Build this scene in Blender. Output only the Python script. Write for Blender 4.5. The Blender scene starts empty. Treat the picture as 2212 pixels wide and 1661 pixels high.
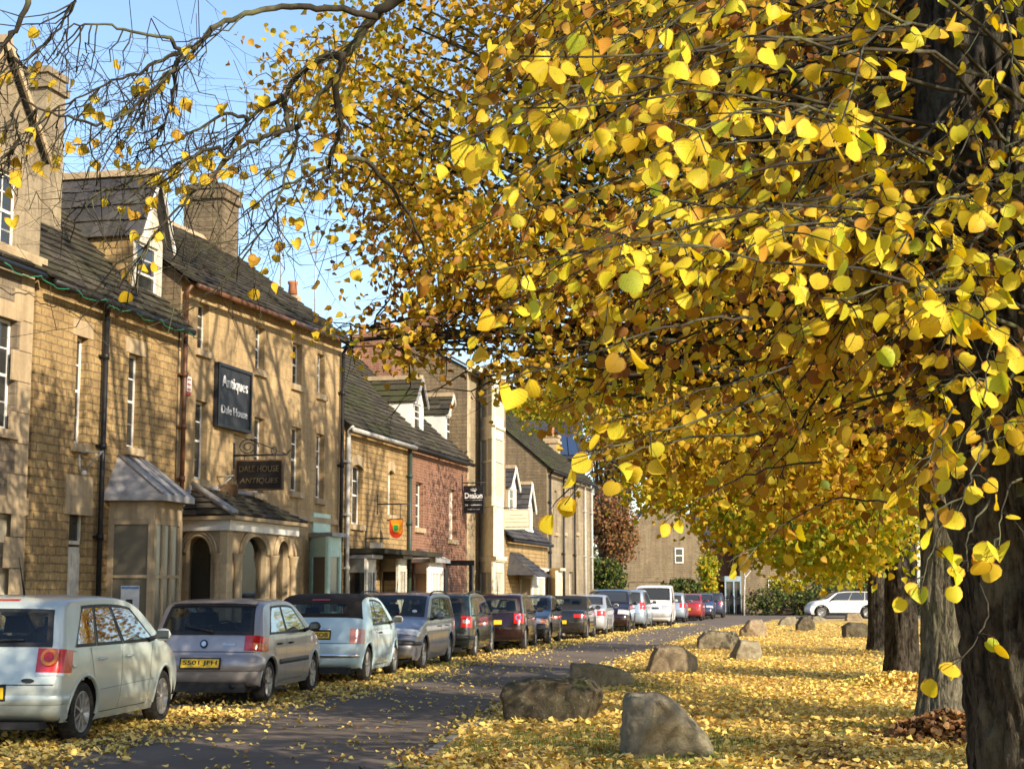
import bpy, bmesh, math, random
import numpy as np
from mathutils import Vector, Matrix, noise
random.seed(7)
R = math.radians
S = bpy.context.scene
COL = S.collection
# ---------------- camera ----------------
HC = 1.5
PITCH = math.atan(447.5/3456.0)
cd = bpy.data.cameras.new('camera'); cam = bpy.data.objects.new('camera', cd); COL.objects.link(cam)
cam.location = (0, 0, HC); cam.rotation_euler = (math.pi/2+PITCH, 0, 0)
cd.sensor_width = 36; cd.lens = 36*3456/2212.0; cd.clip_end = 3000; cd.clip_start = .05
cd.dof.use_dof = True; cd.dof.focus_distance = 8.5; cd.dof.aperture_fstop = 11
S.camera = cam
# ---------------- sky and sun ----------------
SUN_AZ = math.atan2(.66, -.75)      # clockwise from +Y
SUN_EL = R(26.5)
w = bpy.data.worlds.new('World'); S.world = w; w.use_nodes = True
nt = w.node_tree; nt.nodes.clear()
sky = nt.nodes.new('ShaderNodeTexSky'); sky.sky_type = 'NISHITA'; sky.sun_disc = False
sky.sun_elevation = SUN_EL; sky.sun_rotation = SUN_AZ; sky.altitude = 0; sky.air_density = 1.0; sky.dust_density = .7; sky.ozone_density = 2.0
bg = nt.nodes.new('ShaderNodeBackground'); bg.inputs[1].default_value = .148
wo = nt.nodes.new('ShaderNodeOutputWorld'); nt.links.new(sky.outputs[0], bg.inputs[0]); nt.links.new(bg.outputs[0], wo.inputs[0])
sl = bpy.data.lights.new('sun', 'SUN'); sl.energy = 5.0; sl.angle = R(.55); sl.color = (1, .86, .66)
so = bpy.data.objects.new('sun', sl); COL.objects.link(so)
sd = Vector((math.sin(SUN_AZ)*math.cos(SUN_EL), math.cos(SUN_AZ)*math.cos(SUN_EL), math.sin(SUN_EL)))
so.rotation_euler = sd.to_track_quat('Z', 'Y').to_euler(); so.location = (30, -30, 30)
S.view_settings.view_transform = 'Standard'; S.view_settings.look = 'None'; S.view_settings.gamma = 1
S.view_settings.exposure = .77
S.render.engine = 'CYCLES'
S.cycles.max_bounces = 6; S.cycles.transparent_max_bounces = 8; S.cycles.transmission_bounces = 4
S.cycles.diffuse_bounces = 3; S.cycles.glossy_bounces = 3; S.cycles.caustics_reflective = False; S.cycles.caustics_refractive = False
# ---------------- pixel to world helpers (measurements taken on a 2212 px wide copy) ----------------
cp_, sp_ = math.cos(PITCH), math.sin(PITCH)
def ray(x, y):
    u = (x-1106)/3456.0; v = -(y-830.5)/3456.0
    return Vector((u, cp_-sp_*v, sp_+cp_*v))
def gnd(x, y, z=0.0):
    r = ray(x, y); t = (z-HC)/r.z
    return Vector((r.x*t, r.y*t, z))
def atD(x, y, D):
    r = ray(x, y); t = D/r.y
    return Vector((r.x*t, D, HC+r.z*t))
# facade line: local x runs along the street, local y goes into the buildings
TF = .24; FA = -13.0
PHI = math.atan(TF); FU = Vector((math.sin(PHI), math.cos(PHI), 0)); FN = Vector((math.cos(PHI), -math.sin(PHI), 0))
FROT = math.pi/2-PHI
FO = Vector((FA, 0, 0))
def fs(x, y, o=0.0):
    """(s, z) on the facade plane moved o metres toward the street"""
    r = ray(x, y); c = Vector((0, 0, HC))
    p0 = FO+FN*o
    t = (p0-c).dot(FN)/r.dot(FN)
    p = c+r*t
    return ((p-FO).dot(FU), p.z)
def fw(s, d, z):
    return FO+FU*s-FN*d+Vector((0, 0, z))
# ---------------- object helpers ----------------
def tag(o, label=None, cat=None, group=None, kind=None):
    if label: o['label'] = label
    if cat: o['category'] = cat
    if group: o['group'] = group
    if kind: o['kind'] = kind
    return o
def empty(name, loc=(0, 0, 0), rz=0, label=None, cat=None, group=None):
    o = bpy.data.objects.new(name, None); COL.objects.link(o); o.location = loc; o.rotation_euler = (0, 0, rz); o.empty_display_size = .2
    return tag(o, label, cat, group)
class MB:
    def __init__(s): s.v = []; s.f = []; s.m = []; s.sm = []
    def add(s, vs, fs_, m=0, sm=False):
        b = len(s.v); s.v.extend([tuple(v) for v in vs])
        for f in fs_: s.f.append(tuple(b+i for i in f)); s.m.append(m); s.sm.append(sm)
        return s
    def box(s, x0, x1, y0, y1, z0, z1, m=0):
        return s.add([(x0,y0,z0),(x1,y0,z0),(x1,y1,z0),(x0,y1,z0),(x0,y0,z1),(x1,y0,z1),(x1,y1,z1),(x0,y1,z1)],
              [(0,3,2,1),(4,5,6,7),(0,1,5,4),(1,2,6,5),(2,3,7,6),(3,0,4,7)], m)
    def hexa(s, b4, t4, m=0):
        return s.add(list(b4)+list(t4), [(0,3,2,1),(4,5,6,7),(0,1,5,4),(1,2,6,5),(2,3,7,6),(3,0,4,7)], m)
    def quad(s, a, b, c, d, m=0, sm=False): return s.add([a, b, c, d], [(0,1,2,3)], m, sm)
    def poly(s, pts, m=0): return s.add(pts, [tuple(range(len(pts)))], m)
    def prism(s, pts, vec, m=0):
        n = len(pts); vec = Vector(vec)
        vs = [Vector(p) for p in pts]; vs2 = [p+vec for p in vs]
        return s.add(vs+vs2, [tuple(range(n))[::-1], tuple(range(n, 2*n))]+[(i, (i+1) % n, n+(i+1) % n, n+i) for i in range(n)], m)
    def tube(s, pts, rad, n=6, m=0, caps=True):
        pts = [Vector(p) for p in pts]
        if not hasattr(rad, '__len__'): rad = [rad]*len(pts)
        rings = []; up = Vector((0, 0, 1)); prev = None
        for i, p in enumerate(pts):
            d = (pts[min(i+1, len(pts)-1)]-pts[max(i-1, 0)])
            if d.length < 1e-9: d = Vector((0, 0, 1))
            d.normalize()
            if prev is None:
                a = d.orthogonal().normalized()
            else:
                a = (prev-d*prev.dot(d))
                a = a.normalized() if a.length > 1e-6 else d.orthogonal().normalized()
            prev = a; b = d.cross(a)
            rings.append([p+(a*math.cos(2*math.pi*k/n)+b*math.sin(2*math.pi*k/n))*rad[i] for k in range(n)])
        vs = [v for r in rings for v in r]; fc = []
        for i in range(len(pts)-1):
            for k in range(n):
                fc.append((i*n+k, i*n+(k+1) % n, (i+1)*n+(k+1) % n, (i+1)*n+k))
        if caps: fc.append(tuple(range(n))[::-1]); fc.append(tuple((len(pts)-1)*n+k for k in range(n)))
        return s.add(vs, fc, m, True)
    def lathe(s, prof, c=(0, 0, 0), axis='z', n=20, m=0, sm=True):
        vs = []; fc = []
        for r, h in prof:
            for k in range(n):
                a = 2*math.pi*k/n
                if axis == 'z': vs.append((c[0]+r*math.cos(a), c[1]+r*math.sin(a), c[2]+h))
                else: vs.append((c[0]+h, c[1]+r*math.cos(a), c[2]+r*math.sin(a)))
        for i in range(len(prof)-1):
            for k in range(n):
                fc.append((i*n+k, i*n+(k+1) % n, (i+1)*n+(k+1) % n, (i+1)*n+k))
        return s.add(vs, fc, m, sm)
    def grid(s, P, m=0, sm=True, close=False):
        """P: rows of points"""
        nr = len(P); nc = len(P[0]); vs = [p for r in P for p in r]; fc = []
        for i in range(nr-1):
            for j in range(nc-1 if not close else nc):
                fc.append((i*nc+j, i*nc+(j+1) % nc, (i+1)*nc+(j+1) % nc, (i+1)*nc+j))
        return s.add(vs, fc, m, sm)
    def build(s, name, mats, parent=None, label=None, loc=None, rz=None):
        me = bpy.data.meshes.new(name); me.from_pydata(s.v, [], s.f)
        if not isinstance(mats, (list, tuple)): mats = [mats]
        for m_ in mats: me.materials.append(m_)
        me.polygons.foreach_set('material_index', s.m); me.polygons.foreach_set('use_smooth', s.sm); me.update()
        o = bpy.data.objects.new(name, me); COL.objects.link(o)
        if parent is not None: o.parent = parent
        if loc is not None: o.location = loc
        if rz is not None: o.rotation_euler = (0, 0, rz)
        if label: o['label'] = label
        return o
def recalc(o):
    bm = bmesh.new(); bm.from_mesh(o.data); bmesh.ops.recalc_face_normals(bm, faces=bm.faces); bm.to_mesh(o.data); bm.free(); return o
def bevel(o, w_, seg=2):
    md = o.modifiers.new('b', 'BEVEL'); md.width = w_; md.segments = seg; md.limit_method = 'ANGLE'; return o
def text(name, txt, size, mat, parent, M, depth=.004, bold=0.0, width=None, height=None, shear=0, label=None):
    """text as mesh; M is 4x4 from text plane (x right, y up, z out)"""
    cu = bpy.data.curves.new(name, 'FONT'); cu.body = txt; cu.size = size; cu.extrude = depth; cu.align_x = 'CENTER'; cu.align_y = 'CENTER'
    cu.offset = bold; cu.shear = shear; cu.resolution_u = 3
    t = bpy.data.objects.new(name, cu); COL.objects.link(t)
    bpy.context.view_layer.update()
    dg = bpy.context.evaluated_depsgraph_get(); me = bpy.data.meshes.new_from_object(t.evaluated_get(dg))
    bpy.data.objects.remove(t)
    xs = [v.co.x for v in me.vertices]; ys = [v.co.y for v in me.vertices]
    if xs:
        cx, cy = (max(xs)+min(xs))/2, (max(ys)+min(ys))/2
        sx = width/(max(xs)-min(xs)) if width else 1; sy = height/(max(ys)-min(ys)) if height else (sx if width else 1)
        for v in me.vertices: v.co.x = (v.co.x-cx)*sx; v.co.y = (v.co.y-cy)*sy
    me.transform(M); me.materials.clear(); me.materials.append(mat)
    o = bpy.data.objects.new(name, me); COL.objects.link(o)
    if parent is not None: o.parent = parent
    if label: o['label'] = label
    return o
def frameM(o, x, y):
    x = Vector(x).normalized(); y = Vector(y).normalized(); z = x.cross(y)
    m = Matrix.Identity(4)
    for i in range(3): m[i][0] = x[i]; m[i][1] = y[i]; m[i][2] = z[i]; m[i][3] = o[i]
    return m
# ---------------- materials ----------------
def newmat(name):
    m = bpy.data.materials.new(name); m.use_nodes = True; t = m.node_tree; b = t.nodes['Principled BSDF']; return m, t, b
def N(t, typ, **k):
    n = t.nodes.new(typ)
    for a, v in k.items(): setattr(n, a, v)
    return n
def ramp(t, stops, fac=None, interp='LINEAR'):
    r = N(t, 'ShaderNodeValToRGB'); r.color_ramp.interpolation = interp
    while len(r.color_ramp.elements) > 1: r.color_ramp.elements.remove(r.color_ramp.elements[-1])
    r.color_ramp.elements[0].position = stops[0][0]; r.color_ramp.elements[0].color = (*stops[0][1], 1)
    for p, c in stops[1:]:
        e = r.color_ramp.elements.new(p); e.color = (*c, 1)
    if fac is not None: t.links.new(fac, r.inputs[0])
    return r
def noise_n(t, vec, scale, detail=4, rough=.55, dist=0):
    n = N(t, 'ShaderNodeTexNoise'); n.inputs['Scale'].default_value = scale; n.inputs['Detail'].default_value = detail
    n.inputs['Roughness'].default_value = rough; n.inputs['Distortion'].default_value = dist
    if vec is not None: t.links.new(vec, n.inputs['Vector'])
    return n
def mixc(t, a, b, fac, mode='MIX'):
    m = N(t, 'ShaderNodeMix', data_type='RGBA', blend_type=mode)
    for sock, v in ((m.inputs[0], fac), (m.inputs[6], a), (m.inputs[7], b)):
        if hasattr(v, 'is_linked') or isinstance(v, bpy.types.NodeSocket): t.links.new(v, sock)
        elif isinstance(v, (tuple, list)): sock.default_value = (*v, 1) if len(v) == 3 else v
        else: sock.default_value = v
    return m.outputs[2]
def math_n(t, op, a, b=None):
    m = N(t, 'ShaderNodeMath', operation=op)
    for i, v in enumerate((a, b)):
        if v is None: continue
        if isinstance(v, bpy.types.NodeSocket): t.links.new(v, m.inputs[i])
        else: m.inputs[i].default_value = v
    return m.outputs[0]
def bump(t, b, h, strength=.5, dist=.02):
    n = N(t, 'ShaderNodeBump'); n.inputs['Strength'].default_value = strength; n.inputs['Distance'].default_value = dist
    t.links.new(h, n.inputs['Height']); t.links.new(n.outputs[0], b.inputs['Normal']); return n
def wallvec(t):
    tc = N(t, 'ShaderNodeTexCoord'); sp = N(t, 'ShaderNodeSeparateXYZ'); t.links.new(tc.outputs['Object'], sp.inputs[0])
    cb = N(t, 'ShaderNodeCombineXYZ'); t.links.new(math_n(t, 'ADD', sp.outputs[0], sp.outputs[1]), cb.inputs[0]); t.links.new(sp.outputs[2], cb.inputs[1])
    return cb.outputs[0], tc.outputs['Object']
def masonry(name, c1, c2, cm, bw=.42, bh=.16, mortar=.012, var=.5, dirt=(.13, .1, .06), dirtamt=.5, bumps=.6, wob=.03):
    m, t, b = newmat(name)
    v, ob = wallvec(t)
    nz = noise_n(t, v, 8.0, 2)
    mp = N(t, 'ShaderNodeVectorMath', operation='MULTIPLY_ADD'); t.links.new(nz.outputs['Color'], mp.inputs[0]); mp.inputs[1].default_value = (wob, wob, 0); t.links.new(v, mp.inputs[2])
    br = N(t, 'ShaderNodeTexBrick'); t.links.new(mp.outputs[0], br.inputs['Vector']); br.inputs['Scale'].default_value = 1
    br.inputs['Color1'].default_value = (*c1, 1); br.inputs['Color2'].default_value = (*c2, 1); br.inputs['Mortar'].default_value = (*cm, 1)
    br.inputs['Brick Width'].default_value = bw; br.inputs['Row Height'].default_value = bh; br.inputs['Mortar Size'].default_value = mortar; br.inputs['Mortar Smooth'].default_value = .4; br.inputs['Bias'].default_value = 0
    n2 = noise_n(t, ob, 1.1, 6, .65); r2 = ramp(t, [(.35, (0, 0, 0)), (.7, (1, 1, 1))], n2.outputs[0])
    n3 = noise_n(t, ob, 14, 5, .7); r3 = ramp(t, [(.3, (.55, .55, .55)), (.7, (1.15, 1.15, 1.15))], n3.outputs[0])
    c = mixc(t, br.outputs['Color'], dirt, math_n(t, 'MULTIPLY', r2.outputs[0], dirtamt))
    c = mixc(t, c, r3.outputs[0], var, 'MULTIPLY')
    mps = N(t, 'ShaderNodeMapping'); mps.inputs['Scale'].default_value = (3.2, 3.2, .35); t.links.new(ob, mps.inputs[0]); n5 = noise_n(t, mps.outputs[0], 1.0, 5, .7); r5 = ramp(t, [(.38, (.62, .58, .54)), (.58, (1.06, 1.04, 1.0))], n5.outputs[0])
    c = mixc(t, c, r5.outputs[0], .6, 'MULTIPLY')
    t.links.new(c, b.inputs['Base Color']); b.inputs['Roughness'].default_value = .92
    b.inputs['Specular IOR Level'].default_value = .2
    h = math_n(t, 'SUBTRACT', math_n(t, 'MULTIPLY', n3.outputs[0], .5), br.outputs['Fac'])
    bump(t, b, h, bumps, .018)
    return m
def plain(name, c, rough=.6, metal=0, nscale=6, namt=.25, spec=.4, coat=0, bmp=0, stains=None):
    m, t, b = newmat(name)
    tc = N(t, 'ShaderNodeTexCoord'); n = noise_n(t, tc.outputs['Object'], nscale, 5, .6)
    r = ramp(t, [(.3, (1-namt,)*3), (.7, (1+namt*.4,)*3)], n.outputs[0])
    cc = mixc(t, c, r.outputs[0], 1.0, 'MULTIPLY')
    if stains:
        n4 = noise_n(t, tc.outputs['Object'], nscale*.3, 6, .7); r4 = ramp(t, [(.5, (0,)*3), (.68, (1,)*3)], n4.outputs[0])
        cc = mixc(t, cc, stains, r4.outputs[0])
    t.links.new(cc, b.inputs['Base Color']); b.inputs['Roughness'].default_value = rough; b.inputs['Metallic'].default_value = metal
    b.inputs['Specular IOR Level'].default_value = spec; b.inputs['Coat Weight'].default_value = coat; b.inputs['Coat Roughness'].default_value = .06
    if bmp: bump(t, b, n.outputs[0], bmp, .01)
    return m
def attrcol(name, stops, rough=.9, bmp=.3, moss=None, mossamt=.5, scale=8):
    """colour from the per-piece 'rnd' attribute"""
    m, t, b = newmat(name)
    a = N(t, 'ShaderNodeAttribute', attribute_name='rnd'); r = ramp(t, stops, a.outputs['Fac'])
    tc = N(t, 'ShaderNodeTexCoord'); n = noise_n(t, tc.outputs['Object'], scale, 6, .7)
    r2 = ramp(t, [(.3, (.6,)*3), (.7, (1.15,)*3)], n.outputs[0]); c = mixc(t, r.outputs[0], r2.outputs[0], 1, 'MULTIPLY')
    if moss:
        n3 = noise_n(t, tc.outputs['Object'], 1.3, 5, .7); r3 = ramp(t, [(.45, (0,)*3), (.6, (1,)*3)], n3.outputs[0])
        c = mixc(t, c, moss, math_n(t, 'MULTIPLY', r3.outputs[0], mossamt))
    t.links.new(c, b.inputs['Base Color']); b.inputs['Roughness'].default_value = rough; b.inputs['Specular IOR Level'].default_value = .3
    bump(t, b, n.outputs[0], bmp, .01)
    return m
M = {}
M['ochre'] = masonry('ochre_rubble_stone', (.58, .41, .185), (.45, .305, .135), (.30, .225, .13), .34, .13, .012, .9, (.20, .135, .07), .75, .9, .045)
M['grey_stone'] = masonry('grey_stone_wall', (.30, .245, .175), (.25, .20, .14), (.2, .17, .12), .45, .17, .012, .6, (.12, .1, .08), .6)
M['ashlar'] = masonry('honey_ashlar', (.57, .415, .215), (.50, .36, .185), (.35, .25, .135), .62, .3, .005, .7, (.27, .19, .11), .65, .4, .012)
M['trim'] = masonry('dressed_stone', (.52, .41, .26), (.48, .37, .23), (.36, .27, .16), 1.2, .5, .003, .35, (.25, .19, .12), .35, .2, .005)
M['brick'] = masonry('red_brick', (.31, .14, .09), (.23, .11, .075), (.36, .26, .18), .225, .075, .01, .6, (.16, .08, .05), .4, .4, .006)
M['brick_dark'] = masonry('dark_brick', (.25, .09, .05), (.2, .08, .05), (.2, .15, .1), .225, .075, .01, .6, (.1, .06, .04), .4, .4, .006)
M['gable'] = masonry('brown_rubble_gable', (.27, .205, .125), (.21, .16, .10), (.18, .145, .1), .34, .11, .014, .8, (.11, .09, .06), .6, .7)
M['cottage'] = masonry('cottage_rubble', (.30, .235, .145), (.25, .19, .12), (.2, .16, .1), .5, .14, .014, .8, (.15, .12, .08), .5, .7)
M['pale_stone'] = masonry('pale_weathered_stone', (.40, .33, .22), (.33, .27, .18), (.28, .23, .16), .6, .2, .006, .6, (.17, .14, .1), .6, .5)
M['cream'] = plain('cream_paint', (.78, .70, .50), .55, 0, 5, .2, .3, stains=None)
M['white'] = plain('white_paint', (.80, .78, .72), .45, 0, 9, .12)
M['offwhite'] = plain('weathered_white_paint', (.62, .58, .48), .6, 0, 7, .3)
M['render'] = plain('white_render', (.70, .68, .63), .8, 0, 4, .2, .2)
M['mint'] = plain('mint_paint', (.50, .70, .57), .45, 0, 8, .12)
M['black'] = plain('black_paint', (.013, .013, .015), .4, 0, 9, .3)
M['signblack'] = plain('sign_board_black', (.028, .03, .034), .55, 0, 4, .15)
M['lead'] = plain('lead_sheet', (.36, .35, .345), .55, .2, 5, .35, .5, bmp=.15)
M['iron'] = plain('cast_iron', (.03, .028, .028), .5, .5, 12, .4)
M['brownpipe'] = plain('brown_pipe', (.13, .055, .025), .45, 0, 8, .4)
M['wood'] = plain('weathered_wood', (.17, .1, .05), .8, 0, 10, .4)
M['greenpipe'] = plain('dark_green_pipe', (.03, .06, .045), .45, 0, 8, .3)
M['whitepipe'] = plain('grey_pipe', (.45, .44, .40), .5, 0, 8, .3)
M['slate'] = attrcol('stone_slates', [(0, (.030, .026, .021)), (.5, (.058, .049, .038)), (1, (.095, .080, .062))], .9, .5, (.055, .055, .022), .5)
M['slate_moss'] = attrcol('mossy_stone_slates', [(0, (.032, .027, .019)), (1, (.075, .062, .044))], .95, .5, (.045, .055, .014), .8)
M['slate_blue'] = attrcol('blue_slates', [(0, (.04, .038, .043)), (.6, (.065, .062, .068)), (1, (.09, .084, .084))], .6, .25, (.12, .11, .08), .3)
M['tile_red'] = attrcol('clay_tiles', [(0, (.14, .055, .035)), (1, (.22, .08, .045))], .9, .4)
M['moss'] = plain('moss', (.10, .11, .03), .95, 0, 20, .4)
M['pot'] = plain('clay_chimney_pot', (.42, .17, .08), .8, 0, 8, .3)
M['gold'] = plain('faded_gold_lettering', (.13, .10, .05), .6)
M['lettering'] = plain('white_lettering', (.75, .74, .72), .5)
M['green_wire'] = plain('green_cable', (.02, .22, .12), .5)
def glassy(name, base=(.02, .022, .024), rough=.04, tint=.5):
    m, t, b = newmat(name)
    b.inputs['Base Color'].default_value = (*base, 1); b.inputs['Roughness'].default_value = rough; b.inputs['Specular IOR Level'].default_value = .7
    return m
M['glass'] = glassy('window_glass', (.035, .037, .036), .06)
M['glass_pale'] = glassy('brightened_pale_glass', (.46, .42, .32), .3); M['glass_pale'].node_tree.nodes['Principled BSDF'].inputs['Specular IOR Level'].default_value = .35  # pale panes; cream base stands in for sunlit brightness on the bays
M['glass_lit'] = glassy('brightened_shop_glass', (.17, .15, .11), .10)  # base lightened in place of light reflected by the shop panes
def cglass(name, tint, alpha):
    m, t, b = newmat(name); t.nodes.remove(b)
    tr = N(t, 'ShaderNodeBsdfTransparent'); tr.inputs[0].default_value = (*tint, 1)
    g = N(t, 'ShaderNodeBsdfGlossy'); g.inputs[0].default_value = (1, 1, 1, 1); g.inputs[1].default_value = .02
    fr = N(t, 'ShaderNodeFresnel'); fr.inputs[0].default_value = 1.5
    mx = N(t, 'ShaderNodeMixShader'); t.links.new(math_n(t, 'ADD', math_n(t, 'MULTIPLY', fr.outputs[0], .55), alpha), mx.inputs[0])
    t.links.new(tr.outputs[0], mx.inputs[1]); t.links.new(g.outputs[0], mx.inputs[2]); t.links.new(mx.outputs[0], t.nodes['Material Output'].inputs[0])
    return m
M['car_glass'] = cglass('car_glass', (.74, .80, .76), .02)
M['pane_clear'] = cglass('display_window_glass', (.8, .8, .78), .02)
# slates laid course by course on a sloping quad
def slates(mb, e0, e1, r0, r1, course=.22, wmin=.2, wmax=.42, th=.022, m=0, over=.12, seed=1, rnd=None):
    """e0-e1 eaves edge, r0-r1 ridge edge; rnd list gets one value per vertex"""
    rg = random.Random(seed)
    e0, e1, r0, r1 = map(Vector, (e0, e1, r0, r1))
    H = ((r0+r1)/2-(e0+e1)/2).length; n = max(2, int(H/course))
    up = ((r0+r1)/2-(e0+e1)/2).normalized(); al = (e1-e0).normalized(); nn = al.cross(up).normalized()
    if nn.z < 0: nn = -nn
    for i in range(n):
        t0 = i/n; t1 = min(1.0, (i+1.35)/n)
        a0 = e0.lerp(r0, t0); a1 = e1.lerp(r1, t0); b0 = e0.lerp(r0, t1); b1 = e1.lerp(r1, t1)
        if i == 0: a0 = a0-up*over; a1 = a1-up*over
        L = (a1-a0).length; x = 0
        while x < L-.02:
            w_ = rg.uniform(wmin, wmax)*(1.25-.5*t0)
            if x+w_ > L-.1: w_ = L-x
            f0, f1 = x/L, (x+w_-.008)/L
            j = rg.uniform(-.012, .012); k = rg.uniform(.7, 1.5)
            A = a0.lerp(a1, f0)+up*j; B = a0.lerp(a1, f1)+up*(j+rg.uniform(-.006, .006)); C = b0.lerp(b1, f1); D = b0.lerp(b1, f0)
            lo = nn*.012; hi = nn*(.012+th*k*1.6)
            mb.add([A+lo, B+lo, C, D, A+hi, B+hi, C+nn*.006, D+nn*.006], [(4,5,6,7),(0,1,5,4),(1,2,6,5),(3,0,4,7),(0,3,2,1)], m)
            if rnd is not None: rnd.extend([rg.random()]*8)
            x += w_
    return mb
def setrnd(o, rnd):
    a = o.data.attributes.new('rnd', 'FLOAT', 'POINT')
    v = list(rnd)+[.5]*(len(o.data.vertices)-len(rnd)); a.data.foreach_set('value', v[:len(o.data.vertices)]); return o
# ================= GROUND =================
def ground_mats():
    # grass with a litter-coloured layer
    m, t, b = newmat('grass_ground'); tc = N(t, 'ShaderNodeTexCoord'); o = tc.outputs['Object']
    n1 = noise_n(t, o, 40, 5, .7); g = ramp(t, [(.3, (.035, .055, .012)), (.7, (.10, .14, .03))], n1.outputs[0])
    vo = N(t, 'ShaderNodeTexVoronoi'); vo.inputs['Scale'].default_value = 14; vo.inputs['Randomness'].default_value = 1; t.links.new(o, vo.inputs['Vector'])
    sp = N(t, 'ShaderNodeSeparateColor'); t.links.new(vo.outputs['Color'], sp.inputs[0])
    lv = ramp(t, [(0, (.30, .16, .03)), (.3, (.55, .34, .07)), (.7, (.68, .47, .12)), (1, (.36, .22, .06))], sp.outputs[0])
    n2 = noise_n(t, o, .45, 4, .6); n3 = noise_n(t, o, 6, 3, .6)
    cov = ramp(t, [(.30, (.35,)*3), (.42, (1,)*3)], math_n(t, 'ADD', math_n(t, 'MULTIPLY', n2.outputs[0], .6), math_n(t, 'MULTIPLY', n3.outputs[0], .25)))
    c = mixc(t, g.outputs[0], lv.outputs[0], cov.outputs[0]); t.links.new(c, b.inputs['Base Color']); b.inputs['Roughness'].default_value = .95
    bump(t, b, vo.outputs['Distance'], .6, .03); M['verge'] = m
    m, t, b = newmat('asphalt'); tc = N(t, 'ShaderNodeTexCoord'); o = tc.outputs['Object']
    n1 = noise_n(t, o, 90, 3, .7); a = ramp(t, [(.3, (.118, .094, .074)), (.7, (.18, .148, .12))], n1.outputs[0])
    n2 = noise_n(t, o, .5, 5, .6); r2 = ramp(t, [(.3, (.8,)*3), (.7, (1.25,)*3)], n2.outputs[0])
    c = mixc(t, a.outputs[0], r2.outputs[0], 1, 'MULTIPLY')
    n3 = noise_n(t, o, 1.3, 5, .7, 1); r3 = ramp(t, [(.56, (0,)*3), (.72, (.45,)*3)], n3.outputs[0]); c = mixc(t, c, (.14, .10, .06), r3.outputs[0])
    t.links.new(c, b.inputs['Base Color']); b.inputs['Roughness'].default_value = .9; b.inputs['Specular IOR Level'].default_value = .15; bump(t, b, n1.outputs[0], .35, .006); M['asphalt'] = m
    M['paving'] = masonry('paving', (.22, .19, .15), (.19, .16, .13), (.1, .09, .08), .6, .45, .01, .5, (.1, .08, .05), .4, .3)
    M['kerb'] = plain('kerb_stone', (.27, .24, .2), .9, 0, 9, .35)
    m, t, b = newmat('far_grass'); tc = N(t, 'ShaderNodeTexCoord'); n1 = noise_n(t, tc.outputs['Object'], .08, 6, .65)
    g = ramp(t, [(.3, (.05, .06, .018)), (.5, (.10, .11, .035)), (.7, (.15, .11, .05))], n1.outputs[0]); t.links.new(g.outputs[0], b.inputs['Base Color']); b.inputs['Roughness'].default_value = 1; M['far'] = m
ground_mats()
VE = [gnd(x, y) for x, y in [(900,1661),(935,1624),(986,1588),(1056,1547),(1140,1512),(1225,1478),(1330,1432),(1420,1402),(1510,1372),(1600,1352),(1670,1340)]]
v0 = VE[0]; pre = [Vector((v0.x-.1, 6, 0)), Vector((v0.x+.4, 0, 0)), Vector((1.5, -25, 0))]
VE = pre[::-1]+VE
def vx(D):
    for a, b in zip(VE[:-1], VE[1:]):
        if a.y <= D <= b.y: return a.x+(b.x-a.x)*(D-a.y)/max(1e-6, b.y-a.y)
    return VE[-1].x if D > VE[-1].y else VE[0].x
g = MB().quad((-900, -300, -.06), (900, -300, -.06), (900, 2200, -.06), (-900, 2200, -.06)).build('ground', M['far']); tag(g, kind='structure')
# verge surface: gently uneven sheet right of the road
mb = MB(); rows = []
for i in range(150):
    D = -20+i*.72; x0 = vx(D)
    row = []
    for j in range(40):
        x = x0+(j/39)**1.6*42
        z = .05*(1-math.exp(-(x-x0)*1.5))+.03*noise.noise(Vector((x*.5, D*.5, 0)))*min(1, (x-x0))
        row.append((x, D, max(z, .006)))
    rows.append(row)
mb.grid(rows); verge = tag(mb.build('grass_verge', M['verge']), kind='structure')
def gz(x, y):
    x0 = vx(y)
    if x < x0: return .004
    return max(.006, .05*(1-math.exp(-(x-x0)*1.5))+.03*noise.noise(Vector((x*.5, y*.5, 0)))*min(1, (x-x0)))
CR0, CR1 = 87.0, 108.0
road = MB().poly([(-14, -25, 0)]+[(v.x+.25, v.y, 0) for v in VE]+[(VE[-1].x+2, CR0, 0), (80, CR0-2, 0), (80, CR1, 0), (-5, CR1, 0), (-14, 60, 0)]).build('road', M['asphalt']); tag(road, kind='structure')
# shallow stone edging along the verge
mb = MB()
for a, b in zip(VE[2:9], VE[3:10]):
    n = max(1, int((b-a).length/.9)); 
    for k in range(n):
        p = a.lerp(b, k/n); q = a.lerp(b, (k+.96)/n); d = (q-p).normalized(); s_ = Vector((d.y, -d.x, 0))*.05
        mb.hexa([p-s_, q-s_, q+s_, p+s_], [p-s_+Vector((0,0,.022)), q-s_+Vector((0,0,.022)), q+s_+Vector((0,0,.03)), p+s_+Vector((0,0,.03))])
ke = tag(mb.build('kerb', M['kerb']), kind='structure')
mb = MB(); pw = lambda s: 2.35 if s < 18 else max(1.25, 2.35-(s-18)*.045)
ss = [-20+4*i for i in range(24)]
for a, b in zip(ss[:-1], ss[1:]):
    mb.hexa([fw(a, -pw(a), -.02), fw(b, -pw(b), -.02), fw(b, 1, -.02), fw(a, 1, -.02)], [fw(a, -pw(a), .12), fw(b, -pw(b), .12), fw(b, 1, .12), fw(a, 1, .12)])
tag(mb.build('pavement', M['paving']), kind='structure')
mb = MB()
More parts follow.
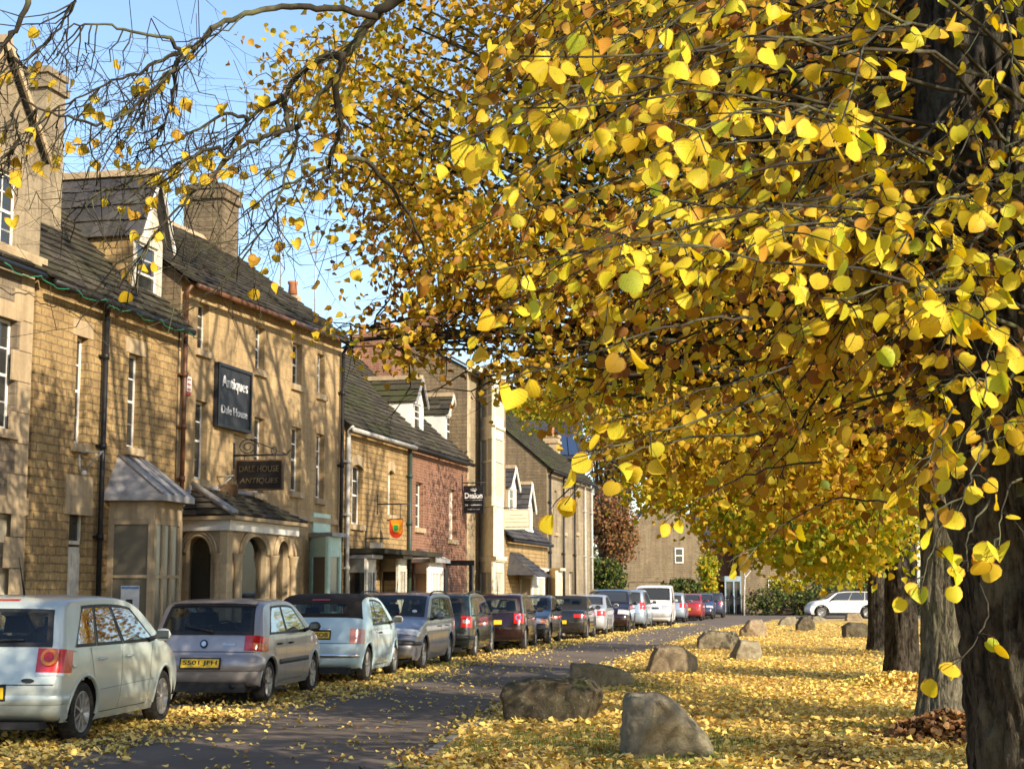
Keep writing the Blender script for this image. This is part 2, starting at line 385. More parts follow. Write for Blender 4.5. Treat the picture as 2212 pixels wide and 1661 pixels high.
for a, b in zip(ss[:-1], ss[1:]):
    mb.hexa([fw(a, -pw(a)-.12, -.02), fw(b-.02, -pw(b)-.12, -.02), fw(b-.02, -pw(b)-.003, -.02), fw(a, -pw(a)-.003, -.02)], [fw(a, -pw(a)-.12, .125), fw(b-.02, -pw(b)-.12, .125), fw(b-.02, -pw(b)-.003, .125), fw(a, -pw(a)-.003, .125)])
tag(mb.build('kerb', M['kerb']), kind='structure')
# ================= BUILDING KIT =================
def bld(name, label, s0, group='stone buildings along the street'):
    return empty(name, fw(s0, 0, 0), FROT, label, 'building', group)
def wallgrid(mb, x0, x1, zA, zB, ops, m=0, rev=.24, mrev=None, y=0.0, z0=0.0):
    mrev = m if mrev is None else mrev
    xs = sorted(set([x0, x1]+[v for o in ops for v in o[:2] if x0 < v < x1])); zt = lambda x: zA+(zB-zA)*(x-x0)/(x1-x0)
    zs = sorted(set([z0]+[v for o in ops for v in o[2:4] if z0 < v < min(zA, zB)]))
    for a, b in zip(xs[:-1], xs[1:]):
        for i, c in enumerate(zs):
            top = i == len(zs)-1
            d0, d1 = (zt(a), zt(b)) if top else (zs[i+1],)*2
            cx, cz = (a+b)/2, (c+(d0+d1)/2)/2 if not top else c+.01
            if any(o[0] < cx < o[1] and o[2] < cz < o[3] for o in ops): continue
            mb.quad((a, y, c), (b, y, c), (b, y, d1), (a, y, d0), m)
    for xa, xb, za, zb in [o[:4] for o in ops]:
        mb.quad((xa, y, za), (xa, y+rev, za), (xa, y+rev, zb), (xa, y, zb), mrev); mb.quad((xb, y, za), (xb, y, zb), (xb, y+rev, zb), (xb, y+rev, za), mrev)
        mb.quad((xa, y, zb), (xa, y+rev, zb), (xb, y+rev, zb), (xb, y, zb), mrev); mb.quad((xa, y, za), (xb, y, za), (xb, y+rev, za), (xa, y+rev, za), mrev)
def opening(s0, q, o=0.0):
    x0, x1, y0, y1 = q; xm = (x0+x1)/2; ym = (y0+y1)/2
    return (fs(x0, ym, o)[0]-s0, fs(x1, ym, o)[0]-s0, max(.05, fs(xm, y1, o)[1]), fs(xm, y0, o)[1])
def sash(root, op, nx=2, ny=2, y=0.0, mat='white', glass='glass', sill=True, sillm='trim', head=False, rec=.12, parts=True, name='window'):
    xa, xb, za, zb = op; w_ = xb-xa; f = .045; y0 = y+rec
    mb = MB(); T = .03
    mb.box(xa, xa+f, y0, y0+T, za, zb); mb.box(xb-f, xb, y0, y0+T, za, zb); mb.box(xa+f, xb-f, y0, y0+T, zb-f, zb); mb.box(xa+f, xb-f, y0, y0+T, za, za+f*1.3)
    zm = (za+zb)/2; mb.box(xa+f, xb-f, y0+.004, y0+T+.008, zm-.022, zm+.022)
    for h0, h1, yo in ((za+f*1.3, zm-.03, .012), (zm+.03, zb-f, .008)):
        for i in range(1, nx):
            x = xa+f+(w_-2*f)*i/nx; mb.box(x-.011, x+.011, y0+yo, y0+T-.004, h0, h1)
        for j in range(1, ny):
            z = h0+(h1-h0)*j/ny; mb.box(xa+f, xb-f, y0+yo+.003, y0+T-.009, z-.012, z+.012)
    wn = mb.build(name, M[mat], root)
    MB().box(xa+f*.5, xb-f*.5, y0+T*.5, y0+T*.8, za+f*.5, zb-f*.5).build('pane', M[glass], wn)
    if sill: MB().box(xa-.08, xb+.08, y-.07, y+.10, za-.13, za-.003).build('sill', M[sillm], root)
    if head: MB().box(xa-.14, xb+.14, y-.012, y+.06, zb+.003, zb+.26).build('lintel', M[sillm], root)
    return wn
def gableroof(root, x0, x1, zA, zB, run, rise, mat, depth=None, over=.25, side=.06, course=.22, seed=1, verge=None, gut=True, gutm='iron', ridge=True):
    """roof with ridge parallel to the street; returns ridge height"""
    depth = depth or 2*run; rnd = []; mb = MB()
    rA, rB = zA+rise, zB+rise; k = rise/run
    slates(mb, (x0-side, -over*.6, zA-over*.6*k+.02), (x1+side, -over*.6, zB-over*.6*k+.02), (x0-side, run, rA+.02), (x1+side, run, rB+.02), course, seed=seed, rnd=rnd, over=0)
    b = len(mb.v); mb.quad((x0-side, depth, rA-(depth-run)*k), (x1+side, depth, rB-(depth-run)*k), (x1+side, run, rB), (x0-side, run, rA), 0)
    mb.quad((x0-side, -over*.5, zA-over*.5*k-.03), (x1+side, -over*.5, zB-over*.5*k-.03), (x1+side, run, rB-.03), (x0-side, run, rA-.03), 0)
    rf = setrnd(mb.build('roof', M[mat], root), rnd)
    if ridge:
        m2 = MB(); n = max(1, int((x1-x0)/.45))
        for i in range(n):
            a = x0+(x1-x0)*i/n; c = x0+(x1-x0)*(i+.97)/n; za = rA+(rB-rA)*i/n; zc = rA+(rB-rA)*(i+.97)/n
            m2.hexa([(a, run-.16, za-.06), (c, run-.16, zc-.06), (c, run+.16, zc-.06), (a, run+.16, za-.06)], [(a, run-.03, za+.10), (c, run-.03, zc+.10), (c, run+.03, zc+.10), (a, run+.03, za+.10)])
        m2.build('ridge_tiles', M['trim'], rf)
    if gut:
        m3 = MB(); m3.tube([(x0, -over*.75, zA-over*.6*k-.06), (x1, -over*.75, zB-over*.6*k-.06)], .06, 8); m3.build('gutter', M[gutm], root)
    return rf
def gable_walls(mb, x0, x1, zA, zB, run, rise, m=0, depth=None, lo=0.0, both=True):
    depth = depth or 2*run; k = rise/run
    for x, z in ((x0, zA), (x1, zB)) if both else ((x0, zA),):
        mb.poly([(x, 0, lo), (x, depth, lo), (x, depth, z+rise-(depth-run)*k-.03), (x, run, z+rise-.03), (x, 0, z-.03)], m)
def stack(root, x, y, w_, d_, z0, z1, mat, pots=3, cap=True, name='chimney', potm='pot'):
    mb = MB(); mb.box(x-w_/2, x+w_/2, y-d_/2, y+d_/2, z0, z1); 
    if cap: mb.box(x-w_/2-.06, x+w_/2+.06, y-d_/2-.06, y+d_/2+.06, z1-.32, z1-.2); mb.box(x-w_/2-.04, x+w_/2+.04, y-d_/2-.04, y+d_/2+.04, z1-.06, z1+.05)
    c = mb.build(name, M[mat], root)
    for i in range(pots):
        px_ = x+(i-(pots-1)/2)*w_/max(pots, 1) if w_ > d_ else x; py_ = y+(i-(pots-1)/2)*d_/max(pots, 1) if w_ <= d_ else y
        MB().lathe([(.0, .05), (.13, .05), (.11, .3), (.14, .34), (.14, .4), (.1, .4), (.09, .2), (0, .2)], (px_, py_, z1), n=12).build('chimney_pot', M[potm], c)
    return c
def pipe(root, x, z0, z1, mat, y=-.09, r=.045, joints=3, hopper=True):
    mb = MB(); mb.tube([(x, y, z0), (x, y, z1)], r, 8)
    for i in range(joints): z = z0+(z1-z0)*(i+.5)/joints; mb.tube([(x, y, z), (x, y, z+.1)], r*1.35, 8); mb.box(x-r*2, x+r*2, y+r*.6, 0, z+.03, z+.07)
    if hopper: mb.tube([(x, y, z1), (x, y-.0, z1+.14), (x, y-.10, z1+.28)], r, 8)
    return mb.build('drainpipe', M[mat], root)
def dormer(root, x0, x1, yf, zs_, ze, za, back, wallm, roofm, win=None, cheek=None, barge='white', seed=3, over=.12, nx=1, ny=2, course=.2, frontm=None):
    """gabled dormer with its ridge square to the street"""
    xm = (x0+x1)/2; mb = MB(); fm = 1 if frontm else 0
    ops = [win] if win else []
    wallgrid(mb, x0, x1, ze, ze, ops, fm, .1, y=yf, z0=zs_)
    mb.poly([(x0, yf, ze), (x1, yf, ze), (xm, yf, za-.04)], fm)
    mb.quad((x0, yf, zs_), (x0, yf, ze), (x0, back, ze), (x0, back, zs_)); mb.quad((x1, yf, zs_), (x1, back, zs_), (x1, back, ze), (x1, yf, ze))
    d = mb.build('dormer', [M[wallm], M[frontm or wallm]], root)
    rnd = []; m2 = MB(); k = (za-ze)/(xm-x0); ov = .12 if k < 1.1 else .05
    slates(m2, (x0-ov, back, ze-ov*k), (x0-ov, yf-over, ze-ov*k), (xm, back, za), (xm, yf-over, za), course, seed=seed, rnd=rnd, over=0)
    slates(m2, (x1+ov, yf-over, ze-ov*k), (x1+ov, back, ze-ov*k), (xm, yf-over, za), (xm, back, za), course, seed=seed+1, rnd=rnd, over=0)
    rf = setrnd(m2.build('dormer_roof', M[roofm], d), rnd)
    MB().box(xm-.09, xm+.09, yf-over, back, za-.03, za+.09).build('ridge_tiles', M['trim'], d)
    m3 = MB(); t_ = .09
    for xe in (x0-ov, x1+ov):
        m3.hexa([(xe, yf-over-.04, ze-ov*k-t_), (xm, yf-over-.04, za-t_), (xm, yf-over+.0, za-t_), (xe, yf-over, ze-ov*k-t_)], [(xe, yf-over-.04, ze-ov*k+.03), (xm, yf-over-.04, za+.03), (xm, yf-over, za+.03), (xe, yf-over, ze-ov*k+.03)])
    m3.build('barge_board', M[barge], d)
    if win: sash(d, win, nx, ny, y=yf, rec=.05, sill=True, sillm='white' if frontm or wallm == 'render' else 'trim')
    return d
def bay(root, A, B, C, base, top, frame, panes=(1, 2), sill=.5, transom=None, roof=None, overh=.15, glass='glass', zw=None, glassC=None, name='bay_window', fr=.07, roofm='lead', fascia=.25, roofh=.9, boff=.45, mull=.05):
    """canted bay: A near wall point, B and C outer corners (x, y<0); mirrored back to the wall after C"""
    A = Vector((A[0], 0, 0)); B = Vector((B[0], B[1], 0)); C = Vector((C[0], C[1], 0)); Dp = Vector((C.x+boff, 0, 0))
    zw = zw or top-fascia; body = MB(); bodyt = MB(); fm = MB(); gl = MB()
    for (P, Q, n) in ((A, B, panes[0]), (B, C, panes[1]), (C, Dp, 1)):
        d = (Q-P); L = d.length; d.normalize(); nn = Vector((d.y, -d.x, 0)); nn = nn if nn.y < 0 or abs(nn.y) < 1e-6 and nn.x < 0 else nn
        z_ = Vector((0, 0, 1)); inn = -nn
        def bx(mb, a, b, z0, z1, i0, i1):
            p = [P+d*a-nn*i0, P+d*b-nn*i0, P+d*b-nn*i1, P+d*a-nn*i1]
            mb.hexa([v+z_*z0 for v in p], [v+z_*z1 for v in p])
        bx(body, 0, L, base, sill, .0, .06); bx(bodyt, 0, L, zw, top, .0, .06)
        bx(fm, 0, fr, sill, zw, -.01, .055); bx(fm, L-fr, L, sill, zw, -.012, .055); bx(fm, fr, L-fr, sill+.002, sill+fr, -.006, .05); bx(fm, fr, L-fr, zw-fr, zw-.002, -.006, .05)
        for i in range(1, n): x = fr+(L-2*fr)*i/n; bx(fm, x-mull/2, x+mull/2, sill+fr, zw-fr, 0, .05)
        if transom: bx(fm, fr, L-fr, transom-.025, transom+.025, -.004, .052)
        bx(gl, fr*.6, L-fr*.6, sill+.02, zw-.02, .025, .035)
    bw = body.build(name, M[frame], root); bodyt.build('fascia', M[frame], bw); fm.build('window_frame', M[frame], bw); gl.build('pane', M[glass], bw)
    # cornice and roof
    ctr = (A+Dp)/2
    def ex(p, e, z): 
        if abs(p.y) < 1e-6: return Vector((p.x+(-e if p.x < ctr.x else e), 0, z))
        return Vector((p.x+(-e*.4 if p.x < ctr.x else e*.4), p.y-e, z))
    m2 = MB(); lo = [ex(p, overh, top+.002) for p in (A, B, C, Dp)]; hi = [ex(p, overh, top+.09) for p in (A, B, C, Dp)]
    m2.hexa(lo, hi); m2.build('cornice', M[frame if roof else roofm], bw)
    if roof:
        rnd = []; m3 = MB(); e = [ex(p, overh+.04, top+.095) for p in (A, B, C, Dp)]; t0 = Vector((A.x+.28, 0, top+roofh)); t1 = Vector((Dp.x-.28, 0, top+roofh))
        if roof == 'lead':
            for a, b, c, d_ in ((e[0], e[1], t0, t0), (e[1], e[2], t1, t0), (e[2], e[3], t1, t1)):
                if (c-d_).length < 1e-6: m3.poly([a, b, c])
                else: m3.quad(a, b, c, d_)
            m3.prism([e[0], e[1], e[2], e[3]], (0, 0, -.10))
            for f in (.33, .68):
                p = e[1].lerp(e[2], f); q = t0.lerp(t1, f); m3.tube([p+Vector((0,0,.02)), q+Vector((0,0,.02))], .022, 6)
            m3.tube([e[1]+Vector((0,0,.02)), t0], .03, 6)
            m3.build('bay_roof', M['lead'], bw)
        else:
            slates(m3, e[1], e[2], t0, t1, .2, seed=5, rnd=rnd, over=0)
            m3.poly([e[0], e[1], t0]); m3.poly([e[2], e[3], t1]); m3.poly([e[0], e[3], e[2], e[1]])
            o = setrnd(m3.build('bay_roof', M[roof], bw), rnd)
            m4 = MB(); m4.tube([e[1]+Vector((0,0,.03)), t0+Vector((0,0,.03))], .06, 6); m4.tube([e[0]+Vector((0,0,.03)), t0+Vector((0,0,.03))], .05, 6); m4.tube([t0+Vector((0,0,.03)), t1+Vector((0,0,.03))], .05, 6); m4.build('hip_flashing', M['lead'], o)
    return bw
def bracket_sign(name, label, px, yb, wd, hd, gap, o0, mat, arm=None, th=.05, cat='sign', scroll=False, y_top=None, frame=None):
    """board hung square to the wall, facing along the street"""
    s, zb = fs(px, yb, .0); root = empty(name, fw(s, 0, zb), FROT, label, cat)
    arm = arm or wd+o0+.05
    mb = MB(); mb.tube([(0, 0, 0), (0, -arm, 0)], .018, 6); mb.box(-.04, .04, -.012, 0, -.25, .25)
    for yy in (-o0-wd*.18, -o0-wd*.82): mb.tube([(0, yy, 0), (0, yy, -gap)], .008, 5)
    if scroll:
        mb.tube([(0, 0, .42), (0, -arm*.5, .22), (0, -arm, .0)], .009, 5)
        pts = [(0, -.30-.22*(1-k/40*.8)*math.cos(k/40*4*math.pi), .16+.17*(1-k/40*.8)*math.sin(k/40*4*math.pi)) for k in range(41)]; mb.tube(pts, .009, 5)
        pts = [(0, -arm-.03+.05*math.cos(k/12*1.6*math.pi), .05+.05*math.sin(k/12*1.6*math.pi-math.pi/2)) for k in range(13)]; mb.tube(pts, .009, 5)
        pts = [(0, -arm*.75+.06*math.cos(k/12*2*math.pi), .08+.07*math.sin(k/12*2*math.pi)) for k in range(13)]; mb.tube(pts, .008, 5)
    mb.build('bracket', M['iron'], root)
    bd = MB().box(-th/2, th/2, -o0-wd, -o0, -gap-hd, -gap).build('board', M[mat], root)
    if frame:
        f = MB(); t_ = .03
        for sx in (-1, 1):
            x0, x1 = (sx*th/2, sx*(th/2+.012)) if sx > 0 else (-th/2-.012, -th/2)
            f.box(x0, x1, -o0-wd, -o0-wd+t_, -gap-hd, -gap); f.box(x0, x1, -o0-t_, -o0, -gap-hd, -gap); f.box(x0, x1, -o0-wd+t_, -o0-t_, -gap-t_, -gap); f.box(x0, x1, -o0-wd+t_, -o0-t_, -gap-hd, -gap-hd+t_)
        f.build('board_frame', M[frame], bd)
    def put(txt, cx, cz, width, height, mat_='lettering', bold=0.0, shear=0):
        # faces -x (toward the viewer down the street); text right = -y
        Mx = frameM((-th/2-.014, -o0-wd*cx, -gap-hd*cz), (0, -1, 0), (0, 0, 1))
        return text('lettering', txt, .1, M[mat_], bd, Mx, .003, bold, width*wd, height*hd, shear)
    return root, bd, put
# ================= BUILDINGS =================
def eav(x, y): return fs(x, y)
# ---- B0 leftmost grey house with gable dormer ----
s0 = fs(-330, 500)[0]; s1 = fs(77, 500)[0]; L = s1-s0; ez = fs(57, 563)[1]
h0 = bld('stone_house', 'tall grey stone house with a steep gabled dormer at the left edge', s0)
w1 = opening(s0, (-38, 34, 682, 925)); w2 = opening(s0, (-48, 46, 1108, 1290)); wd0 = opening(s0, (-205, -120, 700, 930)); wd1 = opening(s0, (-210, -120, 1060, 1400))
mb = MB(); wallgrid(mb, 0, L, ez, ez, [w1, w2, wd0, wd1], 0); gable_walls(mb, 0, L, ez, ez, 3.6, 3.6, 0); mb.build('wall', M['grey_stone'], h0)
gableroof(h0, 0, L, ez, ez, 3.6, 3.6, 'slate', seed=11)
sash(h0, w1, 2, 2, sill=True, head=True); sash(h0, w2, 3, 1, mat='offwhite', glass='glass_pale', head=True); sash(h0, wd0, 2, 2, head=True); sash(h0, wd1, 1, 2, mat='offwhite', name='door')
q = MB()
for k in range(14): 
    z = k*.46; q.box(L-(.34 if k % 2 else .52), L+.012, -.014, .02, z+.006, z+.454)
q.build('quoins', M['trim'], h0)
xa = fs(0, 330, -.02)[0]-s0-.05; xb = fs(92, 370, -.02)[0]-s0; za = fs(50, 118)[1]; ze = fs(92, 345)[1]
xa = xb-2.55
wn = opening(s0, (-12, 38, 368, 538))
dormer(h0, xa, xb, .02, ez-.1, ze, za, 3.4, 'grey_stone', 'slate_blue', win=(wn[0], wn[1], wn[2], wn[3]), barge='trim', nx=2, ny=2, seed=21, frontm='pale_stone')
MB().box(xa, xb+.05, -.10, .02, ez-.04, ez+.10).build('string_course', M['trim'], h0)
cx_ = fs(90, 300, -1.2)[0]-s0
stack(h0, cx_+.2, 1.35, .62, .55, ez, fs(85, 148, -1.2)[1], 'pale_stone', 0)
# ---- B1 low ochre house with bay and dormer ----
s0 = fs(77.5, 700)[0]; s1 = fs(386, 700)[0]; L = s1-s0; zA = fs(77.5, 565)[1]; zB = fs(386, 688)[1]; zA = zB = (zA+zB)/2
h1 = bld('stone_house', 'ochre rubble house with large slate roofed dormer and a lead roofed bay', s0)
wA = opening(s0, (163, 187, 727, 960)); wB = opening(s0, (276, 304, 765, 968)); dA = opening(s0, (146, 182, 1112, 1360)); dA = (dA[0], dA[1], .12, dA[3])
mb = MB(); wallgrid(mb, 0, L, zA, zB, [wA, wB, dA], 0); gable_walls(mb, 0, L, zA, zB, 3.4, 3.4, 0); mb.build('wall', M['ochre'], h1)
gableroof(h1, 0, L, zA, zB, 3.4, 3.4, 'slate', seed=12, over=.4)
sash(h1, wA, 2, 2, head=True); sash(h1, wB, 2, 2, head=True)
dr = MB(); xa, xb, za, zb = dA; dr.box(xa, xb, .10, .15, za, zb-.5); dr.box(xa, xb, .10, .15, zb-.46, zb-.40); dr.box(xa, xa+.05, .09, .15, zb-.4, zb); dr.box(xb-.05, xb, .09, .15, zb-.4, zb)
for i in range(4): dr.box(xa+.08+.2*i, xa+.21+.2*i, .09, .10, za+.15, zb-.6)
d_ = dr.build('door', M['offwhite'], h1); MB().box(xa+.05, xb-.05, .12, .13, zb-.4, zb-.003).build('pane', M['glass'], d_); MB().lathe([(0, 0), (.025, 0), (.03, .03), (.0, .05)], (xb-.1, .085, 1.1), 'x', 10).build('handle', M['iron'], d_)
MB().box(xa-.16, xb+.16, -.02, .05, zb+.003, zb+.62).build('lintel', M['trim'], h1)
xp = fs(228, 800, .09)[0]-s0; pipe(h1, xp, .12, zA-.45, 'iron', joints=4)
# dormer
yf = .3; a = fs(289, 500, -yf); b = fs(352, 515, -yf); ap = fs(322, 374, -yf)
xa, xb = a[0]-s0, b[0]-s0
wn = opening(s0, (291, 309, 520, 652), -yf)
xm = (xa+xb)/2; wn = (xm-.42, xm+.42, wn[2], wn[3])
dormer(h1, xa, xb, yf, zA+.1, a[1], ap[1], 2.9, 'ochre', 'slate_blue', win=wn, seed=31, nx=1, frontm='offwhite', over=.2, course=.3)
# bay with lead roof
A = fs(233, 1180)[0]-s0; B = fs(331, 1180, .78)[0]-s0; C = fs(392, 1180, .78)[0]-s0
tz = fs(331, 1080, .78)[1]
by = bay(h1, (A,), (B, -.78), (C, -.78), .12, tz, 'trim', (1, 3), sill=.75, transom=1.75, roof='lead', zw=tz-.3, glass='glass_lit', roofh=.78, fr=.09, mull=.08)
# paper notice inside the camera-facing light
Pn = Vector((A, 0, 0)); Qn = Vector((B, -.78, 0)); dn = (Qn-Pn).normalized(); nn = Vector((dn.y, -dn.x, 0))
pa = Pn+dn*.22+nn*.0; 
mb = MB(); p0 = Pn+dn*.24+nn*-.018; p1 = Pn+dn*.56+nn*-.018
mb.hexa([p0+Vector((0,0,1.15)), p1+Vector((0,0,1.15)), p1-nn*.004+Vector((0,0,1.15)), p0-nn*.004+Vector((0,0,1.15))], [p0+Vector((0,0,1.6)), p1+Vector((0,0,1.6)), p1-nn*.004+Vector((0,0,1.6)), p0-nn*.004+Vector((0,0,1.6))])
nb = mb.build('notice', M['lettering'], None); nb.parent = None
nb.matrix_world = Matrix.Translation(h1.location) @ Matrix.Rotation(FROT, 4, 'Z'); tag(nb, 'white paper notice with a blue strip taped inside the bay window of the ochre house', 'notice')
M['blue_print'] = plain('blue_print', (.12, .3, .6), .6)
mb = MB(); p0 = Pn+dn*.25+nn*-.012; p1 = Pn+dn*.55+nn*-.012
mb.quad(p0+Vector((0,0,1.55)), p1+Vector((0,0,1.55)), p1+Vector((0,0,1.585)), p0+Vector((0,0,1.585)))
mb.quad(p0+dn*.08+Vector((0,0,1.3)), p0+dn*.2+Vector((0,0,1.3)), p0+dn*.2+Vector((0,0,1.38)), p0+dn*.08+Vector((0,0,1.38)), 1)
mb.build('print', [M['blue_print'], M['signblack']], nb)
# wall lamp bracket
s, z = fs(171, 977); r_ = empty('wall_lamp', fw(s, 0, z), FROT, 'small angled white wall lamp bracket on the ochre wall left of the drainpipe', 'lamp')
MB().tube([(0, 0, 0), (0, -.42, 0)], .014, 6).tube([(0, 0, -.02), (0, -.02, -.3)], .02, 6).tube([(0, -.4, 0), (0, -.12, -.27)], .014, 6).build('bracket', M['whitepipe'], r_)
MB().lathe([(0, .07), (.03, .07), (.05, 0), (0, 0)], (0, -.1, -.36), n=10).build('lamp_head', M['white'], r_)
# festoon cable along the eaves
mb = MB(); pts = []
for i in range(60):
    s_ = -1.5+i*(L+1.6)/59; pts.append((s_, -.34-.03*math.sin(i*1.7), zA-.30-.09*abs(math.sin(i*.35))))
mb.tube(pts, .009, 4); fl = mb.build('festoon_cable', M['green_wire'], None); fl.matrix_world = Matrix.Translation(h1.location) @ Matrix.Rotation(FROT, 4, 'Z')
tag(fl, 'thin green cable strung under the eaves of the ochre house', 'cable')
# ---- B2 Antiques ----
s0 = fs(386.5, 800)[0]; s1 = fs(737, 800)[0]; L = s1-s0; zA = fs(388, 588)[1]; zB = fs(735, 722)[1]
AZA, AZB = zA, zB
h2 = bld('antiques_shop', 'three storey honey stone antiques shop with arched shop front', s0)
ups = [(427, 451, 655, 757), (552, 571, 706, 800), (632, 652, 742, 832), (686, 701, 765, 852)]
mid = [(421, 447, 866, 1036), (548, 570, 902, 1065), (629, 650, 922, 1062), (683, 700, 937, 1077)]
ops = [opening(s0, q) for q in ups]+[opening(s0, q) for q in mid]
# tidy: shared heights
uz0 = sum(o[2] for o in ops[:4])/4; uz1 = sum(o[3] for o in ops[:4])/4
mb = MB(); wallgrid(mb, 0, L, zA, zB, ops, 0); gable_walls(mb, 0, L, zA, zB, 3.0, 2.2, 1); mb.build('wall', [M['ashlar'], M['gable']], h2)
gableroof(h2, 0, L, zA, zB, 3.0, 2.2, 'slate', seed=13, over=.45, gutm='brownpipe', side=.12)
for o in ops[:4]: sash(h2, o, 2, 2)
for o in ops[4:]: sash(h2, o, 2, 2)
zc = fs(690, 1118)[1]; MB().box(fs(600, 1100)[0]-s0, L-.1, -.05, .0, zc-.12, zc).build('string_course', M['trim'], h2)
pipe(h2, .06, 3.0, zA-.5, 'brownpipe', joints=4); pipe(h2, L-.12, .12, zB-.6, 'iron', joints=4)
# chimney
sc_, zc0 = fs(395, 550, -3.0); sc2, _ = fs(503, 550, -3.0); zt = fs(450, 410, -3.0)[1]
c_ = stack(h2, (sc_+sc2)/2-s0+.1, 3.0, .95, .98, 8.5, fs(450, 408, -3.0)[1], 'gable', 1)
s_, z_ = fs(640, 620, -3.6)
def aerial(px, pyt, pyb, o, label, yagi=True, small=False):
    s, zt_ = fs(px, pyt, o); _, zb = fs(px, pyb, o); r = empty('aerial', fw(s, -o, zb), FROT, label, 'aerial')
    MB().tube([(0, 0, 0), (0, 0, zt_-zb)], .022 if not small else .03, 6).build('mast', M['whitepipe'], r)
    m_ = MB(); h = zt_-zb-.05
    m_.tube([(-.3, -.3, h), (.3, .3, h)], .012, 5)
    for i in range(7): x = -.27+.09*i; m_.tube([(x-.11, x+.11, h), (x+.11, x-.11, h)], .008, 4)
    m_.build('antenna', M['whitepipe'], r); return r
aerial(609, 475, 640, -3.2, 'tall thin aerial mast rising behind the antiques shop ridge'); aerial(682, 540, 690, -3.2, 'shorter branched aerial right of the tall mast behind the antiques ridge')
aerial(393, 355, 420, -3.0, 'small pale aerial standing above the big stone chimney', small=True)
rc = stack(h2, fs(632, 650, -3.0)[0]-s0, 3.0, .35, .35, zB+1.6, fs(632, 640, -3)[1], 'trim', 1, cap=False)
# porch-like shop front
A = fs(395, 1200)[0]-s0; po = 1.0; B = fs(490, 1200, po)[0]-s0; C = fs(634, 1200, po)[0]-s0
tz = fs(490, 1145, po)[1]; fz = fs(490, 1122, po)[1]; spz = fs(420, 1194, .5)[1]
colsl = []; front = MB(); mould = MB(); gls = MB(); dark = MB()
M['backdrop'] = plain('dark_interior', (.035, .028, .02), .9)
def archface(P, Q, lay, base, spring, topz):
    d = (Q-P); Lf = d.length; d.normalize(); nn = Vector((d.y, -d.x, 0)); Z = Vector((0, 0, 1))
    lay = [v*Lf/sum(lay) for v in lay]; n = len(lay)//2; st = [sum(lay[:i]) for i in range(len(lay))]
    for i in range(n+1):
        a = st[2*i]; pier = lay[2*i]; cols = MB(); colsl.append(cols)
        p = [P+d*a, P+d*(a+pier), P+d*(a+pier)-nn*.14, P+d*a-nn*.14]; front.hexa([v+Z*base for v in p], [v+Z*topz for v in p])
        c = P+d*(a+pier/2)+nn*.05
        if pier > .09: cols.lathe([(.095, base+.5), (.095, base+.58), (.06, base+.62), (.055, spring-.22), (.07, spring-.2), (.075, spring-.16), (.11, spring-.02), (.12, spring), (0, spring)], (c.x, c.y, 0), n=12)
    for i in range(n):
        w_ = lay[2*i+1]; cx = st[2*i+1]+w_/2; K = 16; rr = min(w_/2, topz-spring-.08)
        for k in range(K):
            t0, t1 = math.pi-math.pi*k/K, math.pi-math.pi*(k+1)/K
            for off in (0, .14):
                pa = P+d*(cx+math.cos(t0)*w_/2)-nn*off+Z*(spring+math.sin(t0)*rr); pb = P+d*(cx+math.cos(t1)*w_/2)-nn*off+Z*(spring+math.sin(t1)*rr)
                ta = P+d*(cx+math.cos(t0)*w_/2)-nn*off+Z*topz; tb = P+d*(cx+math.cos(t1)*w_/2)-nn*off+Z*topz
                front.quad(pa, pb, tb, ta)
                if off == 0: q0, q1 = pa, pb
            front.quad(q0, q1, pb, pa)
        for e, rad in ((.03, .03), (.09, .03), (.15, .028)):
            mould.tube([P+d*(cx+math.cos(math.pi*k/20)*(w_/2+e))+nn*.02+Z*(spring+math.sin(math.pi*k/20)*(rr+e*.9)) for k in range(21)], rad, 6)
        g = [P+d*(cx-w_/2-.02)-nn*.1, P+d*(cx+w_/2+.02)-nn*.1]
        gls.quad(g[0]+Z*(base+.45), g[1]+Z*(base+.45), g[1]+Z*(topz-.05), g[0]+Z*(topz-.05))
        p = [P+d*(cx-w_/2), P+d*(cx+w_/2), P+d*(cx+w_/2)-nn*.14, P+d*(cx-w_/2)-nn*.14]; front.hexa([v+Z*base for v in p], [v+Z*(base+.5) for v in p])
VA, VB, VC, VD = Vector((A, 0, 0)), Vector((B, -po, 0)), Vector((C, -po, 0)), Vector((C+.5, 0, 0))
archface(VA, VB, (8, 56, 36), .12, spz, tz); archface(VB, VC, (32, 50, 24, 26, 14), .12, spz, tz); archface(VC, VD, (6, 50, 10), .12, spz, tz)
sf = front.build('shop_front', M['trim'], h2); mould.build('arch_moulding', M['trim'], sf); [c_.build('column', M['trim'], sf) for c_ in colsl if c_.v]; gls.build('pane', M['pane_clear'], sf)
dark.box(A+.05, C+.3, -.02, -.004, .12, tz); dark.box(A+.3, C+.3, -po+.3, -.03, .55, .62); dark.build('dark_display_box', M['backdrop'], sf)  # display floor plus a dark backing sheet painted as the shaded interior
ov = .16; Z = Vector((0, 0, 1))
e = [VA+Vector((-.1, 0, 0)), VB+Vector((-.08, -.08, 0)), VC+Vector((.08, -.08, 0)), VD+Vector((.1, 0, 0))]
MB().hexa([v+Z*(tz+.002) for v in e], [v+Z*fz for v in e]).build('fascia', M['white'], sf)
e2 = [VA+Vector((-.22, 0, 0)), VB+Vector((-.18, -.22, 0)), VC+Vector((.2, -.22, 0)), VD+Vector((.25, 0, 0))]
MB().hexa([v+Z*(fz+.002) for v in e2], [v+Z*(fz+.07) for v in e2]).build('eaves_moulding', M['trim'], sf)
rz_ = fs(450, 1056)[1]; t0 = Vector((fs(415, 1056)[0]-s0, 0, rz_)); t1 = Vector((C+.15, 0, rz_-.02)); rnd = []; mb = MB()
e3 = [v+Z*(fz+.075) for v in e2]
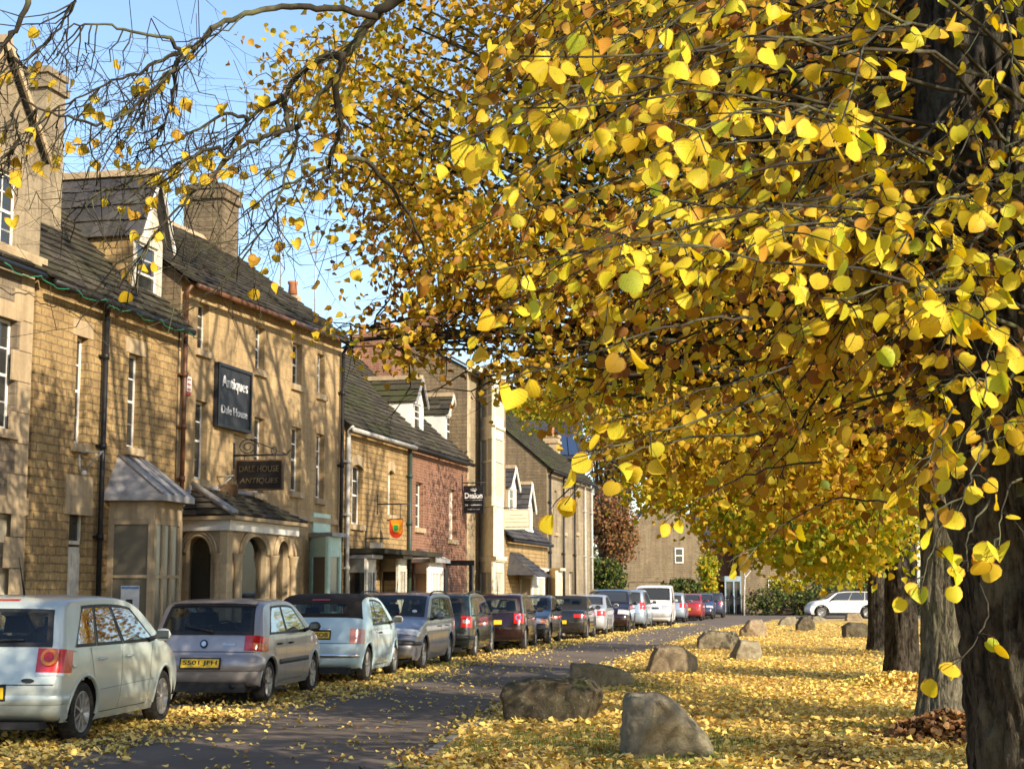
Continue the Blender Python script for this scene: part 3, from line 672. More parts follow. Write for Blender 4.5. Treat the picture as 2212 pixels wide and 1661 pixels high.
slates(mb, e3[1], e3[2], t0, t1, .2, seed=41, rnd=rnd, over=0); slates(mb, e3[0], e3[1], t0-Vector((.02, 0, 0)), t0, .2, seed=42, rnd=rnd, over=0); mb.poly([e3[0], e3[1], t0]); mb.poly([e3[2], e3[3], t1])
o = setrnd(mb.build('shop_roof', M['slate'], sf), rnd)
MB().tube([e3[1]+Z*.04, t0+Z*.04], .075, 6).tube([e3[0]+Z*.04, t0+Z*.04], .065, 6).tube([t0+Z*.03, t1+Z*.03], .05, 6).build('hip_flashing', M['lead'], o)
# table lamp in the window
lp = VB.lerp(VC, .27)+Vector((0, .34, .62)); lw = h2.location+Matrix.Rotation(FROT, 3, 'Z') @ lp
lr = empty('table_lamp', lw, FROT, 'painted urn table lamp with a pleated cream shade in the antiques shop window', 'lamp')
M['urn'] = plain('painted_porcelain', (.62, .40, .28), .25, 0, 30, .8, .6, stains=(.45, .08, .05)); M['shade'] = plain('cream_lamp_shade', (.80, .70, .42), .8, 0, 5, .1)
MB().box(-.16, .16, -.16, .16, 0, .42).build('plinth', M['black'], lr)
MB().lathe([(0, .42), (.10, .42), (.10, .46), (.06, .50), (.09, .60), (.14, .78), (.15, .86), (.11, .94), (.05, .98), (.05, 1.0), (0, 1.0)], n=20).build('urn', M['urn'], lr)
MB().tube([(0, 0, 1.0), (0, 0, 1.12)], .015, 6).build('stem', M['gold'], lr)
mb = MB(); K = 36; mb.grid([[((.24 if j == 0 else .115)*(1+.02*(k % 2))*math.cos(2*math.pi*k/K), (.24 if j == 0 else .115)*(1+.02*(k % 2))*math.sin(2*math.pi*k/K), 1.04 if j == 0 else 1.42) for k in range(K)] for j in range(2)], close=True, sm=False); mb.build('lamp_shade', M['shade'], lr)
# green bay
A = fs(669, 1200)[0]-s0; B = fs(709, 1200, .62)[0]-s0; C = fs(737, 1200, .62)[0]-s0; tz = fs(709, 1158, .62)[1]
bay(h2, (A,), (B, -.62), (C, -.62), .12, tz, 'mint', (1, 1), sill=.95, roof=None, zw=tz-.32, glass='glass_lit', boff=.3, overh=.10, fr=.12)
MB().box(A+.1, A+1.2, -.04, -.002, tz+.12, tz+.55).build('fascia_panel', M['mint'], h2)
# big sign board
a = fs(471, 780, .08); b = fs(543, 820, .08); zt = fs(471, 779, .08)[1]; zb = fs(543, 936, .08)[1]; zb2 = fs(471, 922, .08)[1]
zt2 = (zt+fs(543, 808, .08)[1])/2; zb = (zb+zb2)/2
wd = b[0]-a[0]; hd = zt2-zb
sg = empty('shop_sign', fw(a[0], 0, zb), FROT, 'large black board lettered Antiques Dale House fixed high on the honey stone wall', 'sign')
bevel(MB().box(0, wd, -.08, -.004, 0, hd).build('board', M['signblack'], sg), .01)
f = MB()
for x0, x1, z0, z1 in ((0, .06, 0, hd), (wd-.06, wd, 0, hd), (.06, wd-.06, hd-.06, hd), (.06, wd-.06, 0, .06)): f.box(x0, x1, -.11, -.081, z0, z1)
f.build('board_frame', M['black'], sg)
text('lettering', 'Antiques', .5, M['lettering'], sg, frameM((wd*.5, -.083, hd*.70), (1, 0, 0), (0, 0, 1)), .012, .004, wd*.76, hd*.24)
text('lettering', 'Dale House', .4, M['lettering'], sg, frameM((wd*.5, -.083, hd*.285), (1, 0, 0), (0, 0, 1)), .012, .003, wd*.76, hd*.13)
# hanging sign
root, bd, put = bracket_sign('hanging_sign', 'black hanging board with faded gold lettering on a scrolled iron bracket', 505, 984, 1.0, .60, .09, .05, 'black', arm=1.12, scroll=True, frame='wood')
put('DALE HOUSE', .5, .30, .82, .2, 'gold'); put('ANTIQUES', .5, .70, .8, .2, 'gold', shear=.2)
s, z = fs(468, 1030); r_ = empty('wall_lamp', fw(s, 0, z), FROT, 'grey bracket lamp over a small dark board, left of the hanging antiques sign', 'lamp')
MB().tube([(0, 0, 0), (0, -.35, .02)], .015, 6).tube([(0, 0, -.25), (0, -.3, -.02)], .015, 6).build('bracket', M['lead'], r_); MB().box(.08, .11, -.40, -.02, -.36, -.14).build('board', M['wood'], r_)
# alarm box
s, z = fs(404, 832, .05); al = empty('alarm_box', fw(s, 0, z), FROT, 'white alarm box with red base high on the antiques shop wall', 'alarm box')
M['red'] = plain('red_plastic', (.5, .03, .02), .4)
bevel(MB().box(-.14, .14, -.09, 0, -.13, .17).build('case', M['white'], al), .03); bevel(MB().box(-.08, .08, -.10, -.01, -.20, -.135).build('beacon', M['red'], al), .02)
for k in range(3): MB().box(-.07, .07, -.096, -.091, .09-.09*k, .115-.09*k).build('marking', M['red'], al)
# ---- B3 ochre cottage ----
s0 = fs(742, 1000)[0]; s1 = fs(881, 1000)[0]; L = s1-s0; zA = fs(750, 917)[1]; zB = fs(876, 941)[1]; zA = zB = (zA+zB)/2
h3 = bld('cottage', 'ochre cottage with mossy roof and white dormer, right of the antiques shop', s0)
wA = opening(s0, (760, 783, 1005, 1133)); wB = opening(s0, (838, 851, 1017, 1112))
mb = MB(); wallgrid(mb, 0, L, zA, zB, [wA, wB], 0); gable_walls(mb, 0, L, zA, zB, 3.2, 3.0, 0); mb.build('wall', M['ochre'], h3)
gableroof(h3, 0, L, zA, zB, 3.2, 3.0, 'slate_moss', seed=14, over=.3, gutm='whitepipe')
for o in (wA, wB):
    sash(h3, o, 2, 2, glass='glass_pale' if o is wB else 'glass')
    mb = MB(); xm = (o[0]+o[1])/2; hw = (o[1]-o[0])/2+.05
    for k in range(9):
        t0 = -1+2*k/9; t1 = -1+2*(k+.94)/9; f = lambda t: o[3]+.12*(1-t*t)
        mb.hexa([(xm+t0*hw, -.02, f(t0)-.1), (xm+t1*hw, -.02, f(t1)-.1), (xm+t1*hw, .03, f(t1)-.1), (xm+t0*hw, .03, f(t0)-.1)], [(xm+t0*hw, -.02, f(t0)+.14), (xm+t1*hw, -.02, f(t1)+.14), (xm+t1*hw, .03, f(t1)+.14), (xm+t0*hw, .03, f(t0)+.14)])
    mb.build('arch_lintel', M['trim'], h3)
yf = .55; a = fs(893, 865, -yf); b = fs(914, 868, -yf); ap = fs(905, 818, -yf)
dormer(h3, a[0]-s0-.05, b[0]-s0+.05, yf, zA+.1, a[1], ap[1], 3.1, 'render', 'slate_moss', win=(a[0]-s0+.12, b[0]-s0-.12, fs(900, 940, -yf)[1]+.1, a[1]-.05), seed=51, nx=1, ny=2, barge='lead')
pipe(h3, .1, .12, zA-.4, 'whitepipe', joints=4, r=.05); pipe(h3, L-.05, .12, zB-.4, 'greenpipe', joints=4, r=.05)
for (qa, qb, qc, mt, h) in ((750, 792, 812, 'offwhite', h3), (822, 860, 878, 'offwhite', h3)):
    A = fs(qa, 1240)[0]-s0; B = fs(qb, 1240, .6)[0]-s0; C = fs(qc, 1240, .6)[0]-s0; tz = fs(qb, 1206, .6)[1]
    bay(h3, (A,), (B, -.6), (C, -.6), .12, tz, mt, (1, 3), sill=.8, roof=None, zw=tz-.25, boff=.2, transom=1.35, glass='glass')
MB().box(.1, L-.1, -1.0, -.01, fs(800, 1195, .6)[1], fs(800, 1195, .6)[1]+.12).build('canopy', M['slate'], h3)
# ---- B4 brick cottage ----
s0 = fs(881.5, 1000)[0]; s1 = fs(1008, 1000)[0]; L = s1-s0; z4 = fs(1000, 974)[1]; z4 = zA
h4 = bld('cottage', 'red brick cottage with one small white dormer and a dark porch', s0)
wA = opening(s0, (898, 914, 1042, 1140)); wB = opening(s0, (970, 985, 1057, 1165))
mb = MB(); wallgrid(mb, 0, L, z4, z4, [wA, wB], 0); gable_walls(mb, 0, L, z4, z4, 3.2, 3.0, 0); mb.build('wall', M['brick'], h4)
gableroof(h4, 0, L, z4, z4, 3.2, 3.0, 'slate', seed=15, over=.3)
sash(h4, wA, 2, 2, head=False); sash(h4, wB, 2, 2, glass='glass_pale')
yf = .5; a = fs(964, 905, -yf); b = fs(978, 910, -yf); ap = fs(972, 855, -yf)
dormer(h4, a[0]-s0-.1, b[0]-s0+.1, yf, z4+.1, fs(964, 892, -yf)[1], ap[1], 3.0, 'render', 'slate', win=(a[0]-s0+.08, b[0]-s0-.08, z4+.35, fs(964, 892, -yf)[1]-.06), seed=61, nx=1, ny=2, barge='offwhite')
A = fs(893, 1240)[0]-s0; B = fs(926, 1240, .6)[0]-s0; C = fs(957, 1240, .6)[0]-s0; tz = fs(926, 1214, .6)[1]
bay(h4, (A,), (B, -.6), (C, -.6), .12, tz, 'white', (1, 4), sill=.75, roof='lead', zw=tz-.22, boff=.25, transom=1.3, glass='glass_pale', roofh=.35)
A = fs(962, 1240)[0]-s0; B = fs(1003, 1240, .75)[0]-s0; C = fs(1016, 1240, .75)[0]-s0; tz = fs(990, 1212, .7)[1]
mb = MB(); mb.box(A, C+.1, -.85, 0, tz-.1, tz+.05)
for x in (A+.05, C): mb.box(x, x+.09, -.8, -.71, .12, tz-.1)
mb.box(A+.2, C-.1, -.03, .0, .12, tz-.2); mb.build('porch', M['black'], h4)
# rear dark roof and brick stack above the cottages
c3 = stack(h4, L-.5, 2.75, .9, 1.35, 6.0, 9.25, 'brick', 3)
# ---- B5 tall cream bay house ----
s0 = fs(1008.5, 1000)[0]; s1 = fs(1092, 1000)[0]; L = s1-s0; z5 = fs(1012, 795)[1]
h5 = bld('town_house', 'tall house with brown rubble gable, cream painted front and full height bay', s0)
wE = opening(s0, (1014, 1024, 1000, 1100))
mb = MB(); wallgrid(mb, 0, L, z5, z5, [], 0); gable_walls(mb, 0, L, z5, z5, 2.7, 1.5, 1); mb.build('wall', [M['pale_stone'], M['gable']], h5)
gableroof(h5, 0, L, z5, z5, 2.7, 1.5, 'slate', seed=16, over=.3)
q = MB()
for k in range(19): z = k*.44; q.box(-.012, (.22 if k % 2 else .36), -.012, .0, z+.003, z+.437)
q.build('quoins', M['trim'], h5)
A = fs(1037, 1100)[0]-s0; B = fs(1066, 1100, .7)[0]-s0; C = fs(1088, 1100, .7)[0]-s0
lev = [(.12, fs(1060, 1212, .7)[1], 1.0, 'ground'), (fs(1060, 1200, .7)[1], fs(1060, 1092, .7)[1], None, 'band'), (fs(1060, 1091, .7)[1], fs(1060, 920, .7)[1], None, 'first'), (fs(1060, 915, .7)[1], z5-.2, None, 'second')]
for z0, z1, sl_, kind in lev:
    if kind == 'band':
        pts = [(A, 0, z0), (B, -.7, z0), (C, -.7, z0), (C+.35, 0, z0)]; MB().prism(pts, (0, 0, z1-z0-.003)).build('spandrel', M['cream'], h5)
        e_ = [(A-.08, 0, z0-.12), (B-.05, -.8, z0-.12), (C+.05, -.8, z0-.12), (C+.45, 0, z0-.12)]; MB().prism(e_, (0, 0, .115)).build('cornice', M['cream'], h5)
    else:
        bay(h5, (A,), (B, -.7), (C, -.7), z0, z1, 'cream', (2, 1), sill=(z0+.9 if kind == 'ground' else z0+.25), zw=z1-.25, transom=(z0+z1)/2+.2, glass='glass_pale', boff=.35, roofm='cream', overh=.06)
MB().box(-.05, L, -.18, -.003, z5-.15, z5+.12).build('cornice', M['cream'], h5)
MB().prism([(A-.1, 0, z5-.02), (B-.05, -.85, z5-.02), (C+.05, -.85, z5-.02), (C+.45, 0, z5-.02)], (0, 0, .25)).build('parapet_cornice', M['cream'], h5)
stack(h5, L-.6, 2.7, .7, 1.0, z5+1, z5+2.3, 'brick', 2)
# crown sign
root, bd, put = bracket_sign('hanging_sign', 'black hanging sign with a crown above white Dsalon lettering', 998, 1043, .62, .82, .09, .06, 'black', arm=.72)
put('Dsalon', .5, .36, .88, .21, bold=.003); put('Tel :', .17, .70, .2, .06, bold=.001)
for cz_, y0_, y1_, h_ in ((.52, .08, .92, .010), (.70, .32, .92, .022), (.86, .2, .8, .014)):   # rows too small to read in the photograph
    k_ = y0_; n_ = 0
    while k_ < y1_: w_ = (.035, .05, .028, .042)[n_ % 4]; MB().box(-.042, -.036, -.06-.62*min(y1_, k_+w_), -.06-.62*k_, -.09-.82*cz_-h_/2, -.09-.82*cz_+h_/2).build('worn_lettering', M['lettering'], bd); k_ += w_+.014; n_ += 1
mb = MB(); cy, cz = -.06-.31, -.09-.12; x_ = -.04
mb.tube([(x_, cy-.07, cz-.04), (x_, cy+.07, cz-.04)], .012, 6)
for k in (-2, -1, 0, 1, 2):
    mb.tube([(x_, cy+k*.03, cz-.04), (x_, cy+k*.045, cz+.03-.01*abs(k))], .006, 5); mb.lathe([(0, 0), (.011, .008), (0, .02)], (x_, cy+k*.045, cz+.03-.01*abs(k)), n=8)
mb.build('crown_emblem', M['lettering'], bd)
# shield sign
root, bd, put = bracket_sign('hanging_sign', 'red and orange shield with a green centre hanging from an iron arm', 815, 1089, .34, .02, .36, .33, 'iron', arm=.85)
M['s_red'] = plain('shield_red', (.5, .035, .01), .5); M['s_or'] = plain('shield_orange', (.75, .30, .01), .5); M['s_gr'] = plain('shield_green', (.03, .28, .06), .5); M['s_ye'] = plain('shield_yellow', (.65, .45, .05), .5)
def shield(w_, h_, cy, cz, x, m_, nm, par):
    pts = [(x, cy+w_/2, cz+h_/2), (x, cy-w_/2, cz+h_/2)]+[(x, cy-w_/2*math.cos(a), cz-h_*.1-h_*.4*math.sin(a)) for a in [k*math.pi/12 for k in range(13)]]
    return MB().prism(pts, (.02, 0, 0)).build(nm, M[m_], par)
shield(.34, .46, -.50, -.62, -.01, 's_red', 'shield', root)
MB().prism([(-.016, -.34, -.40), (-.016, -.66, -.40), (-.016, -.665, -.66), (-.016, -.62, -.74), (-.016, -.45, -.66)], (.004, 0, 0)).build('shield_field', M['s_or'], root)
shield(.15, .2, -.50, -.60, -.024, 's_ye', 'shield_border', root); shield(.11, .15, -.50, -.60, -.03, 's_gr', 'shield_centre', root)
root, bd, put = bracket_sign('hanging_sign', 'pale cream hanging board with worn lettering beside the cream bay', 1086, 1097, .88, .66, .05, .05, 'cream', arm=.98, frame='offwhite')
for k, (w_, z_) in enumerate(((.5, .26), (.8, .44), (.86, .62), (.9, .86))): MB().box(-.041, -.037, -.05-.44-.44*w_, -.05-.44+.44*w_, -.05-.66*z_-.012, -.05-.66*z_+.012).build('worn_lettering', M['offwhite' if k < 3 else 'lead'], bd)
root, bd, put = bracket_sign('hanging_sign', 'short iron arm with a little white ornament low on the ochre cottage', 790, 1163, .3, .16, .1, .12, 'offwhite', arm=.6)
# ---- B6 low white shop ----
s0 = fs(1093, 1200)[0]; s1 = fs(1181, 1200)[0]; L = s1-s0; z6 = fs(1140, 1160)[1]
h6 = bld('cottage', 'low cottage with two white dormers beyond the cream bay house', s0)
mb = MB(); wallgrid(mb, 0, L, z6, z6, [], 0); gable_walls(mb, 0, L, z6, z6, 3, 2.6, 0); mb.build('wall', M['ochre'], h6)
gableroof(h6, 0, L, z6, z6, 3, 2.6, 'slate_blue', seed=17, over=.3)
for qa, qb, yt, ya in ((1100, 1114, 1050, 1010), (1136, 1149, 1098, 1045)):
    yf = .25; a = fs(qa, yt, -yf); b = fs(qb, yt, -yf); ap = fs((qa+qb)/2, ya, -yf)
    dormer(h6, a[0]-s0-.1, b[0]-s0+.1, yf, z6+.05, a[1], ap[1], 3.2, 'trim', 'slate_blue', win=(a[0]-s0+.1, b[0]-s0-.1, z6+.3, a[1]-.06), seed=71, nx=1, ny=2, frontm='white')
A = fs(1122, 1250)[0]-s0; B = fs(1150, 1250, .5)[0]-s0; C = fs(1176, 1250, .5)[0]-s0; tz = fs(1150, 1232, .5)[1]
bay(h6, (A,), (B, -.5), (C, -.5), .12, tz, 'white', (1, 2), sill=.7, roof=None, zw=tz-.2, boff=.2, glass='glass_pale', roofm='white')
a = fs(1098, 1200)[0]-s0; mb = MB(); zt = fs(1100, 1192)[1]; ze_ = fs(1120, 1240, .9)[1]; rnd = []
slates(mb, (a-.2, -.95, ze_), (a+2.0, -.95, ze_), (a+.2, 0, zt), (a+1.6, 0, zt), .2, seed=9, rnd=rnd); mb.poly([(a-.2, -.95, ze_), (a+.2, 0, zt), (a-.2, 0, ze_)]); setrnd(mb.build('porch_roof', M['slate_blue'], h6), rnd)
# ---- B7 far tall stone house ----
s0 = fs(1181.5, 1150)[0]; s1 = fs(1277, 1150)[0]; L = s1-s0; z7 = fs(1230, 1022)[1]
h7 = bld('stone_house', 'tall weathered stone house at the far end of the row with dark drainpipes', s0)
ops = [opening(s0, q) for q in ((1198, 1204, 1060, 1150), (1216, 1222, 1065, 1150), (1243, 1249, 1070, 1150), (1230, 1238, 1235, 1290))]
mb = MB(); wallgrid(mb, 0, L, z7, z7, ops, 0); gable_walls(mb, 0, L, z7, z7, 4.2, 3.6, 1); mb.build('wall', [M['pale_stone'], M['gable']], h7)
gableroof(h7, 0, L, z7, z7, 4.2, 3.6, 'slate_moss', seed=18, over=.35)
for o in ops: sash(h7, o, 2, 1)
for f in (.02, .30, .55, .8, .97): pipe(h7, L*f, .12, z7-.5, 'iron' if f < .7 else 'whitepipe', joints=3)
A = fs(1183, 1250)[0]-s0; B = fs(1203, 1250, .5)[0]-s0; C = fs(1214, 1250, .5)[0]-s0; tz = fs(1203, 1232, .5)[1]
bay(h7, (A+.1,), (B, -.5), (C, -.5), .12, tz, 'cream', (1, 2), sill=.7, roof=None, zw=tz-.2, boff=.2, glass='glass_pale', roofm='cream')
stack(h7, L-.5, 1.6, .7, .6, z7, fs(1245, 928)[1], 'trim', 1)
# rear wing with solar panels
pw0 = atD(1140, 952, 70); pw1 = atD(1250, 982, 69)
M['solar'] = glassy('solar_panel', (.03, .05, .10), .15)
sp_o = empty('solar_panels', (0, 0, 0), 0, 'row of blue solar panels on the low roof behind the far stone houses', 'solar panels')
mb = MB(); x0, x1 = pw0.x, pw1.x; zt, zb = pw0.z, pw1.z
M['gl'] = M['slate_blue']
wing = empty('rear_wing', (0, 0, 0), 0, 'low rear building with a slate roof carrying solar panels behind the far stone house', 'building')
MB().prism([(x0-.3, 69-.2, zb-.2), (x0-.3, 73, zt+1.2), (x0-.3, 77, zb-.2)], (x1-x0+.6, 0, 0)).build('roof', M['slate_blue'], wing); MB().box(x0-.2, x1+.2, 69.2, 76.8, 0, zb-.2).build('wall', M['cottage'], wing)
k = (zt+1.4-zb)/4.2
for i in range(5):
    a = x0+(x1-x0)*i/5+.02; b = x0+(x1-x0)*(i+1)/5-.02; y0 = 69.1; y1 = 71.2
    f = lambda y: zb-.2+(y-68.8)*((zt+1.4-zb)/4.2)+.08
    MB().hexa([(a, y0, f(y0)-.03), (b, y0, f(y0)-.03), (b, y1, f(y1)-.03), (a, y1, f(y1)-.03)], [(a, y0, f(y0)), (b, y0, f(y0)), (b, y1, f(y1)), (a, y1, f(y1))]).build('panel', M['solar'], sp_o)
# ---- far cottages across the end of the street ----
DC = 112
def farhouse(name, label, xl, xr, ye, xap, yap, D, mat, roofm, len_=9, side=1):
    o = empty(name, (0, 0, 0), 0, label, 'cottage'); a = atD(xl, ye, D); b = atD(xr, ye, D); ap = atD(xap, yap, D); ap.x = (a.x+b.x)/2
    mb = MB(); mb.poly([(a.x, D, 0), (b.x, D, 0), (b.x, D, b.z), (ap.x, D, ap.z), (a.x, D, a.z)]); mb.quad((b.x, D, 0), (b.x, D+len_, 0), (b.x, D+len_, b.z), (b.x, D, b.z)); mb.quad((a.x, D, 0), (a.x, D, a.z), (a.x, D+len_, a.z), (a.x, D+len_, 0))
    mb.build('wall', M[mat], o); rnd = []; m2 = MB()
    slates(m2, (b.x+.3, D-.2, b.z-.3), (b.x+.3, D+len_, b.z-.3), (ap.x, D-.2, ap.z+.05), (ap.x, D+len_, ap.z+.05), .35, .4, .7, seed=3, rnd=rnd); slates(m2, (a.x-.3, D+len_, a.z-.3), (a.x-.3, D-.2, a.z-.3), (ap.x, D+len_, ap.z+.05), (ap.x, D-.2, ap.z+.05), .35, .4, .7, seed=4, rnd=rnd)
    setrnd(m2.build('roof', M[roofm], o), rnd); return o, a, b, ap
fc, a, b, ap = farhouse('stone_cottage', 'brown stone cottage gable with one white window at the end of the street', 1345, 1525, 1168, 1430, 1052, DC, 'cottage', 'slate_blue')
for q, nm in (((1458, 1476, 1183, 1216), 'window'), ((1457, 1464, 1130, 1145), 'window')):
    p = atD(q[0], q[3], DC-.05); r = atD(q[1], q[2], DC-.05)
    f = MB(); f.box(p.x, r.x, DC-.08, DC-.01, p.z, r.z); w_ = f.build(nm, M['white'], fc); g = MB(); zm = (p.z+r.z)/2
    g.box(p.x+.07, r.x-.07, DC-.10, DC-.081, p.z+.08, zm-.04); g.box(p.x+.07, r.x-.07, DC-.10, DC-.081, zm+.04, r.z-.08); g.build('pane', M['glass'], w_)
# slate wing to the right, dark link and blue porch, second cottage
lk = empty('brick_link', (0, 0, 0), 0, 'dark brick wing with blue slate roof between the two far cottages', 'building')
p = atD(1515, 1170, 116); q = atD(1605, 1170, 116)
MB().box(p.x, q.x, 116, 122, 0, p.z).build('wall', M['brick_dark'], lk); rnd = []; mb = MB(); tp = atD(1520, 1112, 119); slates(mb, (p.x-.2, 115.7, p.z-.2), (q.x+.3, 115.7, p.z-.2), (p.x, 119, tp.z), (q.x, 119, tp.z), .35, .4, .7, seed=8, rnd=rnd); setrnd(mb.build('roof', M['slate_blue'], lk), rnd)
p = atD(1562, 1248, 114); q = atD(1598, 1272, 114); M['pale_blue'] = plain('pale_blue_paint', (.24, .32, .38), .5)
pb = MB().box(p.x, q.x, 113.2, 115.99, p.z-.25, p.z+.12); 
for x in (p.x, (p.x+q.x)/2, q.x-.1): pb.box(x, x+.1, 113.2, 113.3, 0, p.z-.25)
po_ = pb.build('porch', M['pale_blue'], lk); MB().box(p.x+.1, q.x-.1, 113.4, 113.5, 0, p.z-.26).build('pane', M['glass'], lk)
c2, a, b, ap = farhouse('stone_cottage', 'pale rubble stone cottage behind the hedge, partly hidden by hanging yellow leaves', 1597, 1800, 1160, 1700, 1040, 114, 'cottage', 'slate')
for x in (1660, 1720):
    p = atD(x, 1275, 113.9); q = atD(x+16, 1252, 113.9); w_ = MB().box(p.x, q.x, 113.92, 113.99, p.z, q.z).build('window', M['white'], c2); MB().box(p.x+.07, q.x-.07, 113.9, 113.918, p.z+.07, q.z-.07).build('pane', M['glass'], w_)
# iron railings
rl = empty('railings', (0, 0, 0), 0, 'black iron railings in front of the far cottages', 'railings'); mb = MB(); p = gnd(1566, 1330); q = gnd(1604, 1330); D = 106
p = atD(1566, 1330, D); q = atD(1604, 1330, D); n = 11
for i in range(n): x = p.x+(q.x-p.x)*i/(n-1); mb.tube([(x, D, 0), (x, D, 1.25)], .03, 5)
mb.tube([(p.x, D, 1.1), (q.x, D, 1.1)], .03, 5); mb.tube([(p.x, D, .15), (q.x, D, .15)], .03, 5); mb.build('bars', M['iron'], rl)
# garden wall stub, gate post
mb = MB().box(-.9, .9, -.25, .25, 0, 1.9); mb.box(-1.0, 1.0, -.3, .3, 1.9, 2.05); p = atD(1392, 1262, 92)
st = mb.build('garden_wall', M['cottage'], loc=(p.x, 92, 0)); tag(st, 'short pale stone garden wall behind the white van', 'wall'); st.scale.z = (p.z+.3)/2.05
# ================= CARS =================
def paint(name, c, metal=.35, rough=.32, dirt=.25):
    m, t, b = newmat(name); tc = N(t, 'ShaderNodeTexCoord'); n = noise_n(t, tc.outputs['Object'], 2.2, 6, .7)
    sp = N(t, 'ShaderNodeSeparateXYZ'); t.links.new(tc.outputs['Object'], sp.inputs[0])
    lo = N(t, 'ShaderNodeMapRange'); t.links.new(sp.outputs[2], lo.inputs[0]); lo.inputs[1].default_value = .15; lo.inputs[2].default_value = .75; lo.inputs[3].default_value = .8; lo.inputs[4].default_value = .0
    r = ramp(t, [(.35, (0,)*3), (.75, (1,)*3)], n.outputs[0])
    f = math_n(t, 'MULTIPLY', math_n(t, 'ADD', math_n(t, 'MULTIPLY', r.outputs[0], .35), lo.outputs[0]), dirt*1.3)
    cc = mixc(t, c, (.17, .14, .10), f); t.links.new(cc, b.inputs['Base Color'])
    b.inputs['Metallic'].default_value = metal; t.links.new(math_n(t, 'ADD', math_n(t, 'MULTIPLY', f, .6), rough), b.inputs['Roughness'])
    b.inputs['Coat Weight'].default_value = .7; b.inputs['Coat Roughness'].default_value = .05
    return m
M['rubber'] = plain('tyre_rubber', (.03, .028, .026), .85, 0, 20, .3, .2, stains=(.09, .075, .055))
M['alloy'] = plain('wheel_silver', (.42, .41, .39), .35, .7, 12, .3)
M['trimblk'] = plain('black_plastic', (.02, .02, .021), .5, 0, 12, .3)
M['well'] = plain('wheel_well_black', (.006, .006, .006), .95)
M['seat'] = plain('seat_fabric', (.035, .035, .04), .9)
M['lampred'] = plain('tail_lamp_red', (.55, .012, .010), .12, 0, 30, .3, .6, .5)
M['lampor'] = plain('indicator_orange', (.75, .22, .01), .15, 0, 30, .2, .6, .5)
M['lampcl'] = plain('clear_lamp', (.62, .62, .62), .12, .3, 40, .3, .7, .5)
M['lamppink'] = plain('pale_pink_lamp', (.72, .30, .27), .15, 0, 30, .2, .6, .5)
M['plate_y'] = plain('yellow_plate', (.78, .50, .02), .4, 0, 10, .1)
M['plate_w'] = plain('white_plate', (.75, .75, .72), .4, 0, 10, .1)
M['chrome'] = plain('chrome', (.7, .7, .7), .15, .95, 10, .05)
M['soft'] = plain('canvas_roof', (.035, .028, .024), .95, 0, 60, .25); M['soft_black'] = plain('black_canvas_roof', (.012, .012, .013), .9, 0, 60, .25)
def chaikin(P, it=2, keep=True):
    for _ in range(it):
        Q = [P[0]]
        for a, b in zip(P[:-1], P[1:]): Q.append((a[0]*.75+b[0]*.25, a[1]*.75+b[1]*.25)); Q.append((a[0]*.25+b[0]*.75, a[1]*.25+b[1]*.75))
        Q.append(P[-1]); P = Q
    return P
def resample(P, n, dens=None):
    d = [0]
    for a, b in zip(P[:-1], P[1:]): d.append(d[-1]+math.hypot(b[0]-a[0], b[1]-a[1]))
    T = d[-1]; out = []; j = 0
    for i in range(n):
        t = T*i/(n-1)
        while j < len(P)-2 and d[j+1] < t: j += 1
        f = (t-d[j])/max(1e-9, d[j+1]-d[j]); out.append((P[j][0]+(P[j+1][0]-P[j][0])*f, P[j][1]+(P[j+1][1]-P[j][1])*f))
    return out
def inpoly(x, y, P):
    c = False; n = len(P)
    for i in range(n):
        x0, y0 = P[i]; x1, y1 = P[i-1]
        if (y0 > y) != (y1 > y) and x < (x1-x0)*(y-y0)/(y1-y0)+x0: c = not c
    return c
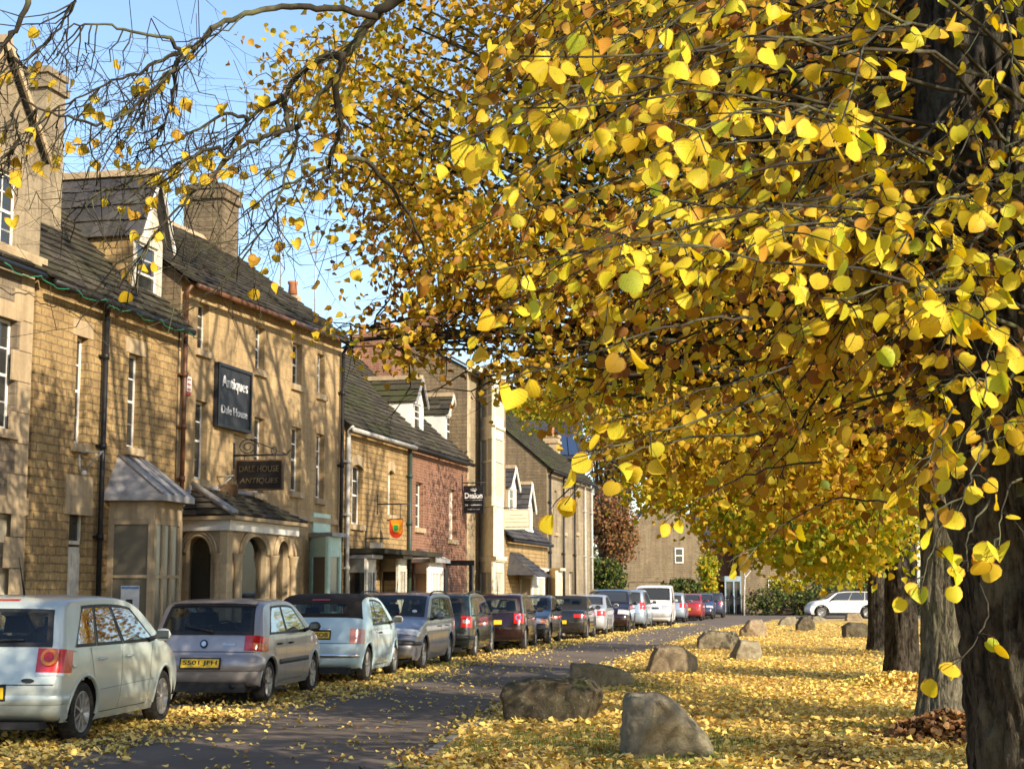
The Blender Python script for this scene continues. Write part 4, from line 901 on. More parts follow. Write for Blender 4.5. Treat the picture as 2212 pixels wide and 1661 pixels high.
# profile: points (y from rear, z) over the top, rear bumper tip to front bumper tip
CT = {
 'polo': dict(L=3.90, H=1.47, W=.825, wb=(.68, 3.14), wr=.30, belt=.93, tum=.21, top=[(0,.50),(.0,.62),(.05,.80),(.10,.95),(.24,1.28),(.34,1.40),(.60,1.46),(1.5,1.475),(2.1,1.44),(2.45,1.34),(3.02,1.00),(3.3,.93),(3.70,.80),(3.86,.66),(3.90,.5)],
   rw=(.97,1.32), ws=(1.04,1.38), win=(.46,.74,2.72,2.10), splits=[.22,.56], wt=-.13),
 'fiesta': dict(L=3.83, H=1.41, W=.80, wb=(.62, 3.07), wr=.285, belt=.90, tum=.24, top=[(0,.46),(.01,.58),(.10,.70),(.16,.90),(.34,1.15),(.55,1.34),(.75,1.39),(1.5,1.41),(2.0,1.39),(2.35,1.28),(2.95,.96),(3.3,.89),(3.65,.76),(3.80,.62),(3.83,.48)],
   rw=(.93,1.30), ws=(1.0,1.32), win=(.62,.90,2.58,2.0), splits=[.42], wt=-.12),
 'small': dict(L=3.55, H=1.47, W=.81, wb=(.62, 2.92), wr=.30, belt=.92, tum=.25, top=[(0,.46),(.0,.62),(.06,.80),(.12,.98),(.30,1.22),(.52,1.40),(.85,1.465),(1.4,1.475),(1.9,1.43),(2.25,1.30),(2.75,1.02),(3.1,.93),(3.38,.78),(3.52,.62),(3.55,.5)],
   rw=(1.12,1.31), ws=(1.06,1.36), win=(.95,1.1,2.45,1.92), splits=[.2], wt=-.13),
 'estate': dict(L=4.68, H=1.50, W=.87, wb=(.98, 3.70), wr=.31, belt=.93, tum=.20, top=[(0,.46),(.0,.60),(.05,.80),(.10,.96),(.30,1.30),(.45,1.43),(.8,1.48),(1.8,1.50),(2.6,1.47),(2.95,1.36),(3.5,1.00),(3.8,.93),(4.4,.78),(4.62,.62),(4.68,.48)],
   rw=(.98,1.36), ws=(1.04,1.42), win=(.42,.66,3.18,2.55), splits=[.26,.6], wt=-.13),
 'saloon': dict(L=4.45, H=1.42, W=.85, wb=(.95, 3.55), wr=.305, belt=.92, tum=.24, top=[(0,.48),(.0,.65),(.05,.86),(.12,.96),(.55,1.01),(.75,1.06),(1.25,1.34),(1.6,1.40),(2.1,1.42),(2.5,1.38),(2.75,1.30),(3.3,.99),(3.6,.92),(4.15,.78),(4.38,.62),(4.45,.48)],
   rw=(1.07,1.32), ws=(1.03,1.33), win=(.98,1.32,2.98,2.38), splits=[.5], wt=-.12),
 'mpv': dict(L=4.5, H=1.62, W=.88, wb=(.85, 3.60), wr=.32, belt=.98, tum=.22, top=[(0,.5),(.0,.64),(.05,.85),(.10,1.05),(.26,1.40),(.42,1.55),(.8,1.60),(1.7,1.62),(2.4,1.58),(2.8,1.46),(3.6,1.06),(3.85,.98),(4.3,.82),(4.46,.66),(4.5,.5)],
   rw=(1.05,1.48), ws=(1.10,1.52), win=(.42,.62,3.2,2.45), splits=[.3,.62], wt=-.14),
 'van': dict(L=4.0, H=1.80, W=.85, wb=(.70, 3.25), wr=.31, belt=1.02, tum=.09, top=[(0,.5),(.0,.7),(.03,1.1),(.05,1.5),(.10,1.72),(.3,1.79),(1.4,1.81),(2.1,1.78),(2.4,1.70),(3.05,1.12),(3.25,1.02),(3.7,.88),(3.92,.70),(4.0,.52)],
   rw=(1.2,1.6), ws=(1.15,1.66), win=(1.75,1.75,2.95,2.35), splits=[], wt=-.16),
 'cabrio': dict(L=4.3, H=1.38, W=.86, wb=(.90, 3.45), wr=.32, belt=.90, tum=.25, top=[(0,.48),(.0,.64),(.06,.85),(.14,.93),(.70,.97),(.95,1.05),(1.25,1.28),(1.6,1.37),(2.0,1.38),(2.35,1.33),(2.6,1.22),(3.1,.96),(3.4,.90),(4.0,.76),(4.24,.60),(4.3,.48)],
   rw=(1.08,1.28), ws=(.99,1.27), win=(1.35,1.5,2.8,2.25), splits=[], wt=-.11),
 'mini': dict(L=4.1, H=1.56, W=.90, wb=(.72, 3.32), wr=.34, belt=1.0, tum=.20, top=[(0,.5),(.0,.66),(.04,.88),(.10,1.05),(.22,1.38),(.34,1.50),(.7,1.55),(1.7,1.56),(2.3,1.52),(2.55,1.43),(2.98,1.10),(3.2,1.04),(3.7,.97),(3.95,.80),(4.1,.52)],
   rw=(1.08,1.42), ws=(1.13,1.46), win=(.32,.40,2.85,2.40), splits=[.22,.58], wt=-.10),
}
WHEELS = {}
def wheel_mesh(r, style, w_=.19, res=28):
    key = (r, style)
    if key in WHEELS: return WHEELS[key]
    t = MB(); h = w_/2; ri = r*.68
    t.lathe([(ri, -h*.7), (r*.86, -h), (r*.96, -h*.82), (r, -h*.55), (r, h*.55), (r*.96, h*.82), (r*.86, h), (ri, h*.7)], axis='x', n=res)
    for k in range(3): a = -h*.4+k*h*.4; t.lathe([(r*1.002, a-.004), (r*.985, a), (r*1.002, a+.004)], axis='x', n=res)
    ty = t.build('tyre', M['rubber']); rm = MB()
    rm.lathe([(ri*1.01, -h*.7), (ri*1.01, h*.78), (ri*.95, h*.80), (ri*.93, h*.3), (.05, h*.25), (0, h*.25)], axis='x', n=res)
    if style == 'cover': rm.lathe([(ri*.93, h*.72), (ri*.6, h*.92), (.07, h*.86), (0, h*.8)], axis='x', n=res)
    ns = {'cover': 8, 'five': 5, 'seven': 7, 'nine': 9, 'multi': 12}[style]
    for k in range(ns):
        a = 2*math.pi*k/ns; da = (.28 if ns < 8 else .14)
        if style == 'cover':
            q = [(h*.95, math.cos(a+s*.10)*rr, math.sin(a+s*.10)*rr) for rr, s in ((ri*.55, -1), (ri*.55, 1), (ri*.85, 1), (ri*.85, -1))]
            rm.prism(q, (-.02, 0, 0), 1); continue
        def P(rr, s, x): return (x, math.cos(a)*rr-math.sin(a)*s, math.sin(a)*rr+math.cos(a)*s)
        wi, wo = .032 if ns < 8 else .016, .045 if ns < 8 else .018
        rm.hexa([P(.03, -wi, h*.35), P(.03, wi, h*.35), P(ri*.96, wo, h*.35), P(ri*.96, -wo, h*.35)], [P(.03, -wi*.7, h*.75), P(.03, wi*.7, h*.75), P(ri*.96, wo*.7, h*.82), P(ri*.96, -wo*.7, h*.82)], 0)
    if style != 'cover': rm.lathe([(ri*.94, h*.28), (0, h*.26)], axis='x', n=res, m=1)
    rm.lathe([(0, h*.8), (.035, h*.82), (.04, h*.7)][::-1], axis='x', n=12)
    ro = rm.build('rim', [M['alloy'], M['trimblk']])
    a, b = ty.data, ro.data; bpy.data.objects.remove(ty); bpy.data.objects.remove(ro); WHEELS[key] = (a, b); return a, b
def make_car(kind, name, label, pt, loc, heading, style='seven', detail=True, roof=None, rear=None, front=None, rails=False, low=False, lamps='hatch', plate=None, mirror=None, handles='paint', archm=None, bump_trim=False, side_trim=False, group='cars parked along the street', flip=False):
    c = CT[kind]; L, W, belt, tum = c['L'], c['W'], c['belt'], c['tum']
    root = empty(name, loc, heading, label, 'van' if kind == 'van' else 'car', group)
    NU = 150 if detail else 90; NV = 20 if detail else 12; NS = 30 if detail else 16
    y0 = L/2
    tp = [(.34,.22),(.16,.24),(.05,.30),(.01,.38)]+c['top']+[(L-.01,.40),(L-.05,.31),(L-.16,.25),(L-.34,.22)]
    T = chaikin(tp, 2)
    # resample with more points near the ends
    bot = chaikin([(0, .235), (.3, .225), (.5, .20), (L-.5, .19), (L-.3, .225), (L, .235)], 2)
    # parametrise top/bottom by y
    def at(P, y):
        for a, b in zip(P[:-1], P[1:]):
            if a[0] <= y <= b[0]: return a[1]+(b[1]-a[1])*(y-a[0])/max(1e-9, b[0]-a[0])
        return P[-1][1]
    T = resample(T, NU); n = NU
    arc = [0]
    for a, b in zip(T[:-1], T[1:]): arc.append(arc[-1]+math.hypot(b[0]-a[0], b[1]-a[1]))
    def botpt(yt, i):
        # matching bottom point, compress rear/front climbs
        return (yt, at(bot, min(max(yt, 0), L)))
    def ylow(y):  # for steep ends spread the bottom
        e = .42
        return y
    def plan(y):
        v = 1-.10*max(0, 1-y/.9)**2-.13*max(0, 1-(L-y)/1.1)**2
        return v
    def Wd(y, z):
        k = plan(y)
        if z < .5: s = 1-.07*((.5-z)/.3)**2
        elif z < belt: s = 1.0-.02*((z-.5)/(belt-.5))**2
        else: s = .98-(z-belt)*tum/W-.05*max(0, (z-belt-.35))
        return W*k*s
    def ymap(y):
        e = .55; d = .20; d2 = .26 if kind in ('small', 'fiesta') else .21
        if y < e: return d2+(e-d2)*(y/e)
        if y > L-e: return L-d-(e-d)*((L-y)/e)
        return y
    def edge(i):
        y, z = T[i]; a = T[max(i-1, 0)]; b = T[min(i+1, n-1)]
        ty, tz = b[0]-a[0], b[1]-a[1]; l = math.hypot(ty, tz); nz = max(0, ty/l)
        yy = ymap(y)
        # windscreen / rear glass wrap
        if z > belt+.03: yy += (.10*(1-nz))*(1 if y < L/2 else -1)*(.5 if y < L/2 else 1)
        return yy, z-.065*nz
    E = [edge(i) for i in range(n)]
    def strip(i, X, off=0.0):
        i = min(max(i, 0), n-1); i0 = int(i); f = i-i0; i1 = min(i0+1, n-1)
        C = (T[i0][0]*(1-f)+T[i1][0]*f, T[i0][1]*(1-f)+T[i1][1]*f); e = (E[i0][0]*(1-f)+E[i1][0]*f, E[i0][1]*(1-f)+E[i1][1]*f)
        ax = abs(X); o = 1-(max(0, 1-ax**3.0))**(1/3.0)
        y = C[0]+(e[0]-C[0])*o; z = C[1]+(e[1]-C[1])*o; x = Wd(e[0], e[1])*X
        if off:
            a = T[max(i0-1, 0)]; b = T[min(i0+2, n-1)]; ty, tz = b[0]-a[0], b[1]-a[1]; l = math.hypot(ty, tz)
            ny, nz = -tz/l, ty/l; k = ax**6; y += ny*off*(1-k*.5); z += nz*off*(1-k*.5); x += math.copysign(off*k, X)
        return (x, y-y0, z)
    roofi = None
    def idx_at(z, rearside):
        top = max(range(n), key=lambda i: T[i][1])
        rng = range(0, top) if rearside else range(n-1, top, -1)
        for i in rng:
            j = i+1 if rearside else i-1
            if T[i][1] <= z <= T[j][1]: return i+(z-T[i][1])/max(1e-9, T[j][1]-T[i][1])*(1 if rearside else -1)
        return top
    wx = [c['wb'][0], c['wb'][1]]; wr = c['wr']; ar = wr+.055
    # window polygons on side
    a0, a1, b0, b1 = c['win']; zb_ = belt+.025
    def topz(y): return at(T, y)+c['wt']+.02
    def ladder(t0, t1, m_=8, ins=0.0, vert=False):
        out = []
        for k in range(m_+1):
            t = t0+(t1-t0)*k/m_; yb = a0+(b0-a0)*t; yt = a1+(b1-a1)*t
            if 0 < t0: 
                pass
            if vert: yb = a0+(b0-a0)*t; yt = a1+(b1-a1)*t
            out.append(((yb, zb_+ins), (yt, topz(yt)-ins)))
        return out
    cuts = [0]+c['splits']+[1]; panes = []
    for k in range(len(cuts)-1):
        g0 = 0 if k == 0 else .012; g1 = 0 if k == len(cuts)-2 else .012
        panes.append(ladder(cuts[k]+g0, cuts[k+1]-g1))
    polys = [[p[0] for p in l]+[p[1] for p in l[::-1]] for l in panes]
    rwi = (idx_at(c['rw'][0], True), idx_at(c['rw'][1], True)); wsi = (idx_at(c['ws'][1], False), idx_at(c['ws'][0], False))
    RX = .84; WX = .90
    if kind == 'small': RX = .70
    body = MB()
    Xs = []
    for k in range(-NS, NS+1):
        t = k/NS; Xs.append(math.copysign(abs(math.sin(abs(t)*math.pi/2))**.75, t))
    rows = [[strip(i, X) for X in Xs] for i in range(n)]
    vs = [p for r in rows for p in r]; fcs = []; mt = []; nc = len(Xs)
    for i in range(n-1):
        for j in range(nc-1):
            Xm = (Xs[j]+Xs[j+1])/2; im = i+.5
            if detail and rwi[0]+.6 < im < rwi[1]-.6 and abs(Xm) < RX-.02: continue
            if detail and wsi[0]+.6 < im < wsi[1]-.6 and abs(Xm) < WX-.02: continue
            mtx = 0
            if roof == 'soft' and T[i][1] > (belt+(.14 if kind == 'small' else .04)) and (T[i][0] < idxy_ws): mtx = 1
            fcs.append((i*nc+j, i*nc+j+1, (i+1)*nc+j+1, (i+1)*nc+j)); mt.append(mtx)
    b0_ = len(body.v); body.v.extend(vs); body.f.extend(fcs); body.m.extend(mt); body.sm.extend([True]*len(fcs))
    # sides
    for sx in (-1, 1):
        G = []
        for i in range(n):
            ye, ze = E[i]; r = []
            zb0 = at(bot, min(max(ye, .02), L-.02))
            if i < 3: pass
            for k in range(NV+1):
                t = k/NV; z = ze+(zb0-ze)*t
                y = ye
                r.append([y, z])
            G.append(r)
        # steep ends: rows collapse in y; spread them so the grid stays regular
        for i in range(n):
            for p in G[i]:
                for w0 in wx:
                    dy, dz = p[0]-w0, p[1]-wr; d = math.hypot(dy, dz)
                    if abs(d-ar) < .022 and d > 1e-6: p[0] = w0+dy/d*ar; p[1] = wr+dz/d*ar
        vs = []; 
        for r in G:
            for (y, z) in r: vs.append((sx*Wd(y, z), y-y0, z))
        fc = []; mm = []
        for i in range(n-1):
            if E[i+1][0] <= E[i][0]+1e-5: continue
            for k in range(NV):
                cy = (G[i][k][0]+G[i+1][k][0]+G[i][k+1][0]+G[i+1][k+1][0])/4; cz = (G[i][k][1]+G[i+1][k][1]+G[i][k+1][1]+G[i+1][k+1][1])/4
                if any(math.hypot(cy-w0, cz-wr) < ar for w0 in wx): continue
                if detail and any(inpoly(cy, cz, P) for P in polys) and all(inpoly(G[a][b][0], G[a][b][1], P_) for P_ in [next(P for P in polys if inpoly(cy, cz, P))] for a, b in ((i, k), (i+1, k), (i, k+1), (i+1, k+1))): continue
                q = (i*(NV+1)+k, (i+1)*(NV+1)+k, (i+1)*(NV+1)+k+1, i*(NV+1)+k+1)
                fc.append(q if sx < 0 else q[::-1]); mm.append(0)
        b_ = len(body.v); body.v.extend(vs); body.f.extend([tuple(b_+v for v in f) for f in fc]); body.m.extend(mm); body.sm.extend([True]*len(fc))
    bo = body.build('body', [pt, M['soft' if kind == 'small' else 'soft_black']], root)
    bm = bmesh.new(); bm.from_mesh(bo.data); bmesh.ops.remove_doubles(bm, verts=bm.verts, dist=.0015); bm.normal_update(); bm.to_mesh(bo.data); bm.free()
    # floor and wells
    mb = MB(); 
    mb.box(-W*.86, W*.86, .25-y0, L-.25-y0, .21, .27)
    for w0 in wx:
        for sx in (-1, 1):
            K = 14; xo = Wd(w0, .6)-.012
            mb.grid([[(sx*xx, w0-y0+math.cos(math.pi*k/K)*(ar+.012), wr+math.sin(math.pi*k/K)*(ar+.012)) for k in range(K+1)] for xx in (xo, W-.36)], 0, False)
            mb.poly([(sx*(W-.36), w0-y0+math.cos(math.pi*k/K)*(ar+.012), wr+math.sin(math.pi*k/K)*(ar+.012)) for k in range(K+1)])
            mb.box(min(sx*(W-.36), sx*(xo-.06)), max(sx*(W-.36), sx*(xo-.06)), w0-y0-ar-.02, w0-y0-ar-.005, .2, wr+.1); mb.box(min(sx*(W-.36), sx*(xo-.06)), max(sx*(W-.36), sx*(xo-.06)), w0-y0+ar+.005, w0-y0+ar+.02, .2, wr+.1)
    mb.build('underbody', M['well'], root)
    # arch lips
    for w0 in wx:
        for sx in (-1, 1):
            K = 22; P = []; mb = MB()
            for rr, off in ((ar-.006, -.02), (ar-.006, .010), (ar+.030 if archm else ar+.016, .012), (ar+.045 if archm else ar+.028, .001)):
                row = []
                for k in range(K+1):
                    a = -.12+(math.pi+.24)*k/K; y = w0+math.cos(a)*rr; z = max(.2, wr+math.sin(a)*rr); row.append((sx*(Wd(y, z)+off), y-y0, z))
                P.append(row)
            mb.grid(P); mb.build('arch_lip', archm or pt, root)
    # wheels
    for w0 in wx:
        for sx in (-1, 1):
            tm, rm = wheel_mesh(wr, style)
            wo_ = empty('wheel', (sx*(W-.115), w0-y0, wr), 0); wo_.parent = root
            if sx < 0: wo_.rotation_euler = (0, 0, math.pi)
            for nm, me in (('tyre', tm), ('rim', rm)):
                o = bpy.data.objects.new(nm, me); COL.objects.link(o); o.parent = wo_
    # glass
    def sidequad(lad, off, sx, m_, mb):
        rows = []
        for (yb, zb), (yt, zt) in lad:
            rows.append([(sx*(Wd(yb+(yt-yb)*t, zb+(zt-zb)*t)+off), yb+(yt-yb)*t-y0, zb+(zt-zb)*t) for t in [k/6 for k in range(7)]])
        mb.grid(rows, m_)
    gm = M['car_glass'] if detail else M['glass']
    for sx in (-1, 1):
        for lad in panes:
            mb = MB(); sidequad(lad, .006, sx, 0, mb); w_ = mb.build('window', gm, root)
            # ring frame
            P = [p[0] for p in lad]+[p[1] for p in lad[::-1]]; cy = sum(p[0] for p in P)/len(P); cz = sum(p[1] for p in P)/len(P)
            m2 = MB(); ring = []
            for s_, off in ((.92, .008), (1.045, .008)):
                ring.append([(sx*(Wd(cy+(y-cy)*s_, cz+(z-cz)*(s_ if s_ > 1 else .88))+off), cy+(y-cy)*s_-y0, cz+(z-cz)*(s_ if s_ > 1 else .88)) for y, z in P])
            m2.grid(ring, 0, False, close=True); m2.build('window_frame', M['trimblk'], w_)
    def glasspatch(i0, i1, X, nm, frm=.05):
        K = 10; mb = MB(); mb.grid([[strip(i0+(i1-i0)*k/K, X*(2*j/16-1), .006) for j in range(17)] for k in range(K+1)]); w_ = mb.build(nm, gm, root)
        m2 = MB(); R2 = []
        fi = (i1-i0)*.09
        path = lambda ei, ex: [(i0-ei+(i1-i0+2*ei)*k/8, -(X+ex)) for k in range(9)]+[(i1+ei, (X+ex)*(2*k/12-1)) for k in range(1, 13)]+[(i1+ei-(i1-i0+2*ei)*k/8, X+ex) for k in range(1, 9)]+[(i0-ei, (X+ex)*(1-2*k/12)) for k in range(1, 12)]
        R2 = [[strip(i, x, .009) for i, x in path(-fi, -.055)], [strip(i, x, .009) for i, x in path(fi*.25, .02)]]
        m2.grid(R2, 0, False, close=True); m2.build('window_frame', M['soft' if kind == 'small' else 'soft_black'] if roof == 'soft' and nm == 'rear_window' else M['trimblk'], w_); return w_
    if kind != 'van' or True: glasspatch(rwi[0], rwi[1], RX, 'rear_window')
    glasspatch(wsi[0], wsi[1], WX, 'windscreen')
    # lamps as wrapped patches
    def lampz(z0, z1, X0, X1, mat, nm, rearside, wrap=.0, off=.014, K=14, shape=None):
        i0, i1 = idx_at(z0, rearside), idx_at(z1, rearside)
        for sx in (-1, 1):
            mb = MB(); rows = []
            for k in range(K+1):
                i = i0+(i1-i0)*k/K; r = [strip(i, sx*(X0+(X1-X0)*math.sin(j/20*math.pi/2)**.8), off) for j in range(21)]
                if wrap:
                    ii = int(i); fi = i-ii; dr = 1 if rearside else -1; ye = E[ii][0]*(1-fi)+E[ii+1][0]*fi; ze = E[ii][1]*(1-fi)+E[ii+1][1]*fi
                    for j in range(1, 5):
                        y = ye+dr*wrap*j/4; r.append((sx*(Wd(y, ze)+off), y-y0, ze))
                rows.append(r)
            mb.grid(rows); w_ = mb.build(nm, M[mat] if isinstance(mat, str) else mat, root)
            # rim edge so that it reads as a lens
        return w_
    # seams: thin dark lines
    sm = MB()
    def seam(pts, w_=.008, sx=1):
        P = [Vector((sx*(Wd(y, z)+.0025), y-y0, z)) for y, z in pts]
        for a, b in zip(P[:-1], P[1:]):
            d = (b-a).normalized(); s_ = Vector((0, -d.z, d.y))*w_/2; sm.quad(a-s_, b-s_, b+s_, a+s_)
    drs = [cuts[k] for k in range(1, len(cuts)-1)]
    fb = wx[1]-ar-.10; 
    for sx in (-1, 1):
        if c['splits']:
            ts = c['splits'][-1]; yb = a0+(b0-a0)*ts; seam([(yb, zb_)]+[(yb-.02*k, zb_-(zb_-.28)*k/5) for k in range(1, 6)], sx=sx)
        seam([(b0-.02, belt)]+[(b0-.05-.03*k, belt-(belt-.28)*k/5) for k in range(1, 6)], sx=sx)
        seam([(wx[0]+ar+.08 if len(cuts) > 2 else 1.9, .27), (b0-.2, .27)], sx=sx)
        if len(cuts) > 2: seam([(wx[0]+ar*.6, wr+ar*.95), (wx[0]+ar*.35, belt)], sx=sx)
        if kind in ('polo', 'estate', 'saloon', 'mpv'): seam([(wx[0]+ar+.02, .5), (wx[1]-ar-.05, .53)], .004, sx=sx)
    # tailgate and bumper seams, across the strip
    def cross(z, X, rearside, w_=.010):
        i = idx_at(z, rearside); P = [Vector(strip(i, X*(2*j/24-1), .003)) for j in range(25)]
        for a, b in zip(P[:-1], P[1:]): sm.quad(a-Vector((0, 0, w_/2)), b-Vector((0, 0, w_/2)), b+Vector((0, 0, w_/2)), a+Vector((0, 0, w_/2)))
    tg = {'polo': .60, 'fiesta': .70, 'small': .66}.get(kind, .64); cross(tg, .92, True); cross(.66, .95, False)
    sm.build('panel_gaps', M['trimblk'], root)
    # bumper insert/trim
    def band(z0, z1, mat, nm, rearside, off=.02, X=1.0, wrap=.35):
        mb = MB(); i0, i1 = idx_at(z0, rearside), idx_at(z1, rearside); rows = []
        prof = [(0, .0), (.12, off), (.88, off), (1, 0)]
        for t, of in prof:
            i = i0+(i1-i0)*t; r = []
            ii = int(i); fi = i-ii; ye = E[ii][0]*(1-fi)+E[ii+1][0]*fi; ze = E[ii][1]*(1-fi)+E[ii+1][1]*fi; dr = 1 if rearside else -1
            wv = max(.02, min(wrap, (wx[0]-ar-.02-ye) if rearside else (ye-wx[1]-ar-.02)))
            for j in range(4, 0, -1):
                if wrap: y = ye+dr*wv*j/4; r.append((-(Wd(y, ze)+of), y-y0, ze))
            r += [strip(i, X*math.copysign(math.sin(abs(j/30)*math.pi/2)**.8 if j else 0, j), max(of, .001)) for j in range(-30, 31)]
            for j in range(1, 5):
                if wrap: y = ye+dr*wv*j/4; r.append((Wd(y, ze)+of, y-y0, ze))
            rows.append(r)
        mb.grid(rows); return mb.build(nm, mat, root)
    def lowband(z, rearside, mat, nm):
        # dark valance under the bumper
        mb = MB(); yy = .05 if rearside else L-.05; d = -1 if rearside else 1
        mb.box(-W*.72, W*.72, min(yy-y0, yy-y0-d*.25), max(yy-y0, yy-y0-d*.25), .17, z); return mb.build(nm, mat, root)
    def ypl(z, rearside):
        i = idx_at(z, rearside); return strip(i, 0)[1]
    def numplate(z, rearside, txt, w_=.50, h=.11, x=0.0, off=.016):
        i = idx_at(z, rearside); p = Vector(strip(i, x, off)); j = Vector(strip(i+(.8 if rearside else -.8), x, off)); up = (j-p).normalized()
        if up.z < 0: up = -up
        right = Vector((1, 0, 0)) if rearside else Vector((-1, 0, 0))
        Mx = frameM(p, right, up); nrm = right.cross(up)
        mb = MB(); C = [p+right*a+up*b for a, b in ((-w_/2, -h/2), (w_/2, -h/2), (w_/2, h/2), (-w_/2, h/2))]
        mb.hexa([v-nrm*.012 for v in C], C); pl = mb.build('number_plate', M['plate_y' if rearside else 'plate_w'], root)
        C2 = [p+right*a+up*b for a, b in ((-w_/2-.02, -h/2-.02), (w_/2+.02, -h/2-.02), (w_/2+.02, h/2+.02), (-w_/2-.02, h/2+.02))]
        MB().hexa([v-nrm*.02 for v in C2], [v-nrm*.004 for v in C2]).build('plate_surround', M['trimblk'], pl)
        if txt: text('lettering', txt, .08, M['black'], pl, Mx @ Matrix.Translation((0, 0, .001)), .001, .0015, w_*.9, h*.66)
        return pl
    X = dict(strip=strip, idx=idx_at, Wd=Wd, y0=y0, L=L, W=W, belt=belt, lampz=lampz, band=band, numplate=numplate, root=root, E=E, T=T, ypl=ypl, lowband=lowband, zb=zb_, a0=a0, b0=b0, rwi=rwi, wsi=wsi, pt=pt)
    # handles, mirrors
    for sx in (-1, 1):
        hy = []
        if c['splits']: hy = [a0+(b0-a0)*c['splits'][-1]+.16]
        if len(cuts) > 2 and kind not in ('small', 'fiesta3'): hy.append(wx[0]+ar*.65+.18 if len(cuts) > 3 or kind in ('fiesta', 'saloon') else None)
        if kind in ('van', 'cabrio'): hy = [a0+.22]
        for y in hy:
            if y is None: continue
            z = belt-.12; mb = MB(); xw = sx*Wd(y, z)
            mb.tube([(xw, y-y0-.085, z), (xw+sx*.035, y-y0-.05, z+.004), (xw+sx*.035, y-y0+.05, z+.006), (xw, y-y0+.085, z)], [.010, .014, .014, .010], 6); mb.build('door_handle', pt if handles == 'paint' else M['trimblk'], root)
        my = b0-.17; mz = belt+.09; xw = sx*Wd(my, belt+.02); mb = MB()
        mb.tube([(xw, my-y0, belt+.03), (xw+sx*.10, my-y0, mz-.02)], [.03, .022], 6, 1)
        mc = Vector((xw+sx*.17, my-y0, mz)); rows = []
        for k in range(7):
            t = -1+2*k/6; s_ = math.sqrt(max(0.0, 1-abs(t)**3)); rows.append([(mc.x+.095*t, mc.y+(.0 if abs(math.cos(a)) < 0 else .055*math.cos(a)*s_ if math.cos(a) > 0 else .012*math.cos(a)*s_), mc.z+.068*math.sin(a)*s_) for a in [2*math.pi*j/12 for j in range(12)]])
        mb.grid(rows, 0, True, close=True); mr = mb.build('mirror', [mirror or pt, M['trimblk']], root)
        MB().box(mc.x-.07, mc.x+.07, mc.y-.018, mc.y-.014, mc.z-.045, mc.z+.045).build('mirror_glass', M['glass'], mr)
    if detail:
        for (x, y) in ((-.36, b0-.95), (.36, b0-.95), (-.38, max(a0, .5)+.55), (.38, max(a0, .5)+.55)):
            mb = MB(); rk = .14
            P = [[(x+w_*u, y-y0-rk*(z-.5), z) for u in (-1, -.8, .8, 1)] for z, w_ in ((.45, .24), (belt+.02, .23), (belt+.12, .17))]
            mb.box(x-.24, x+.24, y-y0, y-y0+.48, .32, .5)
            mb.hexa([(x-.24, y-y0-.02, .4), (x+.24, y-y0-.02, .4), (x+.24, y-y0+.1, .4), (x-.24, y-y0+.1, .4)], [(x-.20, y-y0-.14, belt+.10), (x+.20, y-y0-.14, belt+.10), (x+.20, y-y0-.05, belt+.10), (x-.20, y-y0-.05, belt+.10)])
            mb.hexa([(x-.13, y-y0-.16, belt+.13), (x+.13, y-y0-.16, belt+.13), (x+.13, y-y0-.08, belt+.13), (x-.13, y-y0-.08, belt+.13)], [(x-.10, y-y0-.17, belt+.31), (x+.10, y-y0-.17, belt+.31), (x+.10, y-y0-.10, belt+.31), (x-.10, y-y0-.10, belt+.31)])
            mb.build('seat', M['seat'], root)
        mb = MB(); mb.box(-W*.8, W*.8, b0-y0-.15, b0-y0+.45, .5, belt); mb.tube([(-.36+.18*math.cos(a), b0-.32-y0-.03*math.sin(a), belt-.0+.17*math.sin(a)) for a in [2*math.pi*k/16 for k in range(17)]], .014, 5)
        mb.build('dashboard', M['trimblk'], root)
        MB().box(-.10, .10, b0-y0-.35, b0-y0-.33, topz(b1)-.06, topz(b1)+.01).build('mirror_inside', M['trimblk'], root)
    return root, X
idxy_ws = 1.72
def wiper(X, z, x0, x1, rise=.2, rearside=True, nm='wiper'):
    i = X['idx'](z, rearside); j = X['idx'](z+rise*.15, rearside); a = Vector(X['strip'](i, x0, .03)); b = Vector(X['strip'](j, x1, .03)); mb = MB(); mb.tube([a, a.lerp(b, .5)+Vector((0, -.012 if rearside else .012, .012)), b], [.016, .011, .007], 5); mb.tube([a-Vector((0, -.01, 0)), a+Vector((0, 0, .0))], .03, 8)
    mb.build(nm, M['trimblk'], X['root'])
def disc(X, z, x, r, mat, nm, rearside=True, off=.014, sc=1.0, m2=None):
    i = X['idx'](z, rearside); p = Vector(X['strip'](i, x, off)); j = Vector(X['strip'](i+(.5 if rearside else -.5), x, off)); up = (j-p).normalized(); 
    if up.z < 0: up = -up
    rt = Vector((1, 0, 0)); nr = up.cross(rt) if rearside else rt.cross(up)
    nr = Vector((0, -abs(nr.y) if rearside else abs(nr.y), nr.z if nr.z > 0 else -nr.z))
    pts = [p+rt*math.cos(a)*r*sc+up*math.sin(a)*r for a in [2*math.pi*k/20 for k in range(20)]]
    o = MB().prism([q-nr*.012 for q in pts], nr*.02).build(nm, M[mat] if isinstance(mat, str) else mat, X['root'])
    if m2: MB().prism([p+(q-p)*.62+nr*.006 for q in pts], nr*.006).build('emblem', M[m2], o)
    return o
def antenna(X, y, h=.35, lean=-.2):
    r = X['root']; z = max(t[1] for t in X['T'] if abs(t[0]-y) < .2) ; MB().tube([(0, y-X['y0'], z-.03), (0, y-X['y0']+lean*h, z+h)], [.012, .004], 5).build('antenna', M['trimblk'], r)
